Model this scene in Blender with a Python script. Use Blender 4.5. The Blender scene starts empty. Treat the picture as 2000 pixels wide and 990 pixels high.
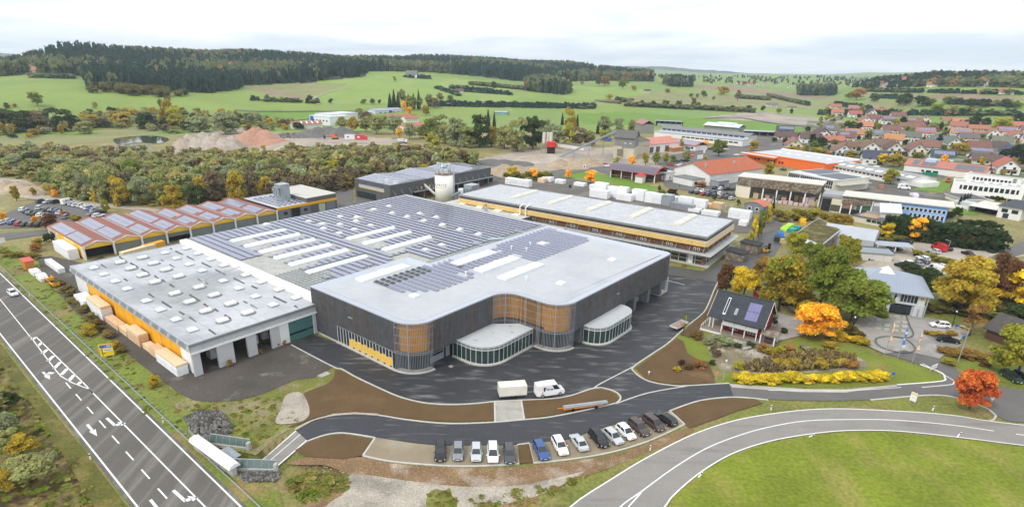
import bpy,bmesh,math,random
import numpy as np
from mathutils import Vector,Matrix

random.seed(7)
np.random.seed(7)
S = bpy.context.scene
COL = S.collection
R = math.radians

# ------------------------------------------------------------------ camera
FPX,CX,CY,PITCH,ROLL,AZ,HC = 1150.9,954.4,585.1,0.381892,-0.011046,0.860240,58.0
cp,sp = math.cos(PITCH),math.sin(PITCH)
_F = np.array([0,cp,-sp]); _R = np.array([1.0,0,0]); _D = np.array([0,-sp,-cp])
_c,_s = math.cos(ROLL),math.sin(ROLL)
MM = np.array([_c*_R+_s*_D,-_s*_R+_c*_D,_F])
cam = bpy.data.cameras.new('camera'); camo = bpy.data.objects.new('camera',cam); COL.objects.link(camo)
r0,d0,f0 = MM
camo.matrix_world = Matrix(((r0[0],-d0[0],-f0[0],0),(r0[1],-d0[1],-f0[1],0),(r0[2],-d0[2],-f0[2],HC),(0,0,0,1)))
cam.sensor_width = 36; cam.lens = FPX/2000*36
cam.shift_x = (1000-CX)/2000; cam.shift_y = (CY-495)/2000
cam.clip_start = 1; cam.clip_end = 40000
S.camera = camo
S.render.resolution_x,S.render.resolution_y = 1024,506

# ------------------------------------------------------------------ light: bright overcast day
SUN_EL,SUN_ROT = R(48),R(228)
S.view_settings.view_transform = 'Standard'; S.view_settings.look = 'None'
S.view_settings.gamma = 1; S.view_settings.exposure = 0.36
w = bpy.data.worlds.new('World'); S.world = w; w.use_nodes = True
nt = w.node_tree; N = nt.nodes; Lk = nt.links
bg = N['Background']; bg.inputs['Strength'].default_value = 0.12
sky = N.new('ShaderNodeTexSky'); sky.sky_type = 'NISHITA'; sky.sun_disc = False
sky.sun_elevation = SUN_EL; sky.sun_rotation = SUN_ROT; sky.air_density = 1.0; sky.dust_density = 2.0
tc = N.new('ShaderNodeTexCoord')
sx = N.new('ShaderNodeSeparateXYZ'); Lk.new(tc.outputs['Generated'],sx.inputs[0])
# cloud deck: project the view direction on a flat layer so that it streaks towards the horizon
za = N.new('ShaderNodeMath'); za.operation = 'ADD'; za.inputs[1].default_value = 0.10; Lk.new(sx.outputs['Z'],za.inputs[0])
zm = N.new('ShaderNodeMath'); zm.operation = 'MAXIMUM'; zm.inputs[1].default_value = 0.02; Lk.new(za.outputs[0],zm.inputs[0])
dx = N.new('ShaderNodeMath'); dx.operation = 'DIVIDE'; Lk.new(sx.outputs['X'],dx.inputs[0]); Lk.new(zm.outputs[0],dx.inputs[1])
dy = N.new('ShaderNodeMath'); dy.operation = 'DIVIDE'; Lk.new(sx.outputs['Y'],dy.inputs[0]); Lk.new(zm.outputs[0],dy.inputs[1])
cxyz = N.new('ShaderNodeCombineXYZ'); Lk.new(dx.outputs[0],cxyz.inputs[0]); Lk.new(dy.outputs[0],cxyz.inputs[1])
cn = N.new('ShaderNodeTexNoise'); cn.inputs['Scale'].default_value = 0.55; cn.inputs['Detail'].default_value = 7; cn.inputs['Roughness'].default_value = 0.55; cn.inputs['Distortion'].default_value = 0.4
Lk.new(cxyz.outputs[0],cn.inputs['Vector'])
cr = N.new('ShaderNodeValToRGB')
cr.color_ramp.elements[0].position = 0.36; cr.color_ramp.elements[0].color = (6.7,7.4,8.3,1)
cr.color_ramp.elements[1].position = 0.60; cr.color_ramp.elements[1].color = (9.8,9.85,9.9,1)
Lk.new(cn.outputs['Fac'],cr.inputs[0])
mx = N.new('ShaderNodeMix'); mx.data_type = 'RGBA'; mx.inputs[0].default_value = 0.90
Lk.new(sky.outputs[0],mx.inputs[6]); Lk.new(cr.outputs[0],mx.inputs[7]); Lk.new(mx.outputs[2],bg.inputs['Color'])
sl = bpy.data.lights.new('sun','SUN'); sl.energy = 1.5; sl.angle = R(10); sl.color = (1,0.95,0.88)
so = bpy.data.objects.new('sun',sl); COL.objects.link(so)
sd = Vector((math.sin(SUN_ROT)*math.cos(SUN_EL),math.cos(SUN_ROT)*math.cos(SUN_EL),math.sin(SUN_EL)))
so.rotation_euler = sd.to_track_quat('Z','Y').to_euler(); so.location = (0,0,300)

# ------------------------------------------------------------------ geometry helpers
dA = np.array([-math.sin(AZ),math.cos(AZ)]); dB = np.array([math.cos(AZ),math.sin(AZ)])

def W(px,py,z=0.0):
    """point of the level z that the survey photograph shows at (px, py)"""
    d = MM.T @ np.array([(px-CX)/FPX,(py-CY)/FPX,1.0]); t = (z-HC)/d[2]
    return d[0]*t,d[1]*t

def PX(x,y,z):
    c = MM @ np.array([x,y,z-HC]); return FPX*c[0]/c[2]+CX,FPX*c[1]/c[2]+CY

def BA(px,py,z=0.0):
    p = np.array(W(px,py,z)); return float(p @ dB),float(p @ dA)

def hgt(px,py,ptop,z0=0.0,zmax=60):
    """height of something standing at (px,py) whose top shows at image row ptop"""
    x,y = W(px,py,z0); lo,hi = z0,z0+zmax
    for _ in range(30):
        m = (lo+hi)/2
        if PX(x,y,m)[1]>ptop: lo = m
        else: hi = m
    return lo-z0

def mpp(px,py,z=0.0):
    x,y = W(px,py,z); c = MM @ np.array([x,y,z-HC]); return c[2]/FPX

def inpoly(P,poly):
    """vectorised point-in-polygon, P is (n,2)"""
    x,y = P[:,0],P[:,1]; ins = np.zeros(len(P),bool); n = len(poly); j = n-1
    for i in range(n):
        xi,yi = poly[i]; xj,yj = poly[j]
        with np.errstate(divide='ignore',invalid='ignore'):
            c = ((yi>y) != (yj>y)) & (x<(xj-xi)*(y-yi)/(yj-yi+1e-12)+xi)
        ins ^= c; j = i
    return ins

def tag(o,label=None,cat=None,group=None,kind=None):
    if label: o['label'] = label
    if cat: o['category'] = cat
    if group: o['group'] = group
    if kind: o['kind'] = kind
    return o

def thing(name,label,cat,loc=(0,0,0),rot=0.0,group=None):
    o = bpy.data.objects.new(name,None); o.empty_display_size = 0.5; COL.objects.link(o)
    o.location = loc; o.rotation_euler = (0,0,rot)
    return tag(o,label,cat,group)

def clone(root,loc,rot=None,scale=None,label=None,group=None,color=None,skip=()):
    """a copy of a thing with copies of its parts and sub-parts"""
    r = root.copy(); COL.objects.link(r); r.location = loc
    if rot is not None: r.rotation_euler = (0,0,rot)
    if scale is not None: r.scale = scale if hasattr(scale,'__len__') else (scale,)*3
    if label: r['label'] = label
    if group: r['group'] = group
    if color: r.color = color
    for ch in KIDS.get(root.name,()):
        if ch.name.split('.')[0] in skip: continue
        c = ch.copy(); COL.objects.link(c); c.parent = r
        if color: c.color = color
        for g in KIDS.get(ch.name,()):
            if g.name.split('.')[0] in skip: continue
            d = g.copy(); COL.objects.link(d); d.parent = c
            if color: d.color = color
    return r
KIDS = {}

def link(name,me,parent=None,color=None):
    o = bpy.data.objects.new(name,me); COL.objects.link(o)
    if parent is not None:
        o.parent = parent; KIDS.setdefault(parent.name,[]).append(o)
    if color: o.color = color
    return o

class MB:
    """collects faces, then links them as ONE mesh object"""
    def __init__(s,ox=0.0,oy=0.0,oz=0.0): s.v = []; s.f = []; s.m = []; s.o = (ox,oy,oz)
    def add(s,vs,fs,mi=0):
        n = len(s.v); o = s.o
        s.v += [(p[0]-o[0],p[1]-o[1],p[2]-o[2]) for p in vs]
        s.f += [tuple(i+n for i in f) for f in fs]; s.m += [mi]*len(fs); return s
    def box(s,x0,x1,y0,y1,z0,z1,mi=0,bottom=True):
        v = [(x0,y0,z0),(x1,y0,z0),(x1,y1,z0),(x0,y1,z0),(x0,y0,z1),(x1,y0,z1),(x1,y1,z1),(x0,y1,z1)]
        f = [(4,5,6,7),(0,1,5,4),(1,2,6,5),(2,3,7,6),(3,0,4,7)]
        if bottom: f.append((3,2,1,0))
        return s.add(v,f,mi)
    def quad(s,a,b,c,d,mi=0): return s.add([a,b,c,d],[(0,1,2,3)],mi)
    def prism(s,poly,z0,z1,mi=0,mtop=None,walls=True,top=True):
        n = len(poly); v = [(p[0],p[1],z0) for p in poly]+[(p[0],p[1],z1) for p in poly]
        if walls: s.add(v,[(i,(i+1)%n,n+(i+1)%n,n+i) for i in range(n)],mi)
        if top: s.add([(p[0],p[1],z1) for p in poly],[tuple(range(n))],mi if mtop is None else mtop)
        return s
    def cyl(s,x,y,z0,z1,r0,r1=None,n=10,mi=0,cap=True):
        r1 = r0 if r1 is None else r1
        v = [(x+r0*math.cos(2*math.pi*i/n),y+r0*math.sin(2*math.pi*i/n),z0) for i in range(n)]
        v += [(x+r1*math.cos(2*math.pi*i/n),y+r1*math.sin(2*math.pi*i/n),z1) for i in range(n)]
        f = [(i,(i+1)%n,n+(i+1)%n,n+i) for i in range(n)]
        if cap: f += [tuple(range(n,2*n)),tuple(range(n-1,-1,-1))]
        return s.add(v,f,mi)
    def tube(s,a,b,r0,r1=None,n=6,mi=0):
        r1 = r0 if r1 is None else r1
        a = Vector(a); b = Vector(b); d = (b-a)
        if d.length<1e-6: return s
        d.normalize(); u = d.orthogonal().normalized(); w = d.cross(u)
        v = []
        for c,r in ((a,r0),(b,r1)):
            for i in range(n):
                t = 2*math.pi*i/n; v.append(tuple(c+u*(r*math.cos(t))+w*(r*math.sin(t))))
        f = [(i,(i+1)%n,n+(i+1)%n,n+i) for i in range(n)]+[tuple(range(n,2*n)),tuple(range(n-1,-1,-1))]
        return s.add(v,f,mi)
    def path(s,pts,r,n=6,mi=0):
        for a,b in zip(pts,pts[1:]): s.tube(a,b,r,r,n,mi)
        return s
    def mesh(s,name,mats):
        me = bpy.data.meshes.new(name); me.from_pydata(s.v,[],s.f)
        for m in (mats if isinstance(mats,(list,tuple)) else [mats]): me.materials.append(m)
        if any(s.m): me.polygons.foreach_set('material_index',s.m)
        me.update(); return me
    def build(s,name,mats,parent=None,smooth=False,color=None,kind=None):
        me = s.mesh(name,mats)
        if smooth: me.polygons.foreach_set('use_smooth',[True]*len(me.polygons))
        o = link(name,me,parent,color)
        if kind: o['kind'] = kind
        return o

def piece(me,name,parent,loc=(0,0,0),rot=None,scale=None,color=None):
    o = link(name,me,parent,color); o.location = loc
    if rot is not None: o.rotation_euler = rot
    if scale is not None: o.scale = scale
    return o

def unit_box():
    return MB().box(-.5,.5,-.5,.5,0,1)

# ------------------------------------------------------------------ materials (colour, grain and wear only)
MATS = {}
def M(name,rgb,rough=0.8,metal=0.0,var=0.12,scale=0.6,bump=0.0,spec=0.3,objcol=False,c2=None,c2s=0.15,c2lo=0.5,c2hi=0.6,c2amt=1.0,stretch=None,fine=None,space='world',alpha=None):
    """procedural surface: base colour varied by noise, an optional second colour in patches"""
    if name in MATS: return MATS[name]
    m = bpy.data.materials.new(name); m.use_nodes = True; MATS[name] = m
    t = m.node_tree; n = t.nodes; l = t.links; b = n['Principled BSDF']
    b.inputs['Roughness'].default_value = rough; b.inputs['Metallic'].default_value = metal; b.inputs['Specular IOR Level'].default_value = spec
    if space == 'world':
        g = n.new('ShaderNodeNewGeometry'); vec = g.outputs['Position']
    else:
        g = n.new('ShaderNodeTexCoord'); vec = g.outputs['Object']
    if stretch:
        mp = n.new('ShaderNodeMapping'); mp.inputs['Scale'].default_value = stretch[:3]
        if len(stretch)>3: mp.inputs['Rotation'].default_value = (0,0,stretch[3])
        l.new(vec,mp.inputs[0]); svec = mp.outputs[0]
    else: svec = vec
    def noise(sc,det=4,v=None):
        q = n.new('ShaderNodeTexNoise'); q.inputs['Scale'].default_value = sc; q.inputs['Detail'].default_value = det
        l.new(v or vec,q.inputs['Vector']); return q.outputs['Fac']
    if objcol:
        oi = n.new('ShaderNodeObjectInfo'); base = oi.outputs['Color']
    else:
        rg = n.new('ShaderNodeRGB'); rg.outputs[0].default_value = (*rgb,1); base = rg.outputs[0]
    if c2 is not None:
        f = noise(c2s,6,svec)
        mr = n.new('ShaderNodeMapRange'); mr.inputs['From Min'].default_value = c2lo; mr.inputs['From Max'].default_value = c2hi; mr.inputs['To Max'].default_value = c2amt
        l.new(f,mr.inputs['Value'])
        mi = n.new('ShaderNodeMix'); mi.data_type = 'RGBA'; l.new(mr.outputs[0],mi.inputs[0]); l.new(base,mi.inputs[6]); mi.inputs[7].default_value = (*c2,1)
        base = mi.outputs[2]
    if var>0:
        f = noise(scale,5)
        mr = n.new('ShaderNodeMapRange'); mr.inputs['From Min'].default_value = 0.25; mr.inputs['From Max'].default_value = 0.75
        mr.inputs['To Min'].default_value = 1-var; mr.inputs['To Max'].default_value = 1+var; l.new(f,mr.inputs['Value'])
        val = mr.outputs[0]
        if fine:
            f2 = noise(fine[0],2)
            m2 = n.new('ShaderNodeMapRange'); m2.inputs['From Min'].default_value = 0.3; m2.inputs['From Max'].default_value = 0.7
            m2.inputs['To Min'].default_value = 1-fine[1]; m2.inputs['To Max'].default_value = 1+fine[1]; l.new(f2,m2.inputs['Value'])
            mu = n.new('ShaderNodeMath'); mu.operation = 'MULTIPLY'; l.new(val,mu.inputs[0]); l.new(m2.outputs[0],mu.inputs[1]); val = mu.outputs[0]
        vm = n.new('ShaderNodeVectorMath'); vm.operation = 'SCALE'; l.new(base,vm.inputs[0]); l.new(val,vm.inputs['Scale']); base = vm.outputs[0]
    l.new(base,b.inputs['Base Color'])
    if bump:
        bn = n.new('ShaderNodeBump'); bn.inputs['Strength'].default_value = bump; bn.inputs['Distance'].default_value = 0.15
        l.new(noise((fine[0] if fine else scale*4),4),bn.inputs['Height']); l.new(bn.outputs[0],b.inputs['Normal'])
    return m

def leaf_mat(name,objcol=True):
    """foliage: the tree's own colour, jittered leaf clump by leaf clump (attribute tint), patches turning green"""
    m = bpy.data.materials.new(name); m.use_nodes = True; t = m.node_tree; n = t.nodes; l = t.links; b = n['Principled BSDF']
    b.inputs['Roughness'].default_value = 0.75; b.inputs['Specular IOR Level'].default_value = 0.15
    at = n.new('ShaderNodeAttribute'); at.attribute_name = 'tint'
    if objcol:
        oi = n.new('ShaderNodeObjectInfo'); base = oi.outputs['Color']
        tcn = n.new('ShaderNodeTexCoord'); q = n.new('ShaderNodeTexNoise'); q.inputs['Scale'].default_value = 2.2; q.inputs['Detail'].default_value = 3
        ad = n.new('ShaderNodeVectorMath'); ad.operation = 'ADD'; l.new(tcn.outputs['Object'],ad.inputs[0]); l.new(oi.outputs['Random'],ad.inputs[1]); l.new(ad.outputs[0],q.inputs['Vector'])
        mr = n.new('ShaderNodeMapRange'); mr.inputs['From Min'].default_value = 0.42; mr.inputs['From Max'].default_value = 0.58; l.new(q.outputs['Fac'],mr.inputs['Value'])
        ia = n.new('ShaderNodeMath'); ia.operation = 'SUBTRACT'; ia.inputs[0].default_value = 1.0; l.new(oi.outputs['Alpha'],ia.inputs[1])
        mu = n.new('ShaderNodeMath'); mu.operation = 'MULTIPLY'; l.new(mr.outputs[0],mu.inputs[0]); l.new(ia.outputs[0],mu.inputs[1])
        mi = n.new('ShaderNodeMix'); mi.data_type = 'RGBA'; l.new(mu.outputs[0],mi.inputs[0]); l.new(base,mi.inputs[6]); mi.inputs[7].default_value = (0.26,0.30,0.04,1); base = mi.outputs[2]
    else:
        ac = n.new('ShaderNodeAttribute'); ac.attribute_name = 'hue'; base = ac.outputs['Color']
    hs = n.new('ShaderNodeHueSaturation')
    h = n.new('ShaderNodeMapRange'); h.inputs['To Min'].default_value = 0.475; h.inputs['To Max'].default_value = 0.52; l.new(at.outputs['Fac'],h.inputs['Value']); l.new(h.outputs[0],hs.inputs['Hue'])
    v = n.new('ShaderNodeMapRange'); v.inputs['To Min'].default_value = 0.62; v.inputs['To Max'].default_value = 1.42; l.new(at.outputs['Fac'],v.inputs['Value']); l.new(v.outputs[0],hs.inputs['Value'])
    l.new(base,hs.inputs['Color']); l.new(hs.outputs[0],b.inputs['Base Color'])
    tr = n.new('ShaderNodeBsdfTranslucent'); l.new(hs.outputs[0],tr.inputs['Color'])
    ms = n.new('ShaderNodeMixShader'); ms.inputs[0].default_value = 0.5; l.new(b.outputs[0],ms.inputs[1]); l.new(tr.outputs[0],ms.inputs[2])
    l.new(ms.outputs[0],n['Material Output'].inputs['Surface'])
    return m
LEAF = leaf_mat('foliage'); LEAFS = leaf_mat('foliage_mass',False)

def glass(name,rgb=(0.02,0.03,0.035),rough=0.05,spec=0.6):
    return M(name,rgb,rough=rough,spec=spec,var=0.3,scale=0.4)

WHITE = M('white_paint',(0.78,0.78,0.77),rough=0.5,var=0.04)
MARK = M('road_paint',(0.74,0.74,0.72),rough=0.7,var=0.10,scale=1.5)
WRAP = M('white_wrap',(0.82,0.83,0.85),rough=0.45,var=0.07,scale=1.2,bump=0.5)
ZINC = M('galvanised_steel',(0.42,0.45,0.47),rough=0.45,metal=0.4,var=0.12,scale=1.5)
STEEL = M('grey_steel',(0.30,0.33,0.35),rough=0.5,metal=0.3,var=0.1)
DARKG = M('dark_grey_cladding',(0.09,0.095,0.10),rough=0.6,var=0.15,scale=0.8)
MIDG = M('mid_grey_panel',(0.19,0.20,0.215),rough=0.6,var=0.10,scale=0.5)
GLASS = glass('window_glass')
GGLASS = glass('green_glass',(0.035,0.06,0.055))
BLACK = M('black_rubber',(0.015,0.015,0.016),rough=0.8,var=0.1)
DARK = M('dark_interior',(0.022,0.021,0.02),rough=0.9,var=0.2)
YEL = M('yellow_panel',(0.82,0.50,0.035),rough=0.55,var=0.08)
ORY = M('orange_yellow_panel',(0.80,0.40,0.015),rough=0.55,var=0.08)
PALEY = M('pale_yellow_panel',(0.88,0.62,0.15),rough=0.6,var=0.06)
CONC = M('concrete',(0.42,0.41,0.38),rough=0.9,var=0.15,scale=0.8)
KERB = M('kerb_stone',(0.50,0.48,0.43),rough=0.9,var=0.14,scale=1.2)
TIMBER = M('fresh_timber',(0.62,0.42,0.22),rough=0.8,var=0.16,scale=3)
OLDWOOD = M('weathered_wood',(0.16,0.12,0.085),rough=0.9,var=0.35,scale=1.2,c2=(0.30,0.26,0.21),c2s=0.9,c2lo=.45,c2hi=.65)
BROWNW = M('brown_wood',(0.13,0.055,0.03),rough=0.8,var=0.2)
BARK = M('bark',(0.09,0.07,0.05),rough=0.95,var=0.25,scale=3)
PVM = M('solar_panel',(0.20,0.21,0.31),rough=0.16,spec=0.7,var=0.10,scale=0.25)
PVD = M('dark_solar_panel',(0.03,0.03,0.045),rough=0.35,spec=0.4,var=0.10,scale=0.3)
SKYL = M('skylight_plastic',(0.80,0.82,0.82),rough=0.35,var=0.04,spec=0.5)
SKYLO = M('aged_skylight_plastic',(0.62,0.60,0.52),rough=0.5,var=0.08)
OBJ = M('painted_surface',(1,1,1),rough=0.6,objcol=True,var=0.07,scale=0.5)
TILE = M('roof_tile',(1,1,1),rough=0.85,objcol=True,var=0.22,scale=1.2,fine=(5,0.15))
RENDER = M('wall_render',(1,1,1),rough=0.85,objcol=True,var=0.06,scale=0.4)
CARP = M('car_paint',(1,1,1),rough=0.22,spec=0.6,objcol=True,var=0.0)
CARG = glass('car_glass',(0.02,0.025,0.028),0.04,0.8)
RIM = M('wheel_rim',(0.45,0.46,0.48),rough=0.35,metal=0.6,var=0.05)
LAMPW = M('headlight_lens',(0.75,0.77,0.78),rough=0.15,var=0.03,spec=0.7)
LAMPR = M('tail_light_lens',(0.45,0.02,0.02),rough=0.2,var=0.03,spec=0.6)
PLATE = M('number_plate',(0.75,0.75,0.73),rough=0.4,var=0.02)
# ================================================================== TERRAIN
def col_theta(x):
    yh = 123.5+(x-1000)*0.011
    d = MM.T @ np.array([(x-CX)/FPX,(yh-CY)/FPX,1.0]); return math.atan2(d[0],d[1])
def prof(x,d0,pts,tail):
    out = [(0.0,0.0),(d0,0.0)]
    for y,d in pts:
        v = MM.T @ np.array([(x-CX)/FPX,(y-CY)/FPX,1.0]); hd = math.hypot(v[0],v[1])
        out.append((d,HC+d*v[2]/hd))
    out.append((tail[0],tail[1])); out.append((20000,tail[1]))
    return out
COLS = [(-900,720,[(180,850),(150,1050),(138,1300),(138,1700)],(3000,30)),
        (0,720,[(180,860),(150,1060),(139,1300),(139,1600)],(3000,20)),
        (150,720,[(178,880),(150,1080),(125,1260),(106,1400),(106,1600)],(3000,40)),
        (300,720,[(182,880),(160,1050),(135,1260),(114,1500)],(3000,60)),
        (500,750,[(185,900),(165,1050),(140,1300),(117,1600)],(3000,60)),
        (700,700,[(190,870),(160,1030),(143,1200),(125,1800)],(3000,60)),
        (900,720,[(180,950),(152,1300),(123,1900)],(3000,55)),
        (1100,760,[(185,960),(160,1400),(133,2000)],(3000,40)),
        (1250,800,[(177,1100),(158,1500),(145,2200)],(3200,5)),
        (1400,1000,[(166,1700),(150,3000)],(9000,-40)),
        (1600,1500,[(151,3200)],(9000,-40)),
        (1720,950,[(178,1250),(165,1420),(158,1600)],(3000,-5)),
        (1850,850,[(178,1060),(161,1300),(152,1450)],(3000,10)),
        (2000,850,[(180,1050),(161,1280),(155,1420)],(3000,15)),
        (2700,850,[(180,1050),(165,1280),(160,1420)],(3000,15))]
TH = np.array([col_theta(c[0]) for c in COLS]); PROFS = [prof(*c) for c in COLS]
def tz_arr(x,y):
    d = np.hypot(x,y); th = np.arctan2(x,y)
    zc = np.stack([np.interp(d,[p[0] for p in P],[p[1] for p in P]) for P in PROFS])
    i = np.clip(np.searchsorted(TH,th)-1,0,len(TH)-2)
    f = np.clip((th-TH[i])/(TH[i+1]-TH[i]),0,1); f = f*f*(3-2*f)
    k = np.arange(len(d)); z = zc[i,k]*(1-f)+zc[i+1,k]*f
    # soften the knees of the profile with gentle rolls
    z += np.clip((d-750)/500,0,1)*(2.2*np.sin(x*.011+1)*np.cos(y*.008)+1.2*np.sin(x*.027+y*.02))
    return z
HL0 = np.array(W(68,740)); HL1 = np.array(W(269,990)); HD = (HL1-HL0)/np.hypot(*(HL1-HL0)); HNrm = np.array([HD[1],-HD[0]])
if HNrm @ (np.array(W(200,740))-HL0)>0: HNrm = -HNrm
RAMP = [W(577,840),W(601,861),W(552,907),W(455,918),W(420,872),W(500,889)]
RA,RB = np.array(W(589,851)),np.array(W(440,893))
def near_z(x,y):
    z = np.zeros_like(x)
    s = (x-HL0[0])*HNrm[0]+(y-HL0[1])*HNrm[1]          # metres left of the highway edge
    z -= np.where((s>0.8) & (np.hypot(x,y)<330),np.clip((s-0.8)/5,0,1)*1.6,0)
    hx,hy = W(645,930); e = ((x-hx)/5)**2+((y-hy)/3.5)**2
    z -= 1.6*np.exp(-e)
    P = np.stack([x,y],1)
    ins = inpoly(P,RAMP); t = np.clip(((P-RA) @ (RB-RA))/((RB-RA) @ (RB-RA)),0,1)
    z = np.where(ins,-0.15-3.0*t,z)
    return z
def tz(x,y):
    a = np.array([x],float); b = np.array([y],float); d = math.hypot(x,y)
    return float((tz_arr(a,b)+(near_z(a,b) if d<400 else 0))[0])
def GP(px,py):
    """ground point under image point, following the terrain"""
    v = MM.T @ np.array([(px-CX)/FPX,(py-CY)/FPX,1.0]); v = v/math.hypot(v[0],v[1])
    ds = np.concatenate([np.linspace(60,700,200),np.linspace(704,3500,700)])
    g = tz_arr(v[0]*ds,v[1]*ds)-(HC+v[2]*ds); k = np.argmax(g>0)
    if g[k] <= 0: k = len(ds)-1
    if k>0:
        f = g[k-1]/(g[k-1]-g[k]); d = ds[k-1]+(ds[k]-ds[k-1])*f
    else: d = ds[0]
    x,y = v[0]*d,v[1]*d
    return x,y,float(tz_arr(np.array([x]),np.array([y]))[0])

G_SCRUB = M('scrub_ground',(0.23,0.20,0.075),var=0.30,scale=0.06,fine=(0.9,0.3),c2=(0.24,0.21,0.09),c2s=0.03,c2lo=.45,c2hi=.6,bump=.5)
G_FIELD = M('field_grass',(0.17,0.25,0.055),var=0.10,scale=0.02,fine=(0.6,0.10),c2=(0.20,0.27,0.055),c2s=0.006,c2lo=.45,c2hi=.55,stretch=(1,.25,1,.5))
G_LIGHT = M('light_field_grass',(0.20,0.29,0.055),var=0.09,scale=0.02,fine=(0.5,0.08),c2=(0.235,0.30,0.075),c2s=0.03,c2lo=.45,c2hi=.6,stretch=(1,.12,1,-.5))
G_BROWN = M('bare_field_soil',(0.25,0.19,0.12),var=0.18,scale=0.03,fine=(0.5,0.15))
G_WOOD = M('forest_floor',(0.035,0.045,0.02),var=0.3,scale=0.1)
G_DIRT = M('gravel_yard_ground',(0.36,0.30,0.24),var=0.16,scale=0.05,fine=(0.7,0.18),c2=(0.24,0.21,0.18),c2s=0.03,c2lo=.48,c2hi=.6,bump=.4)
G_VERGE = M('verge_grass',(0.16,0.17,0.035),var=0.24,scale=0.12,fine=(1.6,0.28),c2=(0.23,0.185,0.075),c2s=0.09,c2lo=.48,c2hi=.62,bump=.6)
G_LUSH = M('green_strip_grass',(0.13,0.23,0.02),var=0.12,scale=0.05,fine=(1.2,0.14))
G_TOWN = M('garden_ground',(0.12,0.15,0.05),var=0.30,scale=0.05,fine=(0.4,0.25),c2=(0.22,0.21,0.19),c2s=0.05,c2lo=.52,c2hi=.58)
G_LEFT = M('rough_meadow',(0.15,0.135,0.04),var=0.25,scale=0.15,fine=(1.8,0.35),c2=(0.23,0.165,0.07),c2s=0.10,c2lo=.47,c2hi=.62,bump=.8)
G_MOOR = M('fallow_grass',(0.22,0.22,0.085),var=0.18,scale=0.03,fine=(0.4,0.15))
TM = [G_SCRUB,G_FIELD,G_LIGHT,G_BROWN,G_WOOD,G_DIRT,G_VERGE,G_LUSH,G_TOWN,G_LEFT,G_MOOR]
ZONES = [  # (material, image-survey outline)
    (2,[(490,172),(560,158),(715,141),(970,160),(1010,190),(1000,217),(880,200),(620,203),(540,190)]),
    (2,[(1100,168),(1260,175),(1290,195),(1150,195),(1090,190)]),
    (10,[(470,172),(560,160),(680,165),(600,192),(530,188)]),
    (10,[(1220,190),(1300,178),(1480,190),(1640,205),(1600,215),(1380,205),(1250,205)]),
    (3,[(497,172),(520,173),(600,192),(575,194),(530,185)]),
    (3,[(1355,167),(1430,168),(1640,192),(1625,198),(1500,187),(1360,174)]),
    (10,[(1690,196),(1790,200),(1790,214),(1690,212)]),
    (3,[(1640,181),(2100,190),(2100,197),(1930,196),(1700,190)]),
    (7,[(1100,222),(1240,219),(1330,228),(1610,246),(1620,262),(1500,262),(1260,247),(1130,242)]),
    (5,[(1375,230),(1445,221),(1490,219),(1620,232),(1665,240),(1655,251),(1590,249),(1480,238)]),
    (7,[(460,222),(520,216),(730,216),(640,226),(530,236),(480,234)]),
    (10,[(-300,268),(170,266),(210,250),(320,247),(330,256),(250,268),(120,282),(-300,285)]),
    (5,[(325,298),(370,262),(470,250),(560,262),(620,262),(700,266),(780,272),(795,283),(700,287),(560,292),(430,302)]),
    (5,[(928,312),(1000,297),(1050,293),(1200,288),(1330,290),(1340,330),(1170,335),(1060,352),(960,347),(930,330)]),
    (7,[(1085,345),(1130,332),(1200,345),(1285,365),(1280,378),(1160,352)]),
    (8,[(1590,220),(1680,222),(2400,225),(2400,350),(1960,350),(1700,330),(1500,300),(1440,268),(1560,262)]),
]
rr = [24.0]
while rr[-1]<9300: rr.append(rr[-1]*(1.010 if rr[-1]<260 else 1.017))
rr = np.array(rr); tt = np.radians(np.arange(-55,55.01,0.25))
gx = np.outer(rr,np.sin(tt)).ravel(); gy = np.outer(rr,np.cos(tt)).ravel(); gd = np.hypot(gx,gy)
gz = tz_arr(gx,gy)+np.where(gd<420,near_z(gx,gy),0)
nr,nc = len(rr),len(tt)
ii,jj = np.meshgrid(np.arange(nr-1),np.arange(nc-1),indexing='ij')
qa = (ii*nc+jj).ravel(); quads = np.stack([qa,qa+1,qa+nc+1,qa+nc],1)
me = bpy.data.meshes.new('ground')
me.vertices.add(len(gx)); me.vertices.foreach_set('co',np.stack([gx,gy,gz],1).astype(np.float32).ravel())
me.loops.add(quads.size); me.loops.foreach_set('vertex_index',quads.astype(np.int32).ravel())
me.polygons.add(len(quads)); me.polygons.foreach_set('loop_start',np.arange(0,quads.size,4,dtype=np.int32))
cxm,cym,czm = [a[quads].mean(1) for a in (gx,gy,gz)]
cam_c = np.stack([cxm,cym,czm-HC],1) @ MM.T
uv = np.stack([FPX*cam_c[:,0]/np.maximum(cam_c[:,2],1)+CX,FPX*cam_c[:,1]/np.maximum(cam_c[:,2],1)+CY],1)
cd = np.hypot(cxm,cym); mi = np.where(cd>560,1,0); mi = np.where(cd<200,6,mi)
sleft = (cxm-HL0[0])*HNrm[0]+(cym-HL0[1])*HNrm[1]; mi = np.where((sleft>3.0) & (cd<260),9,mi)
for k,poly in ZONES:
    ins = inpoly(uv,poly) & (cam_c[:,2]>1)
    if k in (8,): ins &= cd<800
    mi = np.where(ins,k,mi)
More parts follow.
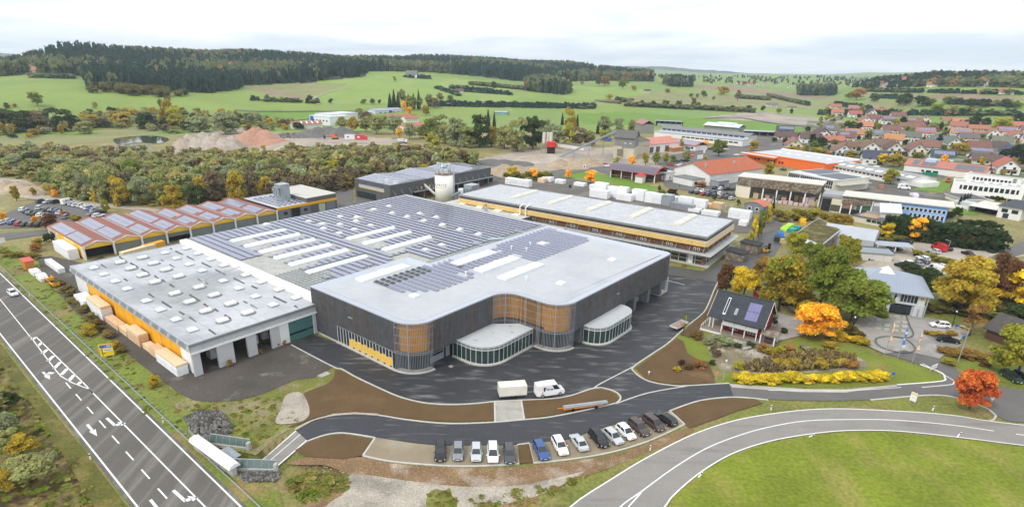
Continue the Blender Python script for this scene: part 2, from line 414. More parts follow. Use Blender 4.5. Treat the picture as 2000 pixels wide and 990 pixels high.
# woods stand on dark forest floor
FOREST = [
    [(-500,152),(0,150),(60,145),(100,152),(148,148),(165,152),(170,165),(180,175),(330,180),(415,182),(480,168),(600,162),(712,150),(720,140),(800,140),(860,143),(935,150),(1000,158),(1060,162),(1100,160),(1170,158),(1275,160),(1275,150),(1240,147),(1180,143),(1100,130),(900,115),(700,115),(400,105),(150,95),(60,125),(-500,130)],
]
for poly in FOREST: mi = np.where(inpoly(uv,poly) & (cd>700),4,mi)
me.update()
for m in TM: me.materials.append(m)
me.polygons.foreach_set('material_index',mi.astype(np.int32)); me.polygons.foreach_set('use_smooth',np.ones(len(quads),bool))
me.update(); me.validate()
tag(link('ground',me),kind='structure')

# far wooded ridges
RIDGE = M('distant_woodland',(0.04,0.06,0.03),var=0.3,scale=0.01)
def ridge(pts,d):
    m = MB(); xs = np.linspace(pts[0][0],pts[-1][0],160); ys = np.interp(xs,[p[0] for p in pts],[p[1] for p in pts])
    top = []; lo = []; bk = []
    for x,y in zip(xs,ys):
        v = MM.T @ np.array([(x-CX)/FPX,(y-CY)/FPX,1.0]); v = v/math.hypot(v[0],v[1])
        z = HC+d*v[2]+random.uniform(-5,6)
        top.append((v[0]*d,v[1]*d,z)); lo.append((v[0]*d*.87,v[1]*d*.87,-160)); bk.append((v[0]*d*1.1,v[1]*d*1.1,-200))
    n = len(xs); m.add(lo+top+bk,[(i,i+1,n+i+1,n+i) for i in range(n-1)]+[(n+i,n+i+1,2*n+i+1,2*n+i) for i in range(n-1)])
    return tag(m.build('hill',RIDGE),kind='structure')
ridge([(-700,108),(0,103),(30,106),(62,110),(200,118)],8200)
ridge([(1180,128),(1235,130),(1300,131),(1340,134),(1430,141),(1520,146),(1600,149),(1720,152),(1900,156),(2600,160)],8300)

# ================================================================== ROADS, BEDS, PAVING (level sheets, a few mm apart)
def cat(pts,closed,n=4):
    P = [np.array(p,float) for p in pts]; out = []; m = len(P)
    for i in range(m if closed else m-1):
        p0 = P[(i-1)%m] if closed or i>0 else P[0]; p1 = P[i]; p2 = P[(i+1)%m]; p3 = P[(i+2)%m] if closed or i+2<m else P[-1]
        for k in range(n):
            t = k/n; out.append(.5*((2*p1)+(-p0+p2)*t+(2*p0-5*p1+4*p2-p3)*t*t+(-p0+3*p1-3*p2+p3)*t**3))
    if not closed: out.append(P[-1])
    return [tuple(p) for p in out]
ZL = [0.03]
def zn():
    ZL[0] += 0.004; return ZL[0]
def sheet(name,pts,mat,smooth=False,z=None,kind='structure'):
    P = [W(*p) for p in pts]
    if smooth: P = cat(P,True)
    z = zn() if z is None else z
    m = MB(); m.add([(p[0],p[1],z) for p in P],[tuple(range(len(P)))])
    o = m.build(name,mat)
    # make it face up
    if o.data.polygons[0].normal.z<0: o.data.flip_normals()
    return tag(o,kind=kind)
def strip_pts(P,width,off=0.0):
    P = [np.array(p) for p in P]; L = []; Rr = []
    for i,p in enumerate(P):
        d = P[min(i+1,len(P)-1)]-P[max(i-1,0)]; d /= np.hypot(*d)+1e-9; n = np.array([-d[1],d[0]])
        L.append(p+n*(off+width/2)); Rr.append(p+n*(off-width/2))
    return L,Rr
def strip(m,P,width,z,h=0.0,mi=0,off=0.0):
    L,Rr = strip_pts(P,width,off); n = len(L)
    v = [(p[0],p[1],z+h) for p in L]+[(p[0],p[1],z+h) for p in Rr]
    f = [(i,n+i,n+i+1,i+1) for i in range(n-1)]
    if h>0:
        v += [(p[0],p[1],z-.02) for p in L]+[(p[0],p[1],z-.02) for p in Rr]
        for i in range(n-1):
            f += [(2*n+i,i,i+1,2*n+i+1),(n+i,3*n+i,3*n+i+1,n+i+1)]
        f += [(0,2*n,3*n,n),(n-1,2*n-1,4*n-1,3*n-1)]
    m.add(v,f,mi); return m
def line(name,pts,width,mat=None,smooth=True,h=0.0,z=None):
    P = [W(*p) for p in pts]
    if smooth and len(P)>2: P = cat(P,False)
    m = MB(); strip(m,P,width,zn() if z is None else z,h)
    return tag(m.build(name,mat or MARK),kind='structure')

ASPH_HW = M('highway_asphalt',(0.12,0.11,0.097),rough=0.85,var=0.10,scale=0.10,fine=(6,0.12),c2=(0.24,0.225,0.20),c2s=0.35,c2lo=.50,c2hi=.72,c2amt=.8,stretch=(1.6,.05,1,math.atan2(HD[0],HD[1])))
ASPH_NEW = M('fresh_asphalt',(0.042,0.042,0.046),rough=0.55,spec=0.35,var=0.18,scale=0.12,fine=(5,0.14),c2=(0.17,0.17,0.172),c2s=0.5,c2lo=.53,c2hi=.74,c2amt=.95,stretch=(.35,1.6,1,.75))
ASPH_LANE = M('fresh_lane_asphalt',(0.048,0.049,0.055),rough=0.6,spec=0.3,var=0.10,scale=0.12,fine=(5,0.14),c2=(0.17,0.17,0.18),c2s=0.55,c2lo=.58,c2hi=.74,c2amt=.7,stretch=(.3,2.2,1,0.15))
ASPH_OLD = M('old_yard_asphalt',(0.088,0.076,0.064),rough=0.8,var=0.25,scale=0.10,fine=(4,0.18),c2=(0.24,0.22,0.19),c2s=0.22,c2lo=.60,c2hi=.72,c2amt=.8)
ASPH_GREY = M('grey_road_asphalt',(0.135,0.130,0.122),rough=0.85,var=0.10,scale=0.15,fine=(5,0.12))
ASPH_PALE = M('pale_road_asphalt',(0.25,0.235,0.215),rough=0.9,var=0.08,scale=0.2,fine=(6,0.10),c2=(0.17,0.16,0.15),c2s=0.35,c2lo=.55,c2hi=.7,c2amt=.6,stretch=(.2,1.6,1,.2))
ASPH_YARD = M('works_yard_asphalt',(0.12,0.108,0.095),rough=0.85,var=0.15,scale=0.08,fine=(3,0.14),c2=(0.19,0.17,0.15),c2s=0.1,c2lo=.5,c2hi=.65)
SOIL = M('bare_soil',(0.122,0.074,0.034),rough=0.95,var=0.12,scale=0.3,fine=(7,0.28),bump=.6,c2=(0.19,0.115,0.055),c2s=0.12,c2lo=.58,c2hi=.75)
DIRT = M('stony_dirt',(0.23,0.145,0.075),rough=0.95,var=0.22,scale=0.25,fine=(5,0.35),bump=.9,c2=(0.36,0.29,0.22),c2s=0.22,c2lo=.5,c2hi=.65)
GRAV = M('pale_gravel',(0.40,0.355,0.29),rough=0.95,var=0.16,scale=0.25,fine=(5,0.30),bump=.9,c2=(0.24,0.21,0.175),c2s=0.16,c2lo=.5,c2hi=.65)
PAVE = M('parking_pavers',(0.265,0.215,0.145),rough=0.9,var=0.08,scale=0.4,fine=(6,0.12),c2=(0.31,0.27,0.20),c2s=.12,c2lo=.5,c2hi=.65)
SLAB = M('pale_paving',(0.38,0.36,0.32),rough=0.9,var=0.12,scale=0.4,fine=(6,0.15),c2=(0.28,0.26,0.22),c2s=.25,c2lo=.5,c2hi=.65)
COBB = M('court_cobbles',(0.33,0.31,0.285),rough=0.9,var=0.10,scale=0.5,fine=(5,0.22),c2=(0.26,0.245,0.225),c2s=.15,c2lo=.5,c2hi=.6)
LAWN = M('garden_lawn',(0.165,0.20,0.025),rough=0.9,var=0.18,scale=0.15,fine=(3,0.22),c2=(0.22,0.185,0.05),c2s=.10,c2lo=.5,c2hi=.65)
MEAD = M('mown_meadow',(0.160,0.198,0.016),rough=0.9,var=0.26,scale=0.10,fine=(1.6,0.22),c2=(0.225,0.215,0.045),c2s=.14,c2lo=.48,c2hi=.64,stretch=(1,.5,1,.3))
BANK = M('grassy_bank',(0.155,0.165,0.035),rough=0.95,var=0.25,scale=0.25,fine=(3,0.3),c2=(0.23,0.20,0.10),c2s=.16,c2lo=.47,c2hi=.6,bump=.8)
SAND = M('track_sand',(0.40,0.355,0.29),rough=0.95,var=0.12,scale=0.15,fine=(2,0.18),c2=(0.30,0.27,0.22),c2s=.1,c2lo=.5,c2hi=.65)

# --- grass sheets
sheet('meadow',[(1290,1010),(1316,969),(1366,926),(1429,888.5),(1500,865),(1576,851),(1654,843.5),(1752,845),(1879,858),(2000,873),(2250,905),(2800,1500),(1150,1500)],MEAD)
sheet('verge',[(1160,1000),(1197,936),(1267,893),(1353,850),(1429,824),(1500,811),(1576,802),(1702,802),(1803,808),(1874,815),(1929,823),(1945,815),(1925,797),(1880,781),(1840,773),(1790,774),(1700,782),(1600,784),(1500,782),(1491,790),(1440,806),(1345,842),(1240,890),(1130,945),(1000,985),(980,1010)],G_VERGE,True)
sheet('lawn',[(1396,752),(1400,735),(1440,722),(1500,712),(1500,700),(1530,665),(1560,655),(1640,678),(1700,690),(1745,700),(1795,716),(1835,733),(1842,740),(1830,746),(1740,752),(1600,756),(1500,757),(1428,750)],LAWN)
sheet('lawn',[(1325,668),(1340,655),(1395,690),(1385,705),(1360,700),(1340,690)],LAWN,True)
sheet('lawn',[(1840,720),(1900,705),(2010,690),(2010,760),(1960,745),(1900,735),(1880,730)],LAWN)
sheet('garden_bed',[(1385,655),(1460,665),(1530,690),(1640,690),(1680,700),(1690,720),(1560,728),(1440,728),(1395,712)],M('garden_soil',(0.20,0.165,0.10),var=0.3,scale=0.3,fine=(3,.3),c2=(0.36,0.32,0.25),c2s=.2,c2lo=.48,c2hi=.6),True)
sheet('grass_bank',[(330,752),(348,768),(379,782),(417,786),(467,782),(525,765),(576,742),(616,737),(650,716),(655,735),(650,747),(593,768),(605,805),(590,825),(545,850),(500,889),(420,872),(395,850),(350,815)],BANK)
sheet('grass_strip',[(0,520),(76,596),(162,688),(211,744),(303,830),(380,902),(500,1010),(560,1010),(545,960),(470,930),(380,850),(330,780),(300,730),(215,665),(160,620),(100,560),(70,505),(30,480),(0,480)],M('strip_grass',(0.155,0.195,0.03),var=0.22,scale=0.15,fine=(2.2,0.28),c2=(0.22,0.17,0.06),c2s=.12,c2lo=.5,c2hi=.64,bump=.6))
sheet('field_edge',[(-300,700),(0,672),(60,752),(165,880),(255,1000),(190,1000),(70,800),(0,710),(-300,760)],M('mown_verge',(0.10,0.10,0.015),var=0.25,scale=0.2,fine=(2.5,0.3),c2=(0.15,0.12,0.03),c2s=.2,c2lo=.5,c2hi=.6))
# --- dirt below the parking bays
sheet('dirt_bank',[(560,905),(600,893),(640,893),(709,893),(760,904),(830,911),(904,914),(1010,912),(1043,908),(1100,902),(1180,891),(1250,872),(1345,836),(1347,848),(1260,885),(1160,925),(1060,955),(1010,1000),(640,1005),(600,985),(660,960),(690,935),(640,910),(590,908)],DIRT,True)
sheet('gravel_track',[(680,930),(720,928),(790,938),(900,950),(1010,948),(1100,930),(1140,922),(1060,965),(960,990),(880,1010),(640,1010),(640,985),(675,960)],GRAV,True)
sheet('grass_patch',[(838,962),(852,955),(868,958),(879,953),(884,968),(893,980),(884,1008),(842,1008),(832,985)],G_VERGE,True)
# --- highway
hw = lambda t,s=0.0: None
LE = [(-560,-130),(-260,330),(0,651.5),(77,748.7),(174,871),(269,990),(420,1180)]
e0,e1 = np.array(W(0,534)),np.array(W(470,989)); ed = (e1-e0)/np.hypot(*(e1-e0))
l0,l1 = np.array(W(0,651.5)),np.array(W(269,990)); ld = (l1-l0)/np.hypot(*(l1-l0))
def seg(p,d,a,b): return [tuple(p+d*a),tuple(p+d*b)]
Lfar,Lnear = l0-ld*300,l0+ld*190; Rfar,Rnear = e0-ed*260,e0+ed*190
nn = np.array([-ld[1],ld[0]]); nn = nn if nn @ (e0-l0)>0 else -nn
m = MB(); q = [Lfar-nn*.6,Lnear-nn*.6,Rnear+nn*.6,Rfar+nn*.6]; z = zn()
m.add([(p[0],p[1],z) for p in q],[(0,1,2,3)])
o = m.build('highway',ASPH_HW); o.data.flip_normals() if o.data.polygons[0].normal.z<0 else None; tag(o,kind='structure')
def wline(name,P,width,z=None):
    mm = MB(); strip(mm,P,width,zn() if z is None else z); return tag(mm.build(name,MARK),kind='structure')
zmk = zn()
wline('lane_line',[Lfar,Lnear],.25,zmk); wline('lane_line',[Rfar,Rnear],.25,zmk)
c0,c1 = np.array(W(182,768)),np.array(W(400,989)); cdv = (c1-c0)/np.hypot(*(c1-c0)); wline('lane_line',[c0,c0+cdv*90],.22,zmk)
line('lane_line',[(-260,300),(0,584.6),(59,658)],.18,z=zmk,smooth=False)
line('lane_line',[(60.6,659),(108,722),(119,735),(141,747.5),(160,755),(174,760),(182,768)],.2,z=zmk,smooth=False)
line('lane_line',[(70.7,658),(164,749),(182,768)],.22,z=zmk,smooth=False)
for a,b in (((63,664),(70,659)),((73.5,676.5),(82,669.5)),((83,691),(93,682.5)),((94,705.5),(105,695)),((106,720),(118.5,707)),((119.5,732.5),(132,720)),((135,743.5),(145,732.5)),((153,751),(158.5,745.5))):
    line('hatch_bar',[a,b],.75,z=zmk)
for a,b in (((129,747.5),(138.5,759)),((148.5,770),(159,782)),((170.5,795),(182,808)),((194,821.5),(206.5,836)),((219,851),(233,866.5)),((246,882),(261,898.5)),((276.5,917),(292.5,935)),((308.5,954),(326.5,973.5))):
    line('lane_dash',[a,b],.22,z=zmk)
def arrow(tail,tip,turn=None):
    a,b = np.array(W(*tail)),np.array(W(*tip)); d = (b-a); L = np.hypot(*d); d /= L; n = np.array([-d[1],d[0]])
    n = n if n @ (e0-l0)>0 else -n
    m = MB(); z = zmk
    P = lambda s,t: (*(a+d*s+n*t),z)
    if turn is None or turn == 'both':
        m.add([P(0,-.2),P(L*.55,-.2),P(L*.55,.2),P(0,.2)],[(0,1,2,3)])
        m.add([P(L*.52,-.5),P(L,0),P(L*.52,.5)],[(0,1,2)])
    if turn in ('side','both'):
        s = .62 if turn == 'side' else .25
        if turn == 'side': m.add([P(0,-.25),P(L*.75,-.25),P(L*.66,.2),P(0,.2)],[(0,1,2,3)])
        m.add([P(L*s,-.1),P(L*(s+.16),.1),P(L*(s+.2),.75),P(L*(s+.06),.75)],[(0,1,2,3)])
        m.add([P(L*(s-.08),.65),P(L*(s+.28),.65),P(L*(s+.22),1.5)],[(0,1,2)])
    o = m.build('road_arrow',MARK)
    tag(o,kind='structure')
arrow((170.5,829),(190,852)); arrow((209,816.5),(232,837),'side'); arrow((339,957.5),(372,987),'side'); arrow((294,976),(330,1020)); arrow((84,726.5),(98,741),'both')
# --- curved road
OUT = [(1060,1060),(1113.6,990),(1197,934),(1267.7,891.5),(1353.5,848.6),(1429,823),(1500,809.4),(1576,800.6),(1640,798.5),(1702,800.6),(1803,806),(1874,813),(1929,822),(2060,836),(2300,850)]
INN = [(2300,905),(2000,870),(1879,855),(1752.5,842),(1654,841),(1576,848.6),(1500,862.5),(1429,886.5),(1366,924),(1315.7,967),(1298,990),(1240,1060)]
po = cat([W(*p) for p in OUT],False); pi = cat([W(*p) for p in INN],False); z = zn()
m = MB(); m.add([(p[0],p[1],z) for p in po+pi],[tuple(range(len(po)+len(pi)))]); o = m.build('road',ASPH_PALE)
o.data.flip_normals() if o.data.polygons[0].normal.z<0 else None; tag(o,kind='structure')
z = zn()
line('lane_line',OUT,.22,z=z); line('lane_line',INN,.22,z=z)
line('lane_line',[(1160,1045),(1211,990),(1252.5,960),(1315.7,914),(1379,876),(1442,851),(1500,834.7),(1576,822),(1677,819.5),(1752.5,821),(1853.5,829.6),(1940.7,841.8)],.2,z=z)
line('lane_line',[(1227,990),(1252.5,962)],.2,z=z); line('lane_dash',[(1984,848),(2000,850)],.2,z=z)
# --- works lane
UP = [(577,840),(613.6,822),(651.5,813),(692,810),(740,813),(790,821),(853.5,828),(904,829),(967,826),(1024,821),(1075.8,816),(1151.5,801),(1202,789),(1265,768),(1341,754.6),(1424,750)]
LO = [(1432,774),(1366,781.7),(1307,802),(1227,821),(1151.5,843.5),(1113.6,857),(1034,865),(980,869),(853.5,869),(803,864),(732,853.6),(671.7,845),(636,848.6),(601,861)]
def ribbon(name,U,L,mat):
    a = cat([W(*p) for p in U],False); b = cat([W(*p) for p in L],False); z = zn()
    m = MB(); m.add([(p[0],p[1],z) for p in a+b],[tuple(range(len(a)+len(b)))]); o = m.build(name,mat)
    o.data.flip_normals() if o.data.polygons[0].normal.z<0 else None; return tag(o,kind='structure')
ribbon('yard',[(616,655),(569,674),(649,716),(667,720),(692,733.6),(726,750),(755,764),(778,773),(828,785.5),(879,789),(929,787),(966,783),(1018,781.7),(1075.8,779),(1113.6,773),(1161.6,757.7)],
       [(1190,761),(1207,769),(1212,779),(1202,789),(1265,770),(1341,756),(1330,756),(1278,749),(1254,740),(1240,728),(1238,717),(1273,692),(1303,672),(1326,651.5),(1346,634),(1374,611),(1386,588),(1394,568),(1401,552),(1350,545),(1300,535),(1270,560),(1230,590),(1130,640),(1040,660),(870,690),(780,710),(700,685)],ASPH_NEW)
ribbon('lane',UP,LO,ASPH_LANE)
ribbon('road',[(1424,750),(1500,756),(1570,762),(1651,762),(1702,756),(1752,751),(1800,748),(1838,745),(1845,738),(1838,728),(1797,712),(1750,697),(1728,690),(1745,682),(1765,685),(1835,702),(1890,735),(1960,757),(2100,775)],
       [(2100,822),(1990,825),(1945,812),(1925,797),(1880,780),(1840,772),(1790,773),(1700,781),(1600,783),(1500,780),(1432,774)],ASPH_GREY)
sheet('pavement',[(1424,750),(1500,755),(1570,760),(1651,761),(1702,756),(1752,752),(1752,755),(1702,760),(1651,767),(1560,766),(1430,757)],M('kerb_paving',(0.43,0.40,0.35),var=.12,scale=.6))
sheet('yard',[(165,515),(100,500),(73,505),(83,533),(108.6,560.6),(141,603.5),(176.8,631),(227,674),(278,714.6),(323,747),(348.5,768),(379,781.7),(416.7,785.5),(467,781.7),(500,774),(525,765),(576,742.5),(616,737.4),(651,717),(569,674),(616,652),(400,690),(300,600),(200,500)],ASPH_OLD)
line('lane_line',[(1161,757.7),(1174,749),(1236,717)],.3,KERB); line('lane_line',[(1202,789),(1265,768),(1341,754.6)],.3,KERB)
line('parking_line',[(1299,547),(1337,557)],.25)
line('lane_line',[(1801,710),(1858,741),(1862,748),(1855,752),(1800,757)],.2); line('lane_line',[(1500,763),(1651,763.5),(1760,757)],.15)
# path down to the underpass
m = MB(); a0,a1 = np.array(W(577,840)),np.array(W(601,861)); b0,b1 = np.array(W(500,890)),np.array(W(530,906)); c0_,c1_ = np.array(W(425,882)),np.array(W(455,905))
m.add([(*a0,.06),(*a1,.06),(*b1,-1.35),(*b0,-1.35),(*c1_,-2.9),(*c0_,-2.9)],[(0,1,2,3),(3,2,4,5)]); tag(m.build('path',ASPH_PALE),kind='structure')
for f0,f1,w_ in ((.06,.06,.22),(.4,.4,.15),(.94,.94,.22)):
    mm = MB(); p0 = a0+(a1-a0)*f0; p1 = b0+(b1-b0)*f1; d = p1-p0; d /= np.hypot(*d); n = np.array([-d[1],d[0]])*w_/2
    mm.add([(*(p0+n),.068),(*(p0-n),.068),(*(p1-n),-1.338),(*(p1+n),-1.338)],[(0,1,2,3)]); tag(mm.build('path_line',MARK),kind='structure')
# --- beds, bays and kerbs
sheet('soil_bed',[(655,722),(667,724),(692,738),(726,754),(778,777),(828,790),(879,793),(929,791),(964,787),(966,822),(904,825),(853,823),(790,817),(740,808.5),(692,805),(651,808),(613,817),(567,836),(562,835),(590,822),(606,805),(598,785),(593,768),(640,750),(652,738)],SOIL)
sheet('pavement',[(966,783),(1018,781.7),(1024,820),(967,824.5)],SLAB)
sheet('soil_bed',[(1020,783),(1075,780.5),(1113,775),(1160,760.5),(1189,763),(1204,770),(1208,779),(1202,786),(1150,798),(1075,812),(1024,817)],SOIL,False)
sheet('soil_bed',[(576,880),(605,862),(636,852),(671,848),(728,858),(708,890),(671,897),(601,893)],SOIL)
bayA = [(733,855),(803,866),(853,871),(980,871.5),(1011,870),(1013,905),(980,907.5),(904,910),(830,906.5),(760,900),(709,889.5)]
bayB = [(1034,867),(1113,859),(1151,845.5),(1227,823),(1308,804),(1336,829),(1300,845.5),(1250,866),(1180,885),(1100,898),(1043,903)]
sheet('parking_bay',bayA,PAVE); sheet('parking_bay',bayB,PAVE)
sheet('soil_bed',[(1011,869),(1033,867),(1042,904),(1014,906)],SOIL)
sheet('soil_bed',[(1311,803),(1366,784),(1430,778),(1475,780),(1490,788),(1440,803),(1400,818),(1346,837),(1339,829)],SOIL,False)
sheet('soil_bed',[(1241,719),(1274,696),(1304,676),(1322,660),(1335,668),(1342,690),(1360,702),(1383,708),(1395,735),(1396,749),(1340,752),(1300,750),(1262,742)],SOIL,False)
sheet('soil_bed',[(1328,653),(1347,637),(1375,614),(1388,592),(1396,570),(1402,556),(1412,560),(1395,610),(1370,640),(1345,660)],SOIL)
sheet('gravel_patch',[(560,772),(590,769),(605,803),(590,824),(540,828),(548,800)],GRAV,True)
sheet('gravel_strip',[(575,840),(613,820),(651,809),(692,806),(740,809),(740,813),(692,810),(651,813),(613,822),(577,842)],SAND)
def kerb(pts,w=.3,h=.12,mat=None): return line('kerb',pts,w,mat or KERB,h=h,z=.05)
kerb([(569,674),(649,716),(667,721),(692,735),(726,751.5),(778,774.5),(828,787),(879,790.5),(929,788.5),(966,784.5),(1018,782),(1075.8,779.5),(1113.6,773.5),(1161.6,758.3),(1190,761),(1207,769),(1212,779),(1202,789)])
kerb([(577,839),(613.6,820.5),(651.5,811.5),(692,808.5),(740,811.5),(790,819.5),(853.5,826.5),(904,827.5),(967,825),(1024,820),(1075.8,814.8),(1151.5,799.8),(1202,788)])
kerb([(601,862),(636,850),(671.7,846.2),(732,855)]); kerb([(733,855),(709,890)]); kerb([(709,890.5),(760,901),(830,907.5),(904,911),(980,908.5),(1013,906)])
kerb([(1011,869),(1013,906)],h=.1); kerb([(1034,866),(1043,905)],h=.1); kerb([(1011,869),(1034,866)]); kerb([(1043,904.5),(1100,899),(1180,886.5),(1250,867.5),(1300,847),(1337,829)]); kerb([(1337,829),(1308,803)])
kerb([(1308,803),(1366,783.2),(1432,776),(1500,781.5)]); kerb([(1424,749),(1341,753.8),(1315,753.5),(1278,748),(1254,739),(1239,727),(1237,717),(1273,692),(1303,672),(1326,651.5),(1346,634),(1374,611),(1386,588),(1394,568),(1402,552)])
kerb([(966,784),(967,825)],h=.1); kerb([(1018,782),(1024,820)],h=.1)
kerb([(1845,738),(1838,728),(1797,712)],h=.1,mat=MARK); kerb([(1845,738),(1838,745),(1752,752)],h=.1,mat=MARK)
kerb([(1945,812),(1925,797),(1880,780.5),(1840,772.5),(1790,773.5),(1700,781.5)],h=.1); kerb([(1945,812),(1940,820),(1929,822)],h=.1)
ZL[0] = .12
# --- works yards, side roads, tracks and courts farther back
sheet('yard',[(1300,535),(1401,552),(1415,535),(1500,520),(1530,470),(1530,425),(1500,425),(1470,470),(1440,500),(1372,530),(1310,520)],M('wet_yard_asphalt',(0.085,0.082,0.078),rough=.5,spec=.4,var=.15,scale=.1,fine=(3,.12)))
sheet('yard',[(960,370),(985,330),(1100,345),(1300,390),(1440,420),(1530,425),(1530,455),(1440,455),(1200,410),(1040,380)],ASPH_YARD)
sheet('yard',[(830,400),(900,352),(970,340),(990,352),(965,372),(930,385),(900,405)],ASPH_YARD)
sheet('road',[(620,372),(690,371),(690,425),(655,420),(640,380)],ASPH_GREY)
sheet('yard',[(150,520),(540,425),(660,400),(690,425),(380,490),(300,520)],ASPH_YARD)
sheet('car_park',[(-80,425),(0,420),(60,398),(110,396),(170,402),(210,415),(240,430),(240,445),(150,450),(80,445),(0,447),(-80,450)],ASPH_GREY,True)
sheet('lane',[(-300,470),(0,457),(100,448),(100,457),(0,471),(-300,490)],ASPH_GREY)
sheet('track',[(-200,372),(0,372),(60,382),(160,394),(300,408),(330,412),(330,418),(160,401),(60,390),(0,378),(-200,380)],SAND)
sheet('track',[(-100,345),(0,347),(50,353),(90,372),(105,390),(60,385),(30,365),(0,358),(-100,356)],SAND)
sheet('road',[(1060,338),(1160,318),(1220,325),(1330,330),(1500,360),(1440,385),(1340,372),(1300,365),(1290,350),(1200,345),(1160,332),(1085,345)],ASPH_GREY)
sheet('road',[(1270,310),(1400,288),(1500,280),(1560,275),(1600,285),(1480,300),(1470,318),(1440,345),(1340,340),(1300,330)],ASPH_GREY)
sheet('yard',[(1380,270),(1440,260),(1540,262),(1560,272),(1500,290),(1420,290)],ASPH_YARD)
sheet('yard',[(1660,365),(1690,345),(1780,330),(1850,345),(1800,370),(1820,380),(1860,372),(1850,400),(1760,395),(1680,385)],ASPH_YARD)
sheet('lawn',[(1780,372),(1815,358),(1860,345),(1862,362),(1840,378),(1800,372)],G_LUSH); sheet('lawn',[(1870,405),(1885,400),(1920,412),(1910,420),(1872,418)],G_LUSH)
sheet('car_park',[(1670,525),(1720,500),(1770,478),(1830,476),(1900,490),(1990,490),(2010,500),(1900,512),(1850,515),(1800,540),(1740,530),(1700,535)],SAND,True)
sheet('road',[(1900,520),(1990,475),(2100,445),(2100,470),(1990,500),(1950,515)],ASPH_GREY)
sheet('court',[(1665,640),(1680,618),(1700,612),(1790,618),(1830,625),(1900,650),(1880,660),(1835,702),(1765,685),(1728,692),(1680,670)],COBB)
sheet('court',[(1800,650),(1855,655),(1880,675),(1850,690),(1825,672)],ASPH_PALE)
sheet('court',[(1495,640),(1510,610),(1560,622),(1590,650),(1570,655),(1515,668),(1498,655)],COBB)
sheet('path',[(1535,590),(1560,608),(1600,625),(1660,640),(1650,645),(1590,632),(1545,608)],SAND)
sheet('court',[(690,400),(700,385),(760,372),(800,380),(780,400)],ASPH_GREY)
for i in range(5):
    for j in range(4):      # concrete slabs of the visitor parking
        px0 = 1694+i*17-j*1.2+5*i*0; py0 = 612+j*8.7+i*1.6
        sheet('paving_slab',[(px0,py0),(px0+12,py0+.8),(px0+14,py0+7.6),(px0+2,py0+6.8)],SLAB,z=None)
m = MB(); P = [W(*p) for p in [(1768,613),(1775,635),(1783,652),(1778,660),(1760,661),(1745,659),(1725,659),(1710,664),(1715,676),(1738,686),(1765,690),(1785,687),(1785,678),(1770,665),(1745,659)]]
strip(m,cat(P,False),.4,zn()); tag(m.build('inlay_line',M('dark_cobbles',(.12,.115,.11),var=.15,scale=2)),kind='structure')
# pond by the gravel works and reed pond in the garden
WATER = M('pond_water',(0.06,0.065,0.05),rough=0.06,spec=0.8,var=0.1)
sheet('water',[(222,273),(250,268),(300,266),(330,272),(310,281),(270,279),(235,284)],WATER,True,z=.3)
sheet('water',[(1470,722),(1520,700),(1600,695),(1660,700),(1670,715),(1600,720)],WATER,True)
for pts,wd in (([(1375,232),(1440,230),(1500,240),(1590,249)],5),([(1605,246),(1630,235),(1650,225)],7),([(460,216),(600,218),(740,222)],5),([(510,247),(560,238),(610,232)],5),([(625,205),(610,195),(650,178),(690,172)],3)):
    P = [GP(*p) for p in pts]; mm = MB(); Pxy = cat([p[:2] for p in P],False); L,Rr = strip_pts(Pxy,wd)
    n = len(L); mm.add([(p[0],p[1],tz(*p)+.5) for p in L]+[(p[0],p[1],tz(*p)+.5) for p in Rr],[(i,n+i,n+i+1,i+1) for i in range(n-1)]); tag(mm.build('track',ASPH_GREY if wd >= 5 else SAND),kind='structure')
# ================================================================== THE WORKS: buildings in the (b, a) frame of the site
_ub = {}
def UB(mat):
    if mat.name not in _ub: _ub[mat.name] = unit_box().mesh('unit_' +mat.name,mat)
    return _ub[mat.name]
def bx(name,parent,x0,x1,y0,y1,z0,z1,mat,color=None):
    return piece(UB(mat),name,parent,((x0+x1)/2,(y0+y1)/2,z0),None,(abs(x1-x0),abs(y1-y0),z1-z0),color)
def site(name,label,cat_,b,a,rot=0.0,group=None):
    p = dB*b+dA*a
    return thing(name,label,cat_,(p[0],p[1],0),AZ+rot,group)
def rcorner(p0,p1,p2,r,n=8):
    p0,p1,p2 = map(np.array,(p0,p1,p2)); u = (p0-p1)/np.hypot(*(p0-p1)); v = (p2-p1)/np.hypot(*(p2-p1))
    s = p1+u*r; e = p1+v*r; c = p1+(u+v)*r
    a0 = math.atan2(*(s-c)[::-1]); a1 = math.atan2(*(e-c)[::-1]); d = (a1-a0+math.pi)%(2*math.pi)-math.pi
    return [tuple(c+r*np.array([math.cos(a0+d*k/n),math.sin(a0+d*k/n)])) for k in range(n+1)]
def offs(P,d,closed=True):
    """offset a polyline by d to its left"""
    P = [np.array(p,float) for p in P]; out = []; n = len(P)
    for i in range(n):
        a = P[i-1] if closed or i>0 else P[0]; b = P[(i+1)%n] if closed or i<n-1 else P[-1]
        t0 = P[i]-a; t1 = b-P[i]
        t0 = t0/(np.hypot(*t0)+1e-9); t1 = t1/(np.hypot(*t1)+1e-9)
        if not closed and i == 0: t0 = t1
        if not closed and i == n-1: t1 = t0
        n0 = np.array([-t0[1],t0[0]]); n1 = np.array([-t1[1],t1[0]]); k = 1+n0 @ n1
        out.append(tuple(P[i]+(n0+n1)*d/max(k,.3)))
    return out
def walk(P,step,closed=False):
    """points and headings every step metres along a polyline"""
    Q = [np.array(p,float) for p in P]; 
    if closed: Q = Q+[Q[0]]
    out = []; carry = step/2
    for a,b in zip(Q,Q[1:]):
        L = np.hypot(*(b-a))
        if L<1e-6: continue
        t = carry
        while t<L: out.append((a+(b-a)*t/L,math.atan2(*(b-a)[::-1]))); t += step
        carry = t-L
    return out
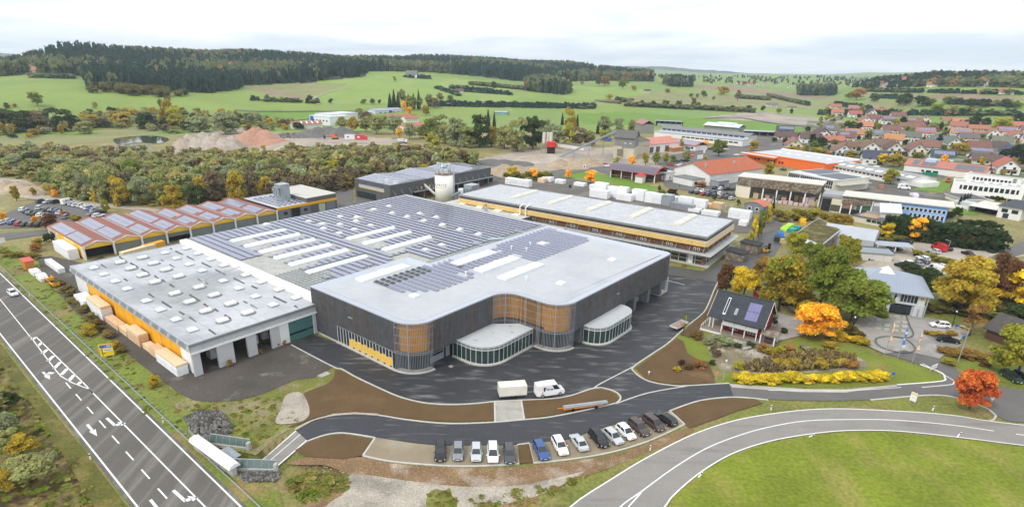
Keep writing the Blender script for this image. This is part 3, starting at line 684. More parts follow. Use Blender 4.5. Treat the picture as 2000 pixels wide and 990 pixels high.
def wallstrip(m,P,z0,z1,mi=0,closed=False):
    n = len(P); k = n if closed else n-1
    m.add([(p[0],p[1],z0) for p in P]+[(p[0],p[1],z1) for p in P],[(i,(i+1)%n,n+(i+1)%n,n+i) for i in range(k)],mi); return m

ROOFL = M('roof_membrane',(0.45,0.462,0.482),rough=0.55,var=0.05,scale=0.10,fine=(0.6,0.03),c2=(0.37,0.385,0.41),c2s=0.07,c2lo=.52,c2hi=.75)
PARAP = M('parapet_sheet',(0.45,0.48,0.54),rough=0.4,metal=0.0,var=0.03,scale=0.3)
CLAD = M('dark_slat_cladding',(0.078,0.082,0.090),rough=0.65,var=0.15,scale=0.4)
SLAT = M('grey_slat',(0.16,0.165,0.175),rough=0.6,var=0.2,scale=0.7)
SLATB = M('warm_slat',(0.17,0.145,0.12),rough=0.6,var=0.2,scale=0.7)
SLATL = M('light_slat',(0.30,0.31,0.33),rough=0.5,var=0.08)
ORANGE = M('orange_wood_panel',(0.60,0.265,0.012),rough=0.6,var=0.14,scale=0.6)
MULL = M('mullion',(0.62,0.63,0.62),rough=0.5,var=0.04)

# ---------------------------------------------------------------- dark new hall
B0,A0 = 67.7,61.8
hall = site('factory_hall','new dark slatted hall with rounded corners, pale flat roof and glazed pavilions','factory',B0,A0)
L_ = lambda P: [(p[0]-B0,p[1]-A0) for p in P]
cA = rcorner((67.7,100),(67.7,77.4),(90,77.4),5.5); cB = rcorner((85,77.4),(95.4,77.4),(95.4,70),4.2); cC = rcorner((95.4,72),(95.4,61.8),(110,61.8),5.0); cD = rcorner((140,61.8),(147.5,61.8),(147.5,80),1.8,5)
OUTL = L_([(67.7,111.2)]+cA+cB+cC+cD+[(147.5,103.3),(96.8,103.3),(96.8,111.2)])      # counter-clockwise
ZR = 10.55
inner = offs(OUTL,2.1)
m = MB(); m.add([(p[0],p[1],ZR) for p in inner],[tuple(range(len(inner)))]); m.build('roof',ROOFL,hall)
m = MB(); n = len(OUTL); m.add([(p[0],p[1],11.05) for p in OUTL]+[(p[0],p[1],ZR-.02) for p in inner],[(i,(i+1)%n,n+(i+1)%n,n+i) for i in range(n)])
wallstrip(m,OUTL,10.75,11.05,closed=True); m.build('parapet',PARAP,hall)
up = lambda P,d=0.0: offs(L_(P),d,False)
m = MB()
for P in ([(67.7,111.2),(67.7,82.5)],[(72.8,77.4),(91.4,77.4)],[(100,61.8)]+cD+[(147.5,103.3),(96.8,103.3),(96.8,111.2),(67.7,111.2)]):
    wallstrip(m,offs(L_(P),.12,False),4.1,10.8)
# soffit and recessed ground storey
back = L_([(67.9,111.1),(67.9,83.0),(74,80.0),(80.2,80.0),(96.2,80.0),(99,66.5),(99,64.5),(147.3,64.5),(147.3,103.2),(97,103.2),(97,111.1)])
wallstrip(m,back,0,4.2,closed=True)
m.add([(p[0],p[1],4.1) for p in offs(OUTL,.15)],[tuple(range(n))])
m.build('wall',CLAD,hall)
# slats: one every 0.4 m; warm and grey tones alternate, light ones round the corners
ms,mw,ml = MB(),MB(),MB()
def slats(P,step,z0,z1,fn,wd=.10,dp=.12):
    for (p,h) in walk(P,step):
        mm = fn(); c,s_ = math.cos(h),math.sin(h)
        q = [(p[0]+c*u-s_*v,p[1]+s_*u+c*v) for u,v in ((-wd/2,-dp),(wd/2,-dp),(wd/2,0),(-wd/2,0))]
        mm.prism(q,z0,z1)
for P in ([(67.7,111.2),(67.7,82.8)],[(73,77.4),(91.3,77.4)],[(100.2,61.8),(145,61.8)]+cD+[(147.5,70)]):
    slats(L_(P),.36,4.0,10.85,lambda: mw if random.random()<.28 else ms)
slats(L_([(67.7,111),(67.7,102.5)]),.36,0.3,4.0,lambda: ms)
for P in (cA,cB,cC): slats(L_(P),.34,0.35,10.85,lambda: ml,.06)
slats(L_([(95.4,73.1),(95.4,66.9)]),.34,.35,10.85,lambda: mw if random.random()<.5 else ml,.10)
ms.build('slat',SLAT,hall,kind='stuff'); mw.build('slat',SLATB,hall,kind='stuff'); ml.build('slat',SLATL,hall,kind='stuff')
for P,z0 in ((cA,4.3),(cB+[(95.4,66.6)],4.8),(cC,4.3)):
    Q = offs(L_(P),.95,False); m = MB(); wallstrip(m,Q,z0,10.8)
    m.build('curved_panel',ORANGE,hall)
    m = MB(); wallstrip(m,offs(L_(P),1.1,False),0.2,z0); m.build('curved_window',GLASS,hall)
    for k in range(5):
        zz = [4.15,4.6,6.4,8.1,9.8][k]; m = MB()
        m.path([(p[0],p[1],zz) for p in offs(L_(P),-.05,False)],.055,4); m.build('ring_rail',SLATL,hall)
    mid = L_(P)[len(P)//2-1]; m = MB(); m.cyl(mid[0],mid[1],0.2,10.8,.13,n=8); m.build('column',SLATL,hall)
    Q = offs(L_(P),.5,False); m = MB(); strip(m,Q,1.8,0.05,h=.3); m.build('plinth',KERB,hall)
# left wall glazing: tall panes with yellow lining behind the lower third
pane = MB().box(-.02,.02,-.46,.46,0,3.65).mesh('pane',GLASS); mulm = MB().box(-.10,.10,-.07,.07,0,3.75).mesh('mullion',MULL)
ypan = MB().box(-.03,.03,-.42,.42,0,1.9).mesh('lining_panel',YEL)
for i in range(19):
    y = 102.0-i*1.02
    piece(pane,'pane',hall,(0.02,y-A0-.51,.4)); piece(mulm,'mullion',hall,(-.02,y-A0,.35))
    if 3<i<18: piece(ypan,'lining_panel',hall,(-.03,y-A0-.51,.45+.25*(i%2)))
bx('sill',hall,-.5,0.1,82.4-A0,102.3-A0,0.05,.34,KERB); bx('lintel',hall,-.12,.1,82.4-A0,102.3-A0,4.08,4.2,SLATL)
bx('plinth',hall,-.3,.1,102.3-A0,111-A0,0.05,.28,KERB)
bx('door',hall,-.03,.05,107.2-A0,108.3-A0,.3,2.4,GLASS); bx('outdoor_lamp',hall,-.35,.0,96-A0,97.4-A0,7.6,7.72,ZINC)
bx('outdoor_lamp',hall,118-B0,119.2-B0,-.35,0,7.6,7.72,ZINC)
def gate(parent,x0,x1,y,z1=3.9,leaf=STEEL,rows=3):
    """sectional gate facing -y with window strips"""
    g = bx('gate',parent,x0,x1,y,y+.12,0.05,z1,leaf)
    for k in range(rows):
        zz = .40*z1+k*.17*z1
        bx('gate_window',parent,x0+.25,x1-.25,y-.03,y+.02,zz,zz+.12*z1,GLASS)
gate(hall,74.0-B0,78.2-B0,79.6-A0,leaf=M('gate_grey',(.27,.29,.32),rough=.5,var=.06)); bx('door',hall,78.8-B0,79.9-B0,79.55-A0,79.7-A0,.1,2.4,M('grey_door',(.30,.32,.35),rough=.5,var=.05))
GG = MATS['gate_grey']
gate(hall,99.6-B0,103.2-B0,64.3-A0,leaf=GG)
for b_ in (122.6,128.6,136.0,143.2): bx('pillar',hall,b_-.6-B0,b_+.6-B0,61.9-A0,64.4-A0,0.0,4.1,SLAT)
bx('pillar',hall,146.9-B0,147.45-B0,61.9-A0,62.5-A0,0,4.1,MULL); bx('pillar',hall,103.4-B0,104.4-B0,62.0-A0,64.4-A0,0.0,4.1,SLAT)
for b0_,b1_ in ((123.3,127.9),(129.3,135.3),(136.7,142.5)): gate(hall,b0_-B0,b1_-B0,64.3-A0,leaf=GG)
bx('plinth',hall,142.4-B0,147.4-B0,61.7-A0,64.5-A0,.05,.2,KERB)
# glazed pavilions
def pavilion(label,P,roof,zt=4.25):
    t = site('pavilion',label,'pavilion',roof[0][0],roof[0][1],group=None)
    o = np.array(roof[0]); loc = lambda Q: [(q[0]-o[0],q[1]-o[1]) for q in Q]
    rp = loc(roof); m = MB(); m.prism(rp,zt-.14,zt+.02); m.build('roof',M('pavilion_roof',(.50,.52,.53),rough=.6,var=.06,c2=(.20,.19,.17),c2s=.5,c2lo=.68,c2hi=.75),t)
    Q = loc(P); m = MB(); strip(m,Q,.16,zt,h=.18); m.build('roof_edge',MULL,t)
    m = MB(); strip(m,Q,1.0,.05,h=.3,off=0); m.build('plinth',KERB,t)
    Ls = [0]; 
    for a,b in zip(Q,Q[1:]): Ls.append(Ls[-1]+math.hypot(b[0]-a[0],b[1]-a[1]))
    nseg = int(round(Ls[-1]/1.25)); pts = [(np.interp(s,Ls,[q[0] for q in Q]),np.interp(s,Ls,[q[1] for q in Q])) for s in np.linspace(0,Ls[-1],nseg+1)]
    for a,b in zip(pts,pts[1:]):
        h = math.atan2(b[1]-a[1],b[0]-a[0]); L = math.hypot(b[0]-a[0],b[1]-a[1]); c = ((a[0]+b[0])/2,(a[1]+b[1])/2)
        piece(UB(GGLASS),'pane',t,(*c,.35),(0,0,h),(L,.05,3.1)); piece(UB(MIDG),'fascia_panel',t,(*c,3.5),(0,0,h),(L-.12,.07,.58))
    for i,a in enumerate(pts):
        b = pts[min(i+1,nseg)]; p = pts[max(i-1,0)]; h = math.atan2(b[1]-p[1],b[0]-p[0])
        piece(UB(MULL),'mullion',t,(*a,.3),(0,0,h),(.10,.16,zt-.35))
    for zz,hh in ((3.42,.10),(4.06,.08),(.3,.10)):
        m = MB(); strip(m,Q,.2,zz,h=hh); m.build('rail',MULL,t)
    return t
k1 = rcorner((80,76),(80,69.1),(90,69.1),5.2)
pavilion('glass pavilion with rounded corner at the inner angle of the dark hall',[(80,78.6)]+k1+[(95.2,69.1)],[(80,80)]+k1+[(95.3,69.1),(95.3,73),(91.2,77.2),(91.2,80)])
k2 = rcorner((104.3,61.6),(104.3,57.2),(110,57.2),4.0); k3 = rcorner((112,57.2),(120.3,57.2),(120.3,62),3.6)
pavilion('glass pavilion bulging from the long right wall of the dark hall',[(104.3,61.7)]+k2+k3+[(120.3,61.7)],[(104.3,61.9)]+k2+k3+[(120.3,61.9)])
for k in range(13):
    y_ = 66+k*3.3; bx('roof_seam',hall,(71 if y_>81 else 98.5)-B0,(144.5 if y_<101 else 94)-B0,y_-A0,y_+.09-A0,ZR,ZR+.012,PARAP)
# roof lights and solar rows of the dark hall
def rooflight(parent,x0,x1,y0,y1,z,h=.55,mat=SKYL,crown=.25):
    m = MB(); m.box(x0,x1,y0,y1,z,z+h); i = .25
    m.add([(x0+.08,y0+.08,z+h),(x1-.08,y0+.08,z+h),(x1-.08,y1-.08,z+h),(x0+.08,y1-.08,z+h),(x0+i*2,y0+i*2,z+h+crown),(x1-i*2,y0+i*2,z+h+crown),(x1-i*2,y1-i*2,z+h+crown),(x0+i*2,y1-i*2,z+h+crown)],[(4,5,6,7),(0,1,5,4),(1,2,6,5),(2,3,7,6),(3,0,4,7)])
    return m.build('skylight',mat,parent)
for (b0_,b1_,a0_,a1_) in ((77.9,92.5,105.4,108.3),(101.2,116,97.0,100.2),(101.6,116,89.4,92.4),(101.2,116.5,81.8,84.6)):
    rooflight(hall,b0_-B0,b1_-B0,a0_-A0,a1_-A0,ZR,.45)
    bx('skylight_hatch',hall,(b0_+b1_)/2-.9-B0,(b0_+b1_)/2+.9-B0,a0_+.5-A0,a1_-.5-A0,ZR+.7,ZR+.9,SKYL)
for b_,a_ in ((108.4,71.2),(132.2,71.4),(80.2,90.4),(131.5,93.5)): rooflight(hall,b_-.9-B0,b_+.9-B0,a_-.9-A0,a_+.9-A0,ZR,.35)
for b_,a_ in ((97.5,91.2),(104.5,78.3),(121.5,96.5),(123,92.5),(128,95)):
    m = MB(); m.cyl(b_-B0,a_-A0,ZR,ZR+.9,.16); m.cyl(b_-B0,a_-A0,ZR+.9,ZR+1.05,.28); m.build('vent_pipe',SKYL,hall)
def pvmesh(lx,ly,tilt,mat,name='solar_panel'):
    """panel lx across the row, ly along it, far edge raised by tilt; glass face with a pale frame rim and two feet"""
    m = MB(); z0,z1 = .12,.12+tilt; t = .04
    v = [(0,0,z0),(0,ly,z0),(lx,ly,z1),(lx,0,z1)]
    m.add([(x,y,z+t) for x,y,z in v]+v,[(3,2,1,0)[::1],(4,5,6,7),(0,1,5,4),(1,2,6,5),(2,3,7,6),(3,0,4,7)],1); m.m[2] = 2  # riser face coloured dark, painting in the shadow gap beneath a raised edge
    e = .06; s_ = tilt/lx
    m.add([(e,e,z0+t+.008+e*s_),(lx-e,e,z1+t+.008-e*s_),(lx-e,ly-e,z1+t+.008-e*s_),(e,ly-e,z0+t+.008+e*s_)],[(0,1,2,3)],0)
    return m.mesh(name,[mat,ZINC,DARKG])
def field(parent,cells,me,z,limit):
    """cells nearest the viewer become panels of their own, the rest one joined field"""
    cells = sorted(cells,key=lambda c: np.hypot(*(dB*(c[0]+parent_b[0])+dA*(c[1]+parent_b[1]))))
    for c in cells[:limit]: piece(me,'solar_panel',parent,(c[0],c[1],z))
    if cells[limit:]:
        vs = np.array([v.co[:] for v in me.vertices]); mm = MB(); fs = [tuple(p.vertices) for p in me.polygons]; fi = [p.material_index for p in me.polygons]
        for c in cells[limit:]:
            k = len(mm.v); mm.v += [(v[0]+c[0],v[1]+c[1],v[2]+z) for v in vs]; mm.f += [tuple(i+k for i in f) for f in fs]; mm.m += fi
        mm.build('solar_field',list(me.materials),parent,kind='stuff')
def pick(b,a,z,poly):
    p = dB*b+dA*a; q = PX(p[0],p[1],z); return bool(inpoly(np.array([q]),poly)[0])
pv1 = pvmesh(1.02,1.58,.2,PVM); pv1d = pvmesh(1.02,1.58,.2,PVD); parent_b = (B0,A0)
g1 = [(732,549),(744,546),(832,515),(870,502),(930,537),(860,568),(836,563),(830,568),(785,570)]; g2 = [(896,521),(988,490),(1000,494),(908,526)]; g3 = [(955,486),(1060,440),(1152,467),(1040,509),(1003,492)]
cells = []
for i in range(48):
    for j in range(40):
        b_,a_ = 79.6+i*1.9,70+j*1.7
        for gi,gp in enumerate((g1,g2,g3)):
            if pick(b_+.5,a_+.8,ZR+.3,gp):
                if gi == 2 and 129.6<b_<133 and 91.8<a_<95: continue
                if gi == 0 and 96.3<b_<98.6 and 90<a_<92.4: continue
                if gi == 0 and a_>98.4 and b_<94: piece(pv1d,'solar_panel',hall,(b_-B0,a_-A0,ZR+.02))
                else: cells.append((b_-B0,a_-A0))
field(hall,cells,pv1,ZR+.02,250)

# ---------------------------------------------------------------- production hall under the big solar roof
B1,A1 = 68.6,111.4
ph = site('production_hall','wide production hall whose grey roof is covered with rows of solar panels','factory',B1,A1)
ROOFW = M('gravelled_roof',(0.40,0.40,0.37),rough=0.9,var=0.14,scale=0.25,fine=(1.5,0.15))
m = MB(); m.box(0,28,.1,69,0,7.7); m.box(28,90,-8,70,0,7.698); m.build('wall',MIDG,ph)
m = MB(); m.add([(0.2,.2,7.8),(28.2,.2,7.8),(28.2,-7.9,7.8),(90.5,-7.9,7.8),(90.5,70.5,7.8),(0.2,69.2,7.8)],[(0,1,2,3,4,5)]); m.build('roof',ROOFW,ph)
m = MB(); m.box(-.6,1.5,-.2,69,6.6,8.05); m.build('parapet',M('white_parapet',(.80,.79,.76),rough=.5,var=.03),ph)
m = MB(); m.box(28,90.3,-8,-7.7,7.5,8.2); m.box(0,28,-.1,.15,7.8,8.2); m.build('gutter',PARAP,ph)
def vault(parent,x0,x1,y0,y1,z,rise,mat,name='skylight',along='x',n=6):
    m = MB(); v0 = []; v1 = []
    for k in range(n+1):
        t = math.pi*k/n
        if along == 'x': y = (y0+y1)/2-math.cos(t)*(y1-y0)/2; v0.append((x0,y,z+.25+rise*math.sin(t))); v1.append((x1,y,z+.25+rise*math.sin(t)))
        else: x = (x0+x1)/2-math.cos(t)*(x1-x0)/2; v0.append((x,y0,z+.25+rise*math.sin(t))); v1.append((x,y1,z+.25+rise*math.sin(t)))
    q = n+1; m.add(v0+v1,[(i,i+1,q+i+1,q+i)[::-1 if along == 'x' else 1] for i in range(n)]+[tuple(range(q))[::-1],tuple(range(q,2*q))]); m.box(x0,x1,y0,y1,z,z+.25)
    return m.build(name,mat,parent)
SLOTS = [(168,77.8,95.4),(160,77.8,95.4),(151.7,77.8,95.4),(143.7,77.8,95.4),(135.8,77.4,95.6),(127.2,77,95.4),(145,102.8,120.7),(137.2,102.8,120.7),(128.3,102.8,120.9)]
for a_,b0_,b1_ in SLOTS: vault(ph,b0_-B1,b1_-B1,a_-1.15-A1,a_+1.15-A1,7.82,.55,SKYL)
SPOTS = [(520,436),(664,436),(603,430),(663,453),(629,435),(695,430),(724,438),(730,407),(760,401),(766,414),(795,421),(820,415),(828,429),(852,422),(864,437),(898,446),(935,455),(863,476),(831,485),(692,446),(697,422),(665,421),(632,444)]
spots = []
for p in SPOTS:
    b_,a_ = BA(*p,8.3); spots.append((b_,a_)); rooflight(ph,b_-.75-B1,b_+.75-B1,a_-.9-A1,a_+.9-A1,7.82,.35)
pv2 = pvmesh(2.04,1.9,.16,PVM)
# this field leans the other way: raised edge towards the yard
for v in pv2.vertices:
    v.co.z += .16-.32*v.co.x/2.04
EDGE = [(352,466),(370,476),(466,507),(485,503),(508,497),(533,502),(562,513),(590,522),(622,537),(655,545),(726,517),(752,514),(770,497),(800,492),(835,502),(860,501),(880,492),(915,482),(960,470),(1010,454),(1052,437),(900,395),(781,374),(700,385),(500,425)]
cells = []
for i in range(40):
    for j in range(36):
        b_,a_ = 70.9+i*2.22,178.6-j*1.95
        if b_>156.5 or 125.7<b_+.8<127.0: continue
        if not pick(b_+.8,a_+1,8.2,EDGE): continue
        if any(abs(a_+1-s[0])<2.0 and s[1]-1.9<b_<s[2]+.3 for s in SLOTS): continue
        if any(abs(a_+1-s[0]+2.5)<2.0 and s[1]-2<b_<s[1]+5 for s in SLOTS): continue
        if any(abs(b_+.8-s[0])<1.5 and abs(a_+1-s[1])<1.7 for s in spots): continue
        cells.append((b_-B1,a_-A1))
parent_b = (B1,A1); field(ph,cells,pv2,7.84,290)
m = MB()
for i in range(39):       # empty mounting rails along the near edges of the roof
    b_ = 70.9+i*2.22
    y0 = 112.2 if b_<96.5 else 104.2; y1 = y0+(20 if b_<80 else 8)
    m.box(b_-B1,b_+.1-B1,y0-A1,y1-A1,7.95,8.05); m.box(b_+1.1-B1,b_+1.2-B1,y0-A1,y1-A1,7.95,8.05)
for j in range(14):
    m.box(1.6,28 if j<5 else 12,.9+j*1.45,1.0+j*1.45,7.86,7.96)
m.build('mounting_rail',STEEL,ph,kind='stuff')
for (p,q) in (((925,473),(949,481)),((1006,449),(1028,455))):
    m = MB(); (b0_,a0_),(b1_,a1_) = BA(*p,8.2),BA(*q,8.2); m.tube((b0_-B1,a0_-A1,8.1),(b1_-B1,a1_-A1,8.1),.28,n=8); m.build('duct',ZINC,ph)
b_,a_ = BA(968,467,8.2); m = MB(); m.tube((b_-2-B1,a_+1.5-A1,8.2),(b_+2-B1,a_-1.5-A1,8.2),.4,n=8); m.build('duct',M('pale_green_duct',(.40,.55,.53),rough=.5,var=.05),ph)

# ---------------------------------------------------------------- low timber store along the main road
B2,A2 = 39.6,109.9
st = site('timber_store','low flat roofed timber store with orange side wall and rows of white roof domes','warehouse',B2,A2)
ROOFG = M('bitumen_roof',(0.33,0.34,0.345),rough=0.75,var=0.14,scale=0.12,fine=(0.7,0.06),c2=(0.45,0.465,0.48),c2s=0.055,c2lo=.42,c2hi=.52,stretch=None)
ROOFS = M('roof_stain',(0.10,0.105,0.10),rough=.8,var=.3,scale=.6)
Wd,Ln = 29.0,70.0
m = MB(); m.add([(0,0,7.0),(Wd,0,7.0),(Wd,Ln,7.0),(0,Ln,7.0)],[(0,1,2,3)]); m.build('roof',ROOFG,st)
for x0,x1 in ((5.6,6.2),(11.3,12.0),(17.8,18.3),(24.0,24.7)):
    m = MB(); y = .8
    while y<Ln-3:
        L = random.uniform(2,7)
        if random.random()<.7:
            o = random.uniform(-.2,.2); k = random.uniform(.3,1); m.add([(x0+o,y,7.012),(x1*k+x0*(1-k)+o,y+.4,7.012),(x1+o,y+L,7.012),(x0+o,y+L*.8,7.012)],[(0,1,2,3)])
        y += L+random.uniform(.5,3)
    m.build('roof_stain',ROOFS,st,kind='stuff')
for x in (3.0,6.0,9.0,14.7,21.4): bx('roof_seam',st,x,x+.07,0,Ln,7.0,7.02,STEEL)
bx('roof_edge',st,-.25,Wd,-.25,.1,6.55,7.12,M('edge_grey',(.22,.23,.24),rough=.5,var=.1)); bx('roof_edge',st,-.25,.1,.1,Ln,6.85,7.1,ZINC); bx('roof_edge',st,-.25,Wd,Ln,Ln+.3,6.8,7.12,ZINC)
# sloping eaves band with darker panels
m = MB(); m.add([(-.5,-.2,5.95),(-.1,-.2,6.84),(-.1,Ln+.3,6.84),(-.5,Ln+.3,5.95),(-.5,-.2,5.75),(-.5,Ln+.3,5.75)],[(0,1,2,3)[::-1],(4,0,3,5)]); m.build('eaves',M('eaves_grey',(.36,.37,.38),rough=.6,var=.08),st)
MB_ = M('eaves_panel',(.17,.18,.19),rough=.4,var=.25,scale=.6); 
for k in range(16):
    y0 = 1+k*4.3; m = MB(); a = np.array([(.05,y0+.3),(.05,y0+3.1),(.2,y0+3.5),(.7,y0+3.4),(.85,y0+2.9),(.85,y0+.6),(.7,y0+.2),(.2,y0)]); m.add([(-.5+.4*p[0]-.02,p[1],5.95+.89*p[0]+.01) for p in a],[tuple(range(8))]); m.build('eaves_panel',MB_,st)
# front: pillars and openings
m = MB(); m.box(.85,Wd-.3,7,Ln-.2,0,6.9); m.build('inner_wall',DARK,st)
FPAN = M('pale_grey_wall',(.50,.51,.52),rough=.7,var=.06)
bx('fascia',st,0,Wd-.9,-.05,.3,5.1,6.55,M('fascia_grey',(.45,.46,.47),rough=.6,var=.06)); bx('fascia',st,0,Wd-.9,-.4,-.06,5.0,5.35,WHITE)
for x0,x1,mt in ((0,1.6,FPAN),(4.9,8.3,FPAN),(11.2,13.3,FPAN),(16.6,18.7,FPAN),(18.72,20.7,WHITE),(27.2,27.9,FPAN)):
    bx('pillar',st,x0,x1,0,.5,0,5.1,mt)
for x in (2.3,6.6,9.4,12.2,15,20.8,24): bx('wall_joint',st,x,x+.05,-.07,-.03,5.4,6.5,STEEL)
GRN = M('green_gate',(.075,.19,.18),rough=.5,var=.06); GRL = M('green_gate_joint',(.12,.27,.25),rough=.5,var=.05)
for k in range(10):
    z0 = .1+k*.49
    bx('gate_panel',st,20.85,27.1,.12,.22,z0,z0+.46,GLASS if k in (3,) else GRN)
bx('gate_frame',st,20.7,20.9,-.02,.3,0,5.1,WHITE); bx('gate_frame',st,27.05,27.2,-.02,.3,0,5.1,WHITE)
# side wall: white ends, orange panels
bx('wall',st,.35,.7,0.05,6.0,0,5.8,WHITE); bx('wall',st,.35,.7,61,Ln,0,5.8,WHITE)
for k in range(22): bx('wall_panel',st,.42+.05*(k%2),.7,6.0+k*2.5,8.46+k*2.5,0,5.8,ORY if k%3 else M('orange_panel_b',(.74,.37,.02),rough=.55,var=.08))
# roof domes
pyr = MB(); pyr.box(-.95,.95,-.95,.95,0,.35,1); pyr.add([(-.9,-.9,.35),(.9,-.9,.35),(.9,.9,.35),(-.9,.9,.35),(-.35,-.35,.72),(.35,-.35,.72),(.35,.35,.72),(-.35,.35,.72)],[(4,5,6,7),(0,1,5,4),(1,2,6,5),(2,3,7,6),(3,0,4,7)],0); pyr = pyr.mesh('skylight',[SKYL,ZINC])
dm = MB(); dm.box(-1.15,1.15,-.9,.9,0,.3,1); v0 = [(-1.1,-.85*math.cos(math.pi*k/6),.3+.5*math.sin(math.pi*k/6)) for k in range(7)]; v1 = [(1.1,y,z) for _,y,z in v0]
dm.add(v0+v1,[(i+1,i,7+i,8+i) for i in range(6)]+[tuple(range(7)),tuple(range(13,6,-1))],0); dm = dm.mesh('skylight',[M('ivory_dome',(.72,.72,.66),rough=.4,var=.05),ZINC])
for a_ in (173.2,165.8,158.1,150.5,139.2,131.5,123.7,116.1):
    for k,b_ in enumerate((43,49.2,54.8,60.9,66.7)):
        piece(dm if k in (1,2) else pyr,'skylight',st,(b_-B2,a_-A2,7.0),(0,0,random.uniform(-.03,.03)))
        if k in (1,2): m = MB(); m.add([(b_-B2+1.7*math.cos(t)+.2,a_-A2+1.4*math.sin(t)-.15,7.014) for t in np.linspace(0,6.28,13)[:-1]],[tuple(range(12))]); m.build('roof_stain',M('wet_stain',(.20,.21,.215),rough=.6,var=.15,scale=.8),st)
m = MB(); (b0_,a0_),(b1_,a1_) = BA(402,548,7.5),BA(470,524,7.5); m.path([(b0_-B2,a0_-A2,7.0),(b0_-B2,a0_-A2,8.0),(b1_-B2,a1_-A2,8.0)],.10,6); m.build('roof_pipe',ZINC,st)
for p in ((1,1),(1,-1)): pass
# stacks of timber and wrapped elements leaning along the store
def stack(name,label,cat_,b0,b1,a0,a1,z0,z1,mat,layers=4,group=None,wrapfront=None):
    t = site(name,label,cat_,(b0+b1)/2,(a0+a1)/2,group=group)
    t.location.z = z0
    h = (z1-z0)/layers
    for k in range(layers):
        j = random.uniform(-.05,.05)
        bx('board_layer',t,-(b1-b0)/2+j,(b1-b0)/2+j,-(a1-a0)/2+j,(a1-a0)/2+j*2,k*h,(k+1)*h-.05,wrapfront if (wrapfront and k<layers-1) else mat)
    return t
TB2 = M('pale_timber',(.76,.58,.37),rough=.8,var=.15,scale=2.5); TB3 = M('reddish_timber',(.68,.46,.29),rough=.8,var=.18,scale=2.5)
SD = 'timber stacks along the orange wall'
stack('timber_stack','long white wrapped timber stack at the road corner of the orange wall','timber stack',37.3,39.5,112.5,122.5,.1,2.5,TB2,6,SD,WRAP)
stack('timber_stack','brown ribbed board stack beside the long white wrapped stack','timber stack',37.6,39.5,122.8,126.8,.1,2.1,TB3,7,SD)
stack('timber_stack','low pale timber pack between ribbed boards and a two tone stack','timber stack',37.8,39.5,127.2,131.0,.1,1.2,TB2,3,SD)
stack('timber_stack','two tone stack, white pack above tan boards, at mid orange wall','timber stack',37.5,39.5,131.6,138.4,.1,3.0,TB2,5,SD,TB3)
stack('timber_stack','pale stack with loose white foil next to the two tone stack','timber stack',37.5,39.3,139.0,143.6,.1,1.6,TB2,3,SD)
stack('timber_stack','long tan beam stack with a small plank pile behind','timber stack',37.4,39.2,144.0,152.0,.1,1.5,TB3,4,SD)
stack('timber_stack','tallest tan stack on white bundles near the far end','timber stack',37.2,39.5,153.0,163.0,.1,3.6,TB2,5,SD,WRAP)
stack('timber_stack','white foil wrapped stack at the far corner of the orange wall','timber stack',36.6,39.3,163.6,171.0,.1,2.3,WRAP,4,SD)
for (p,r,lab) in (((419,700),0,'grey beams lying inside the left opening of the timber store'),((500,672),0,'wrapped white elements inside the middle opening of the timber store'),((520,662),0,'tan board pack in the right opening of the timber store')):
    b_,a_ = BA(*p); a_ = max(a_,111.6); stack('element_stack',lab,'timber stack',b_-.7,b_+.7,a_,a_+5,.05,2.2,[WRAP,WRAP,TB3][r],4)
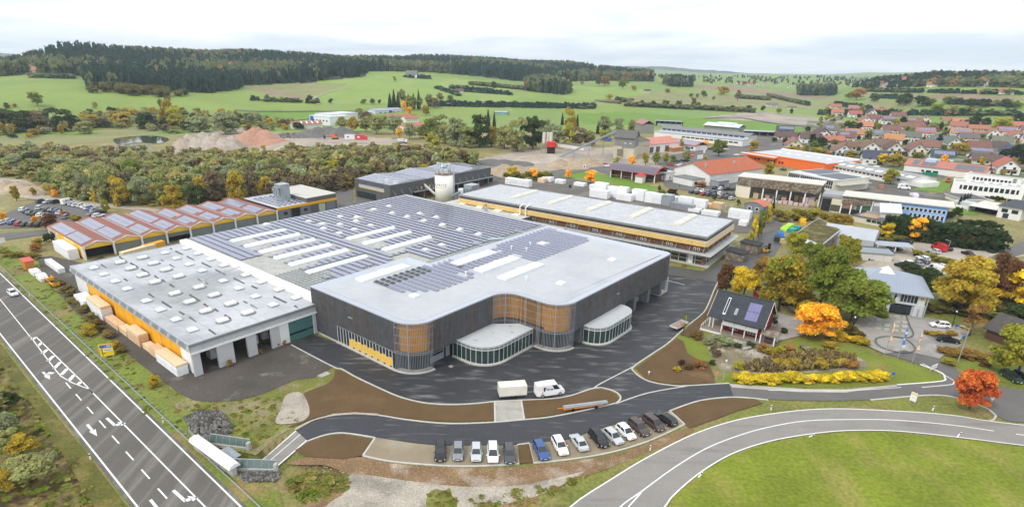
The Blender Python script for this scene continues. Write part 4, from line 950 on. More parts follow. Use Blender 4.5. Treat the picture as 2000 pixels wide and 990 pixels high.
# ---------------------------------------------------------------- row of yellow gabled sheds
GB = [49.9,58.5,66.9,74.7,82.6,90.7,98.9,107.5,116.0]; AF = 208.3
sh = site('shed_row','row of eight yellow gabled sheds with red roofs and solar panels','shed',GB[0],AF)
TRED = M('red_brown_roof',(0.29,0.125,0.095),rough=0.9,var=0.12,scale=0.5,fine=(6,.12))
SHUT = M('grey_green_shutter',(0.17,0.20,0.175),rough=.6,var=.08); SHUTL = M('shutter_slat',(0.24,0.27,0.24),rough=.6,var=.06)
ZV,ZA = 4.3,5.45
for i in range(8):
    x0,x1 = GB[i]-GB[0],GB[i+1]-GB[0]; xm = (x0+x1)/2; D = 35.5 if i<4 else 30.0
    m = MB(); t = .12
    m.add([(x0,-.5,ZV),(xm,-.5,ZA),(xm,D,ZA),(x0,D,ZV)],[(0,1,2,3)]); m.add([(xm,-.5,ZA),(x1,-.5,ZV),(x1,D,ZV),(xm,D,ZA)],[(0,1,2,3)])
    m.build('roof',TRED,sh)
    m = MB(); m.add([(x0-.05,-.55,ZV-.05),(xm,-.55,ZA),(x1+.05,-.55,ZV-.05),(x1+.05,-.55,ZV-.32),(xm,-.55,ZA-.27),(x0-.05,-.55,ZV-.32)],[(0,5,4,1),(1,4,3,2)])
    m.add([(x0-.05,-.55,ZV-.05),(xm,-.55,ZA),(x1+.05,-.55,ZV-.05),(x1+.05,-.3,ZV-.05),(xm,-.3,ZA+.02),(x0-.05,-.3,ZV-.05)],[(0,1,4,5),(1,2,3,4)]); m.build('verge_board',WHITE,sh)
    m = MB(); m.add([(x0,-.05,ZV-.3),(x1,-.05,ZV-.3),(xm,-.05,ZA-.2)],[(0,1,2)]); m.build('gable',PALEY,sh)
    bx('lintel',sh,x0+.3,x1-.3,-.1,.1,3.25,ZV-.3,YEL)
    if i == 0: bx('opening',sh,x0+.3,x1-.3,2.5,2.6,0,3.3,DARK)
    elif i == 3:
        bx('opening',sh,x0+.3,x1-.3,2.5,2.6,0,3.3,DARK); bx('shutter',sh,x0+.3,x1-.3,.2,.3,1.9,3.25,SHUT)
    else:
        bx('shutter',sh,x0+.3,x1-.3,.2,.3,0,3.25,SHUT)
        for k in range(7): bx('shutter_slat',sh,x0+.3,x1-.3,.14,.2,.2+k*.45,.42+k*.45,SHUTL)
    # solar blocks on the slope facing the road
    s_ = (ZA-ZV)/(xm-x0)
    for y0,y1 in ((2.2,16.2),(17.2,D-1.0)) if i<2 else ((1.5,12.5),(14.0,D-2)):
        for k in range(int((y1-y0)/1.75)):
            for q in range(2):
                xa = x0+.45+q*1.72; ya = y0+k*1.75
                if i in (4,5,6) and q == 0 and k == 0: continue
                mm = PVS if 'PVS' in globals() else None
                if mm is None:
                    c = MB(); L = 1.66; c.add([(0,0,0),(L,0,L*s_),(L,1.7,L*s_),(0,1.7,0)],[(0,1,2,3)],1); c.add([(.05,.05,.03),(L-.05,.05,L*s_+.03),(L-.05,1.65,L*s_+.03),(.05,1.65,.03)],[(0,1,2,3)],0); PVS = mm = c.mesh('solar_panel',[M('pale_solar_panel',(.24,.255,.34),rough=.15,spec=.8,var=.08,scale=.4),ZINC])
                piece(mm,'solar_panel',sh,(xa,ya,ZV+.1+(xa-x0)*s_))
    m = MB(); m.box(x0-.35,x0+.35,0,D,ZV-.1,ZV+.06); m.build('gutter',ZINC,sh) if i else None
for i in range(9):
    x = GB[i]-GB[0]; x += .25 if i == 0 else (-.25 if i == 8 else 0)
    bx('post',sh,x-.25,x+.25,-.5,.1,0,ZV-.2,WHITE); bx('post_head',sh,x-.4,x+.4,-.62,.1,ZV-.45,ZV-.2,WHITE)
m = MB(); m.box(.2,66,4,29,0,ZV-.1); m.box(.2,33,28,35.3,0,ZV-.12); m.build('wall',M('shed_shade',(.10,.10,.09),var=.2),sh)  # dark grey blocks filling the inside of the sheds
for k,(y0,y1,mt) in enumerate(((0.1,8.5,YEL),(8.6,16.5,PALEY),(16.6,25,YEL),(25.1,35.4,M('ochre_wall',(.5,.42,.3),var=.1)))): bx('wall_panel',sh,0,.25,y0,y1,.5,ZV-.15,mt)
for y in (.3,8.5,16.5,25): bx('pilaster',sh,-.12,.3,y,y+.5,0,ZV-.15,WHITE)
bx('window',sh,-.05,.02,28,33,1.6,3.2,GLASS)
stack('board_stack','tall stack of white boards against the end wall of the yellow sheds','board stack',46.6,49.4,211,226,.05,3.4,WRAP,6)
stack('board_stack','long low pack of white boards on the yard by the road embankment','board stack',40.5,42.2,199,212,.05,1.6,WRAP,3)
# ---------------------------------------------------------------- annex with filter tower
an = site('annex','grey flat roofed annex with yellow band and metal filter tower','building',116.3,208.6)
ANG = M('annex_grey',(.115,.115,.118),rough=.7,var=.1,scale=.6)
bx('wall',an,0,27.5,0,26,0,4.0,ANG); bx('band',an,-.1,27.7,-.25,0,4.0,5.0,M('yellow_band',(.76,.40,.02),rough=.55,var=.04)); bx('upper_wall',an,13.5,27.6,.3,26.5,4.0,6.6,ANG)
bx('roof',an,0,13.4,.1,26,4.9,5.02,ROOFL); bx('roof',an,13.9,27.2,.7,26,6.55,6.62,M('cream_roof',(.52,.50,.45),rough=.8,var=.08))
for (x0,x1,y0,y1) in ((13.5,13.9,.3,26.5),(27.2,27.6,.3,26.5),(13.9,27.2,26.1,26.5),(13.9,27.2,.3,.7)): bx('parapet',an,x0,x1,y0,y1,6.61,6.85,M('light_parapet',(.62,.62,.58),var=.04))
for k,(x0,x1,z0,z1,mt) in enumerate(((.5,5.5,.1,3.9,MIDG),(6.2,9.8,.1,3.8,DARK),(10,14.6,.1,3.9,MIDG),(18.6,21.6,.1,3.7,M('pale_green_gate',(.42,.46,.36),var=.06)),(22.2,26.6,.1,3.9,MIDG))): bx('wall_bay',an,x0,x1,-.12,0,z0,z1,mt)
for x0 in (2.6,11.6): bx('window',an,x0,x0+1.6,-.18,-.1,1.9,3.0,GLASS)
for i in range(9):
    for j in range(5):
        x = 2+j*2.3; y = 1.5+i*2.3
        if 7.5<x and 8<y<14: continue
        piece(pv1d if j>2 else pv1,'solar_panel',an,(x,y,5.05))
DUCT = M('filter_tower_metal',(.36,.41,.44),rough=.4,metal=.3,var=.12,scale=.6)
def filter_tower(label,b,a,z0,w_,d_,h,side):
    t = site('filter_tower',label,'filter tower',b,a); t.location.z = z0
    n = 7
    for k in range(n): bx('casing',t,-w_/2+.01*(k%2),w_/2-.01*(k%2),-d_/2+.01*(k%2),d_/2-.01*(k%2),h*k/n,h*(k+1)/n-.03,DUCT)
    bx('cap',t,-w_/2-.1,w_/2+.1,-d_/2-.1,d_/2+.1,h,h+.15,ZINC)
    for k in range(3):
        y = -d_/3+k*d_/3
        m = MB(); m.cyl(-w_/2-.75,y,h*.35,h*.8,.42,n=8); m.cyl(-w_/2-.75,y,h*.8,h*.86,.55,n=8); m.build('cyclone',DUCT,t); bx('bracket',t,-w_/2-.5,-w_/2,y-.1,y+.1,h*.6,h*.7,STEEL)
    return t
filter_tower('metal filter tower standing on the roof of the grey annex',121.8+4,219.5,5.0,4.2,4.2,6.6,0)
# ---------------------------------------------------------------- far grey hall with solar roof
q = [BA(761.4,363,8.4),BA(689.4,349.2,8.4),BA(962,327.8,8.4)]
gb,ga = q[0]; gw = q[2][0]-gb; gl = q[1][1]-ga
gh = site('grey_hall','long dark grey hall with solar roof behind the cream silo','factory',gb,ga)
GHM = M('slate_cladding',(.10,.102,.108),rough=.65,var=.14,scale=.5)
m = MB(); m.box(0,gw,0,gl,3.9,8.4,bottom=True); m.box(3,gw-1,3.5,gl-.5,0,3.95); m.box(0,12,0,gl,0,3.9); m.build('wall',GHM,gh)
for x in np.arange(13,gw,7.5): bx('bay',gh,x,x+6.6,3.2,3.45,.1,3.8,DARK if int(x)%2 else M('rust_bay',(.16,.07,.03),var=.3)); bx('post',gh,x-.5,x-.1,0.2,.6,0,3.9,STEEL)
for x in np.arange(1.5,gw,4.6):
    m = MB(); m.tube((x,-.05,6.2),(x+.3,-1.6,3.9),.07,n=4); m.build('brace',ZINC,gh)
bx('canopy',gh,13,gw,-1.7,0,3.75,3.9,STEEL)
bx('window_band',gh,-.08,.02,4,gl-3,5.2,6.4,M('pale_window_band',(.45,.46,.47),rough=.3,var=.1)); bx('band',gh,-.1,.02,4,gl-3,4.9,5.2,YEL); bx('window',gh,-.06,.02,10,gl-1.5,.4,3.2,GLASS)
for x in (18,20.6,23.2): bx('window',gh,x,x+.8,-.06,.02,4.4,5.6,YEL)
m = MB(); nw = 3
for k in range(nw):
    x0,x1 = .4+k*(gw-.8)/nw,.4+(k+1)*(gw-.8)/nw; xm = (x0+x1)/2; h = 1.0
    m.add([(x0,.4,8.35),(xm,.4,8.35+h),(x1,.4,8.35),(x1,gl-.4,8.35),(xm,gl-.4,8.35+h),(x0,gl-.4,8.35)],[(0,1,4,5),(1,2,3,4),(0,2,1),(3,5,4)])
m.build('roof',ROOFG,gh)
cells = []
pvg = MB(); pvg.add([(0,0,0),(2.5,0,0),(2.5,2.7,0),(0,2.7,0)],[(0,1,2,3)],1); pvg.add([(.1,.1,.03),(2.4,.1,.03),(2.4,2.6,.03),(.1,2.6,.03)],[(0,1,2,3)]); pvg = pvg.mesh('solar_panel',[MATS['pale_solar_panel'],ZINC])
hw_ = (gw-.8)/nw/2; ang = math.atan2(1.0,hw_)
for k in range(2*nw):
    for i in range(int((hw_-.3)/2.6)):
        for j in range(int((gl-1.5)/2.85)):
            xl = .2+i*2.6; up_ = k%2 == 0
            x = .4+k*hw_+xl; z = 8.45+(xl if up_ else hw_-xl)/hw_*1.0
            if k == 0 and j<5 and i<3 and (i+j)%2: continue
            piece(pvg,'solar_panel',gh,(x,.8+j*2.85,z),(0,-ang if up_ else ang,0))
# ---------------------------------------------------------------- silo with lettering
def text_mesh(txt,size):
    cu = bpy.data.curves.new('lettering','FONT'); cu.body = txt; cu.size = size; cu.resolution_u = 3; cu.fill_mode = 'FRONT'
    o = bpy.data.objects.new('tmp',cu); COL.objects.link(o); bpy.context.view_layer.update()
    me = bpy.data.meshes.new_from_object(o.evaluated_get(bpy.context.evaluated_depsgraph_get())); bpy.data.objects.remove(o); bpy.data.curves.remove(cu)
    me.name = 'lettering'; me.materials.clear(); return me
sx_,sy_ = W(868,397)
si = thing('silo','cream cylindrical silo with brown lettering and blower pipes on top','silo',(sx_,sy_,0))
CREAM = M('cream_silo',(.88,.86,.78),rough=.5,var=.04,scale=.3)
m = MB(); m.cyl(0,0,0,13.0,4.0,n=40); m.build('shell',CREAM,si,smooth=False)
for p in si.children[0].data.polygons: p.use_smooth = abs(p.normal.z)<.5
m = MB(); m.cyl(0,0,12.85,13.1,4.12,n=40); m.build('rim',M('rust_rim',(.25,.15,.10),var=.2),si)
view = math.atan2(-sy_,-sx_)
LETT = M('brown_lettering',(.20,.13,.06),rough=.6,var=.05)
me = text_mesh('BAUFRITZ',1.75); xs = [v.co.x for v in me.vertices]; wtx = max(xs)-min(xs)
cen = view-math.radians(38)
def wrap(me,z0,r,spread=1.0):
    for v in me.vertices:
        t = cen+((v.co.x-min(xs))-wtx/2)*spread/r
        v.co = (r*math.cos(t),r*math.sin(t),z0+v.co.y)
wrap(me,8.0,4.03); me.materials.append(LETT); link('lettering',me,si)
m = MB()
for k in range(14):
    t0 = cen-.75+k*.11; m.add([(4.03*math.cos(t),4.03*math.sin(t),z) for t,z in ((t0,7.35),(t0+.09,7.35),(t0+.09,7.5),(t0,7.5))],[(0,1,2,3)])
m.build('lettering_line',LETT,si,kind='stuff')
PIPE = M('pale_pipe',(.55,.60,.60),rough=.4,metal=.2,var=.08)
for k,(x,y) in enumerate(((-2.6,-1),(-.6,-1.6),(2.4,-.6),(2.6,1.2))):
    top = [17.8,16.6,17.4,17.0][k]; m = MB(); m.path([(x,y,13),(x,y,top),(x*.3,y+1.5,top-.9),(x*.3,y+1.5,14.5)],.42,7); m.build('pipe',PIPE,si)
for x,y in ((-1.6,.5),(1.2,.8)):
    m = MB(); m.cyl(x,y,13.1,15.2,.9,n=10); m.cyl(x,y,15.2,15.9,.9,.3,n=10); m.build('blower',PIPE,si)
m = MB()
for z in (14.0,14.6):
    m.path([(3.0*math.cos(t),3.0*math.sin(t),z) for t in np.linspace(0,2*math.pi,9)],.06,4)
for t in np.linspace(0,2*math.pi,9): m.tube((3.0*math.cos(t),3.0*math.sin(t),13.0),(3.0*math.cos(t),3.0*math.sin(t),14.6),.06,n=4)
m.build('railing',ZINC,si)
bx('filter_housing',si,-1.9,1.9,-1.6,1.6,13.3,15.5,PIPE); m = MB(); m.box(-1.2,1.2,-1.2,1.2,15.9,16.1); m.tube((-1.2,-1.2,13),(-1.2,-1.2,16),.1); m.tube((1.2,1.2,13),(1.2,1.2,16),.1); m.build('platform',ZINC,si)
m = MB(); u = np.array([-math.sin(view),math.cos(view)]); pe = 4.3*u; m.path([(pe[0],pe[1],0),(pe[0],pe[1],17)],.3,7); m.build('riser_pipe',PIPE,si)
# sloping conveyor from the grey hall to the silo
x0,y0 = W(822,358,6.0); cv = thing('conveyor','sloping pale conveyor between grey hall wall and cream silo','conveyor',(x0,y0,0))
m = MB(); m.tube((0,0,6.9),(sx_-x0-4,sy_-y0-1,4.2),.5,n=4); m.build('trough',PIPE,cv); bx('head_box',cv,-.9,.9,-.9,.9,6.1,7.9,ZINC)
ft = filter_tower('metal filter tower on the yard right of the cream silo',*BA(921,402),0,5.0,4.4,9.2,0)
bw,aw = BA(903,396); t = site('hopper','white hopper tank on legs between silo and filter tower','hopper',bw,aw)
m = MB(); m.cyl(0,0,3.5,6.2,1.9,n=14); m.cyl(0,0,1.8,3.5,.5,1.9,n=14); m.build('tank',WHITE,t)
for sx2,sy2 in ((1,1),(1,-1),(-1,1),(-1,-1)): bx('leg',t,sx2*1.5-.1,sx2*1.5+.1,sy2*1.5-.1,sy2*1.5+.1,0,4,STEEL)
bw,aw = BA(868,398); t = site('screw_conveyor','dark inclined screw conveyor leading to the filter tower','conveyor',bw,aw)
e = np.array(BA(904,392))-np.array((bw,aw)); m = MB(); m.tube((0,-4.5,4.0),(e[0],e[1]-3,6.2),.45,n=6); m.build('tube',STEEL,t); bx('leg',t,e[0]-.2,e[0]+.2,e[1]-3.2,e[1]-2.8,0,6,STEEL)
# low connecting roof between solar hall and the long building
lo = site('connecting_wing','low grey flat wing with white roof lights beside the long yellow banded building','building',159.2,127)
bx('wall',lo,0,20.5,0,40,0,5.6,MIDG); bx('fascia',lo,-.1,20.6,-.2,.02,4.2,5.9,DARKG); bx('wall_panel',lo,14,20.4,-.12,0,1.2,4.1,YEL)
bx('roof',lo,.1,20.5,.1,40,5.6,5.7,M('pale_gravel_roof',(.50,.49,.45),rough=.9,var=.12,scale=.4))
for i in range(4):
    for j in range(3): bx('skylight',lo,3+j*6,5+j*6,4+i*9,7+i*9,5.7,6.1,SKYL)
m = MB(); m.path([(8,20,5.7),(8,20,7.2),(13,22,7.2)],.25,6); m.build('duct',ZINC,lo); m = MB(); m.cyl(6,17,5.7,7.3,.6); m.build('fan',ZINC,lo)
# ---------------------------------------------------------------- long yellow banded building
rt = -math.atan2(6.3,92); LB = site('workshop','long flat roofed workshop with yellow louvre bands over brown boards and a glazed ground floor','factory',175.8,63.2,-rt)
WL,WW = 99.0,28.0
# local x across (to the right), local y along the near edge
DW = M('dark_boards',(.075,.068,.06),rough=.85,var=.3,scale=.5); BRW = M('brown_boards',(.125,.062,.038),rough=.85,var=.3,scale=.6,c2=(.16,.13,.11),c2s=.5,c2lo=.5,c2hi=.65)
bx('wall',LB,.8,WW-.8,.8,WL,0,9.0,DW)
bx('roof',LB,.25,WW-.3,.25,WL-.2,9.0,9.08,M('gravel_roof',(.47,.485,.50),rough=.9,var=.10,scale=.3,fine=(1.2,.10),c2=(.30,.30,.28),c2s=.7,c2lo=.66,c2hi=.74))
for (x0,x1,y0,y1) in ((0,.3,0,WL),(WW-.3,WW,0,WL),(.3,WW-.3,0,.3),(.3,WW-.3,WL-.3,WL)): bx('parapet',LB,x0,x1,y0,y1,8.6,9.25,M('parapet_grey',(.24,.25,.25),rough=.6,var=.12))
bx('fascia',LB,.35,WW-.35,.35,WL-.3,7.75,8.62,DW)
for k in range(4):
    z = 6.05+k*.43
    for j in range(22):
        y0 = .2+j*4.48
        bx('louvre',LB,-.35+k*.08,.3,y0,y0+4.4,z,z+.30,YEL)
    for j in range(6): bx('louvre',LB,.3+j*4.6,.3+j*4.6+4.5,-.35+k*.08,.3,z,z+.30,YEL)
    bx('rail',LB,-.42+k*.08,.3,0,WL,z+.31,z+.36,WHITE); bx('rail',LB,.2,WW-.2,-.42+k*.08,.3,z+.31,z+.36,WHITE)
bx('board_wall',LB,.3,.8,.3,WL,4.1,6.0,BRW); bx('board_wall',LB,.8,WW-.8,.3,.8,4.1,6.0,BRW)
for j in range(23):
    m = MB(); y = .5+j*4.4; m.tube((.25,y,6.0),(-1.0,y,4.1),.05,n=4); m.build('brace',ZINC,LB)
    if j%2 == 0 and j<21:
        for dy_ in (1.4,2.6): w_ = bx('window',LB,.15,.32,y+dy_,y+dy_+.75,4.5,5.35,WHITE); bx('pane',LB,.10,.16,y+dy_+.12,y+dy_+.63,4.62,5.22,GLASS)
for j in range(6):
    m = MB(); x = 1.5+j*4.8; m.tube((x,.25,6.0),(x,-1.0,4.1),.05,n=4); m.build('brace',ZINC,LB)
bx('canopy',LB,-2.4,.6,-2.4,WL-5,3.75,3.95,M('canopy_sheet',(.40,.41,.40),rough=.6,var=.12)); bx('canopy',LB,.6,WW+.5,-2.4,.6,3.75,3.95,MATS['canopy_sheet'])
for j in range(36):
    y = .3+j*2.62
    if y>WL-8: break
    bx('pane',LB,.3,.38,y+.08,y+2.54,.25,3.7,GLASS if j%3 else M('lit_glass',(.06,.055,.045),rough=.1,spec=.6,var=.5,scale=.5)); bx('mullion',LB,.18,.34,y-.06,y+.06,.1,3.75,WHITE)  # every third pane in a slightly paler, warmer glass colour
    for z in (1.35,2.55): bx('transom',LB,.2,.32,y+.06,y+2.56,z,z+.1,WHITE)
for j in range(10):
    x = .5+j*2.75
    if j == 3: bx('gate',LB,x,x+2.6,.4,.5,.1,3.7,DARKG); continue
    bx('pane',LB,x+.06,x+2.6,.32,.4,.25,3.7,GLASS); bx('mullion',LB,x-.06,x+.06,.2,.36,.1,3.75,WHITE)
    for z in (1.35,2.55): bx('transom',LB,x+.06,x+2.69,.22,.34,z,z+.1,WHITE)
bx('door',LB,.1,.3,3.6,5.2,.15,3.0,WHITE); bx('column',LB,-.1,.8,-.1,.8,0,3.75,M('brick_column',(.22,.12,.09),var=.2)); bx('plinth',LB,-1.6,WW+.4,-1.6,.3,0.02,.16,KERB); bx('plinth',LB,-1.6,.3,.3,45,0.02,.16,KERB)
for a_ in (142,125.5,109,92.5,76.5): 
    y = a_-63.2; vault(LB,7.5,25.5,y-1.5,y+1.3,9.06,.5,SKYLO)
    for k in range(3):
        x = 8.5+k*6.2; mm = MB(); v = [(x+u,y-.1-1.42*math.cos(math.pi*i/6),9.33+.52*math.sin(math.pi*i/6)) for u in (0,.18) for i in range(7)]; mm.add(v,[(i+1,i,7+i,8+i) for i in range(6)]); mm.build('skylight_rib',MATS['pale_gravel_roof'],LB)
m = MB(); b_,a_ = BA(1045,400,9); m.path([(-1.2,66,5),(-1.2,66,8.9),(1.5,66,9.6),(2.5,66,9.6)],.25,6); m.path([(-1.2,68.5,5),(-1.2,68.5,8.9),(1.5,68.5,9.6)],.25,6); m.build('duct',WHITE,LB)
# ---------------------------------------------------------------- white wrapped element stacks along the yard
def blocks(label,px,group='white wrapped stacks on the works yard',rot=0.06,mat=WRAP,lay=2):
    """px: (x0,x1,ybase,ytop): stack seen between image columns, standing on the level yard"""
    x0,x1,yb,yt = px; p = np.array(W((x0+x1)/2,yb)); wd = (x1-x0)*mpp((x0+x1)/2,yb); h = max(hgt((x0+x1)/2,yb,yt)*.88,.8)
    t = thing('element_stack',label,'wrapped stack',(*p,0),AZ+math.pi/2+rot,group)
    L = wd*1.02; D = 3.4; n = max(1,int(L/3.2)); z = 0
    for i in range(n):
        u0 = -L/2+i*L/n; hh = h*random.uniform(.9,1.0)
        for k in range(lay): bx('package',t,u0+.04,u0+L/n-.04,-D/2+random.uniform(-.1,.1),D/2+random.uniform(-.1,.1),hh*k/lay+.02,hh*(k+1)/lay,mat)
    return t
for px,lab in (((1161,1186,381,352),'tall white wrapped stack right of the yellow tree'),((1152,1190,386,368),'low white stack in front of the first tall white stack'),((1187,1226,386,361),'wide white stepped stack between the two tall ones'),((1235,1260,391,365),'second tall white stack near the pyramid hedge'),((1204,1236,391,377),'low white stack at the foot of the second tall one'),
                ((1260,1294,396,374),'long white stack left of the grey filter box'),((1294,1322,398,380),'white stack with sloping end behind the grey filter box'),((1325,1352,403,381),'left half of the broad white stack right of the filter box'),((1352,1379,405,386),'right half of the broad white stack right of the filter box'),
                ((1152,1180,370,360),'low white pack at the foot of the small orange trees'),((1122,1144,363,356),'low white pack on the left part of the yard'),((1085,1104,358,349),'white pack next to green pallets'),((1060,1080,354,344),'short white pack at the yard hedge'),((985,1040,362,347),'long white pack beside the workshop gable'),
                ((1424,1464,427,406),'big white wrapped cube by the grey cabin'),((1372,1404,420,410),'flat white pack before the steel frames'),((1444,1459,440,429),'white pack behind the workshop corner'),((1346,1368,413,406),'white pack below the green bins'),((932,946,398,391),'rounded white pack on the yard beside the filter tower')):
    blocks(lab,px)
for px,lab,mt in (((1379,1391,404,396),'brown plank stack near the steel frames',TB3),((1392,1412,406,393),'orange plank stack in front of the car park',TIMBER),((1052,1066,356,347),'tan plank stack at the left end of the yard',TB2)):
    blocks(lab,px,'plank stacks on the works yard',mat=mt,lay=4)
b_,a_ = BA(1304,401); t = site('filter_box','grey metal filter box on the yard behind the workshop','filter box',b_,a_)
bx('casing',t,-2,2,-2,2,0,4.6,DUCT); bx('cap',t,-2.1,2.1,-2.1,2.1,4.6,4.8,ZINC)
b_,a_ = BA(1333,409); t = site('container','low grey ribbed container beside the long white stack','container',b_,a_)
for k in range(8): bx('rib_panel',t,-1.4,1.4,-5+k*1.25,-3.8+k*1.25,0,2.6,STEEL)
t = thing('steel_frame','zigzag grey steel frames leaning on the yard','steel frame',(*W(1416,412),0),.5)
m = MB(); m.path([(-4,0,0),(-2.5,0,3),(-1,0,.2),(1,0,3.2),(3,0,0),(4.5,0,2.6)],.12,4); m.path([(-4,1,0),(-2.5,1,3),(-1,1,.2),(1,1,3.2),(3,1,0)],.12,4); m.build('frame',ZINC,t)
# two wooden sheds by the workshop
for px,lab,w_,d_,h in (((1438,507),'nearer brown wooden box shed with black roof',4.6,5.6,2.9),((1465,492),'farther wooden box shed with black roof and open side',4.6,5.8,3.2)):
    t = thing('wooden_shed',lab,'shed',(*W(*px),0),AZ,'wooden box sheds')
    bx('wall',t,-w_/2,w_/2,-d_/2,d_/2,.15,h,OLDWOOD); m = MB(); m.add([(-w_/2-.3,-d_/2-.3,h+.05),(w_/2+.3,-d_/2-.3,h+.05),(w_/2+.3,d_/2+.3,h+.35),(-w_/2-.3,d_/2+.3,h+.35),(-w_/2-.3,-d_/2-.3,h-.15),(w_/2+.3,-d_/2-.3,h-.15),(w_/2+.3,d_/2+.3,h+.15),(-w_/2-.3,d_/2+.3,h+.15)],[(0,1,2,3),(0,4,5,1),(1,5,6,2),(2,6,7,3),(3,7,4,0)]); m.build('roof',M('bitumen_black',(.035,.037,.04),rough=.8,var=.2),t)
    bx('skid',t,-w_/2,w_/2,-d_/2,-d_/2+.2,0,.15,BROWNW); bx('skid',t,-w_/2,w_/2,d_/2-.2,d_/2,0,.15,BROWNW)
    bx('door',t,w_/2-.02,w_/2+.05,-d_/2+.4,-d_/2+2.2,.2,h-.3,WHITE if 'farther' in lab else OLDWOOD)
# ---------------------------------------------------------------- red timber house
RD = M('falun_red_boards',(.21,.022,.014),rough=.85,var=.15,scale=.8); SLATE = M('dark_roof_tiles',(.038,.043,.052),rough=.6,var=.2,scale=.7,fine=(4,.2))
c0_,c1_ = np.array(W(1408,651,.4)),np.array(W(1478,664,.4)); hd = math.atan2(*(c1_-c0_)[::-1])-.20; mid = (c0_+c1_)/2+np.array([-math.sin(hd),math.cos(hd)])*2.0
rh = thing('red_house','red timber house with dark tiled roof, white trim and veranda','house',(mid[0],mid[1],0),hd)
HL,HDp = 8.6,9.4; x0,x1 = -HL/2,HL/2
E_,Rg = 3.8,7.9
bx('wall',rh,x0,x1,0,HDp,.35,E_,RD); m = MB(); m.add([(x1,0,E_),(x1,HDp,E_),(x1,HDp/2,Rg-.15),(x0,0,E_),(x0,HDp,E_),(x0,HDp/2,Rg-.15)],[(0,1,2),(3,5,4)]); m.build('gable',RD,rh)
bx('deck',rh,x0-4.2,x1+3.0,-2.8,HDp,.15,.38,M('deck_boards',(.24,.20,.16),rough=.9,var=.15,scale=2)); bx('deck_edge',rh,x0-4.3,x0+.6,-2.95,-2.8,0.05,.45,WHITE)
# roof in courses of tiles so the rows read
ov = .9; ex0,ex1 = x0-3.6,x1+.5; sl_ = (Rg-E_)/(HDp/2)
for side in (0,1):
    n = 13
    for k in range(n):
        f0,f1 = k/n,(k+1)/n; yA = -ov+(HDp/2+ov)*f0; yB = -ov+(HDp/2+ov)*f1; zA = E_+yA*sl_+.18; zB = E_+yB*sl_+.14
        if side: yA,yB = HDp-yA,HDp-yB
        m = MB(); v = [(ex0,yA,zA),(ex1,yA,zA),(ex1,yB,zB),(ex0,yB,zB)]; v += [(a,b,c-.14) for a,b,c in v]; f = [(0,1,2,3),(0,4,5,1),(1,5,6,2),(3,7,4,0),(4,7,6,5)]
        m.add(v,[t_[::-1] for t_ in f] if side else f); m.build('tile_course',SLATE,rh)
bx('ridge',rh,ex0,ex1,HDp/2-.15,HDp/2+.15,Rg+.1,Rg+.24,SLATE)
for side in (0,1):
    for x in (ex0-.06,ex1):
        m = MB(); yA = -ov; zA = E_+yA*sl_; v = [(x,yA,zA-.12),(x+.06,yA,zA-.12),(x+.06,HDp/2,Rg-.12),(x,HDp/2,Rg-.12)]; v += [(a,b,c+.3) for a,b,c in v]
        if side: v = [(a,HDp-b,c) for a,b,c in v]
        m.add(v,[(0,1,2,3),(4,5,6,7),(0,3,7,4),(1,5,6,2),(0,4,5,1)]); m.build('bargeboard',WHITE,rh)
def onroof(name,u0,u1,t0,t1,mat,lift=.24,parent=None):
    m = MB(); yA = -ov+(HDp/2+ov)*t0; yB = -ov+(HDp/2+ov)*t1; zA = E_+yA*sl_+lift; zB = E_+yB*sl_+lift
    v = [(u0,yA,zA),(u1,yA,zA),(u1,yB,zB),(u0,yB,zB)]; v += [(a,b,c-.14) for a,b,c in v]; m.add(v,[(0,1,2,3),(0,4,5,1),(1,5,6,2),(2,6,7,3),(3,7,4,0)]); return m.build(name,mat,parent or rh)
u = lambda f: ex0+(ex1-ex0)*f
onroof('skylight',u(.235),u(.285),.18,.80,WHITE); onroof('pane',u(.243),u(.277),.22,.77,GLASS,.26)
onroof('skylight',u(.425),u(.475),.25,.48,STEEL); onroof('pane',u(.433),u(.467),.28,.45,M('sky_glass',(.25,.30,.33),rough=.08,spec=.7,var=.05),.26)
for k in range(4):
    for q in range(2): onroof('solar_panel',u(.625+k*.053),u(.676+k*.053),.17+q*.32,.47+q*.32,M('violet_solar_panel',(.16,.15,.30),rough=.12,spec=.8,var=.1),.26)
def win(parent,xa,xb,z0,z1,y,nx=2,nz=2,frame=WHITE,gl=GLASS):
    f = bx('window',parent,xa,xb,y-.06,y+.02,z0,z1,frame)
    for i in range(nx):
        for k in range(nz): bx('pane',parent,xa+.08+i*(xb-xa-.06)/nx,xa+(i+1)*(xb-xa-.06)/nx-.02,y-.08,y-.055,z0+.08+k*(z1-z0-.08)/nz,z0+(k+1)*(z1-z0-.08)/nz-.02,gl)
win(rh,x0+1.6,x0+3.4,.9,2.4,0,3,2); win(rh,x1-3.0,x1-1.2,.9,2.4,0,3,2)
for k in range(4): bx('post',rh,x0+.1+k*(HL-.9)/3,x0+.3+k*(HL-.9)/3,-1.9,-1.7,.3,2.55,WHITE)
for k in range(3):
    xa = x0+.1+k*(HL-.7)/3; m = MB(); v = [(xa,-2.2,2.45),(xa+(HL-.7)/3-.1,-2.2,2.45),(xa+(HL-.7)/3-.1,0,2.9),(xa,0,2.9)]; v += [(a,b,c-.1) for a,b,c in v]; m.add(v,[(0,1,2,3),(0,4,5,1),(1,5,6,2),(3,7,4,0)]); m.build('awning_roof',M('awning_sheet',(.34,.34,.32),rough=.6,var=.1),rh)
for x in (x0-3.0,x0-2.2,x0): bx('post',rh,x-.1,x+.1,-.5,-.3,.3,E_-.4,WHITE)
bx('corner_board',rh,x1-.1,x1+.03,-.03,.12,.35,E_,WHITE)
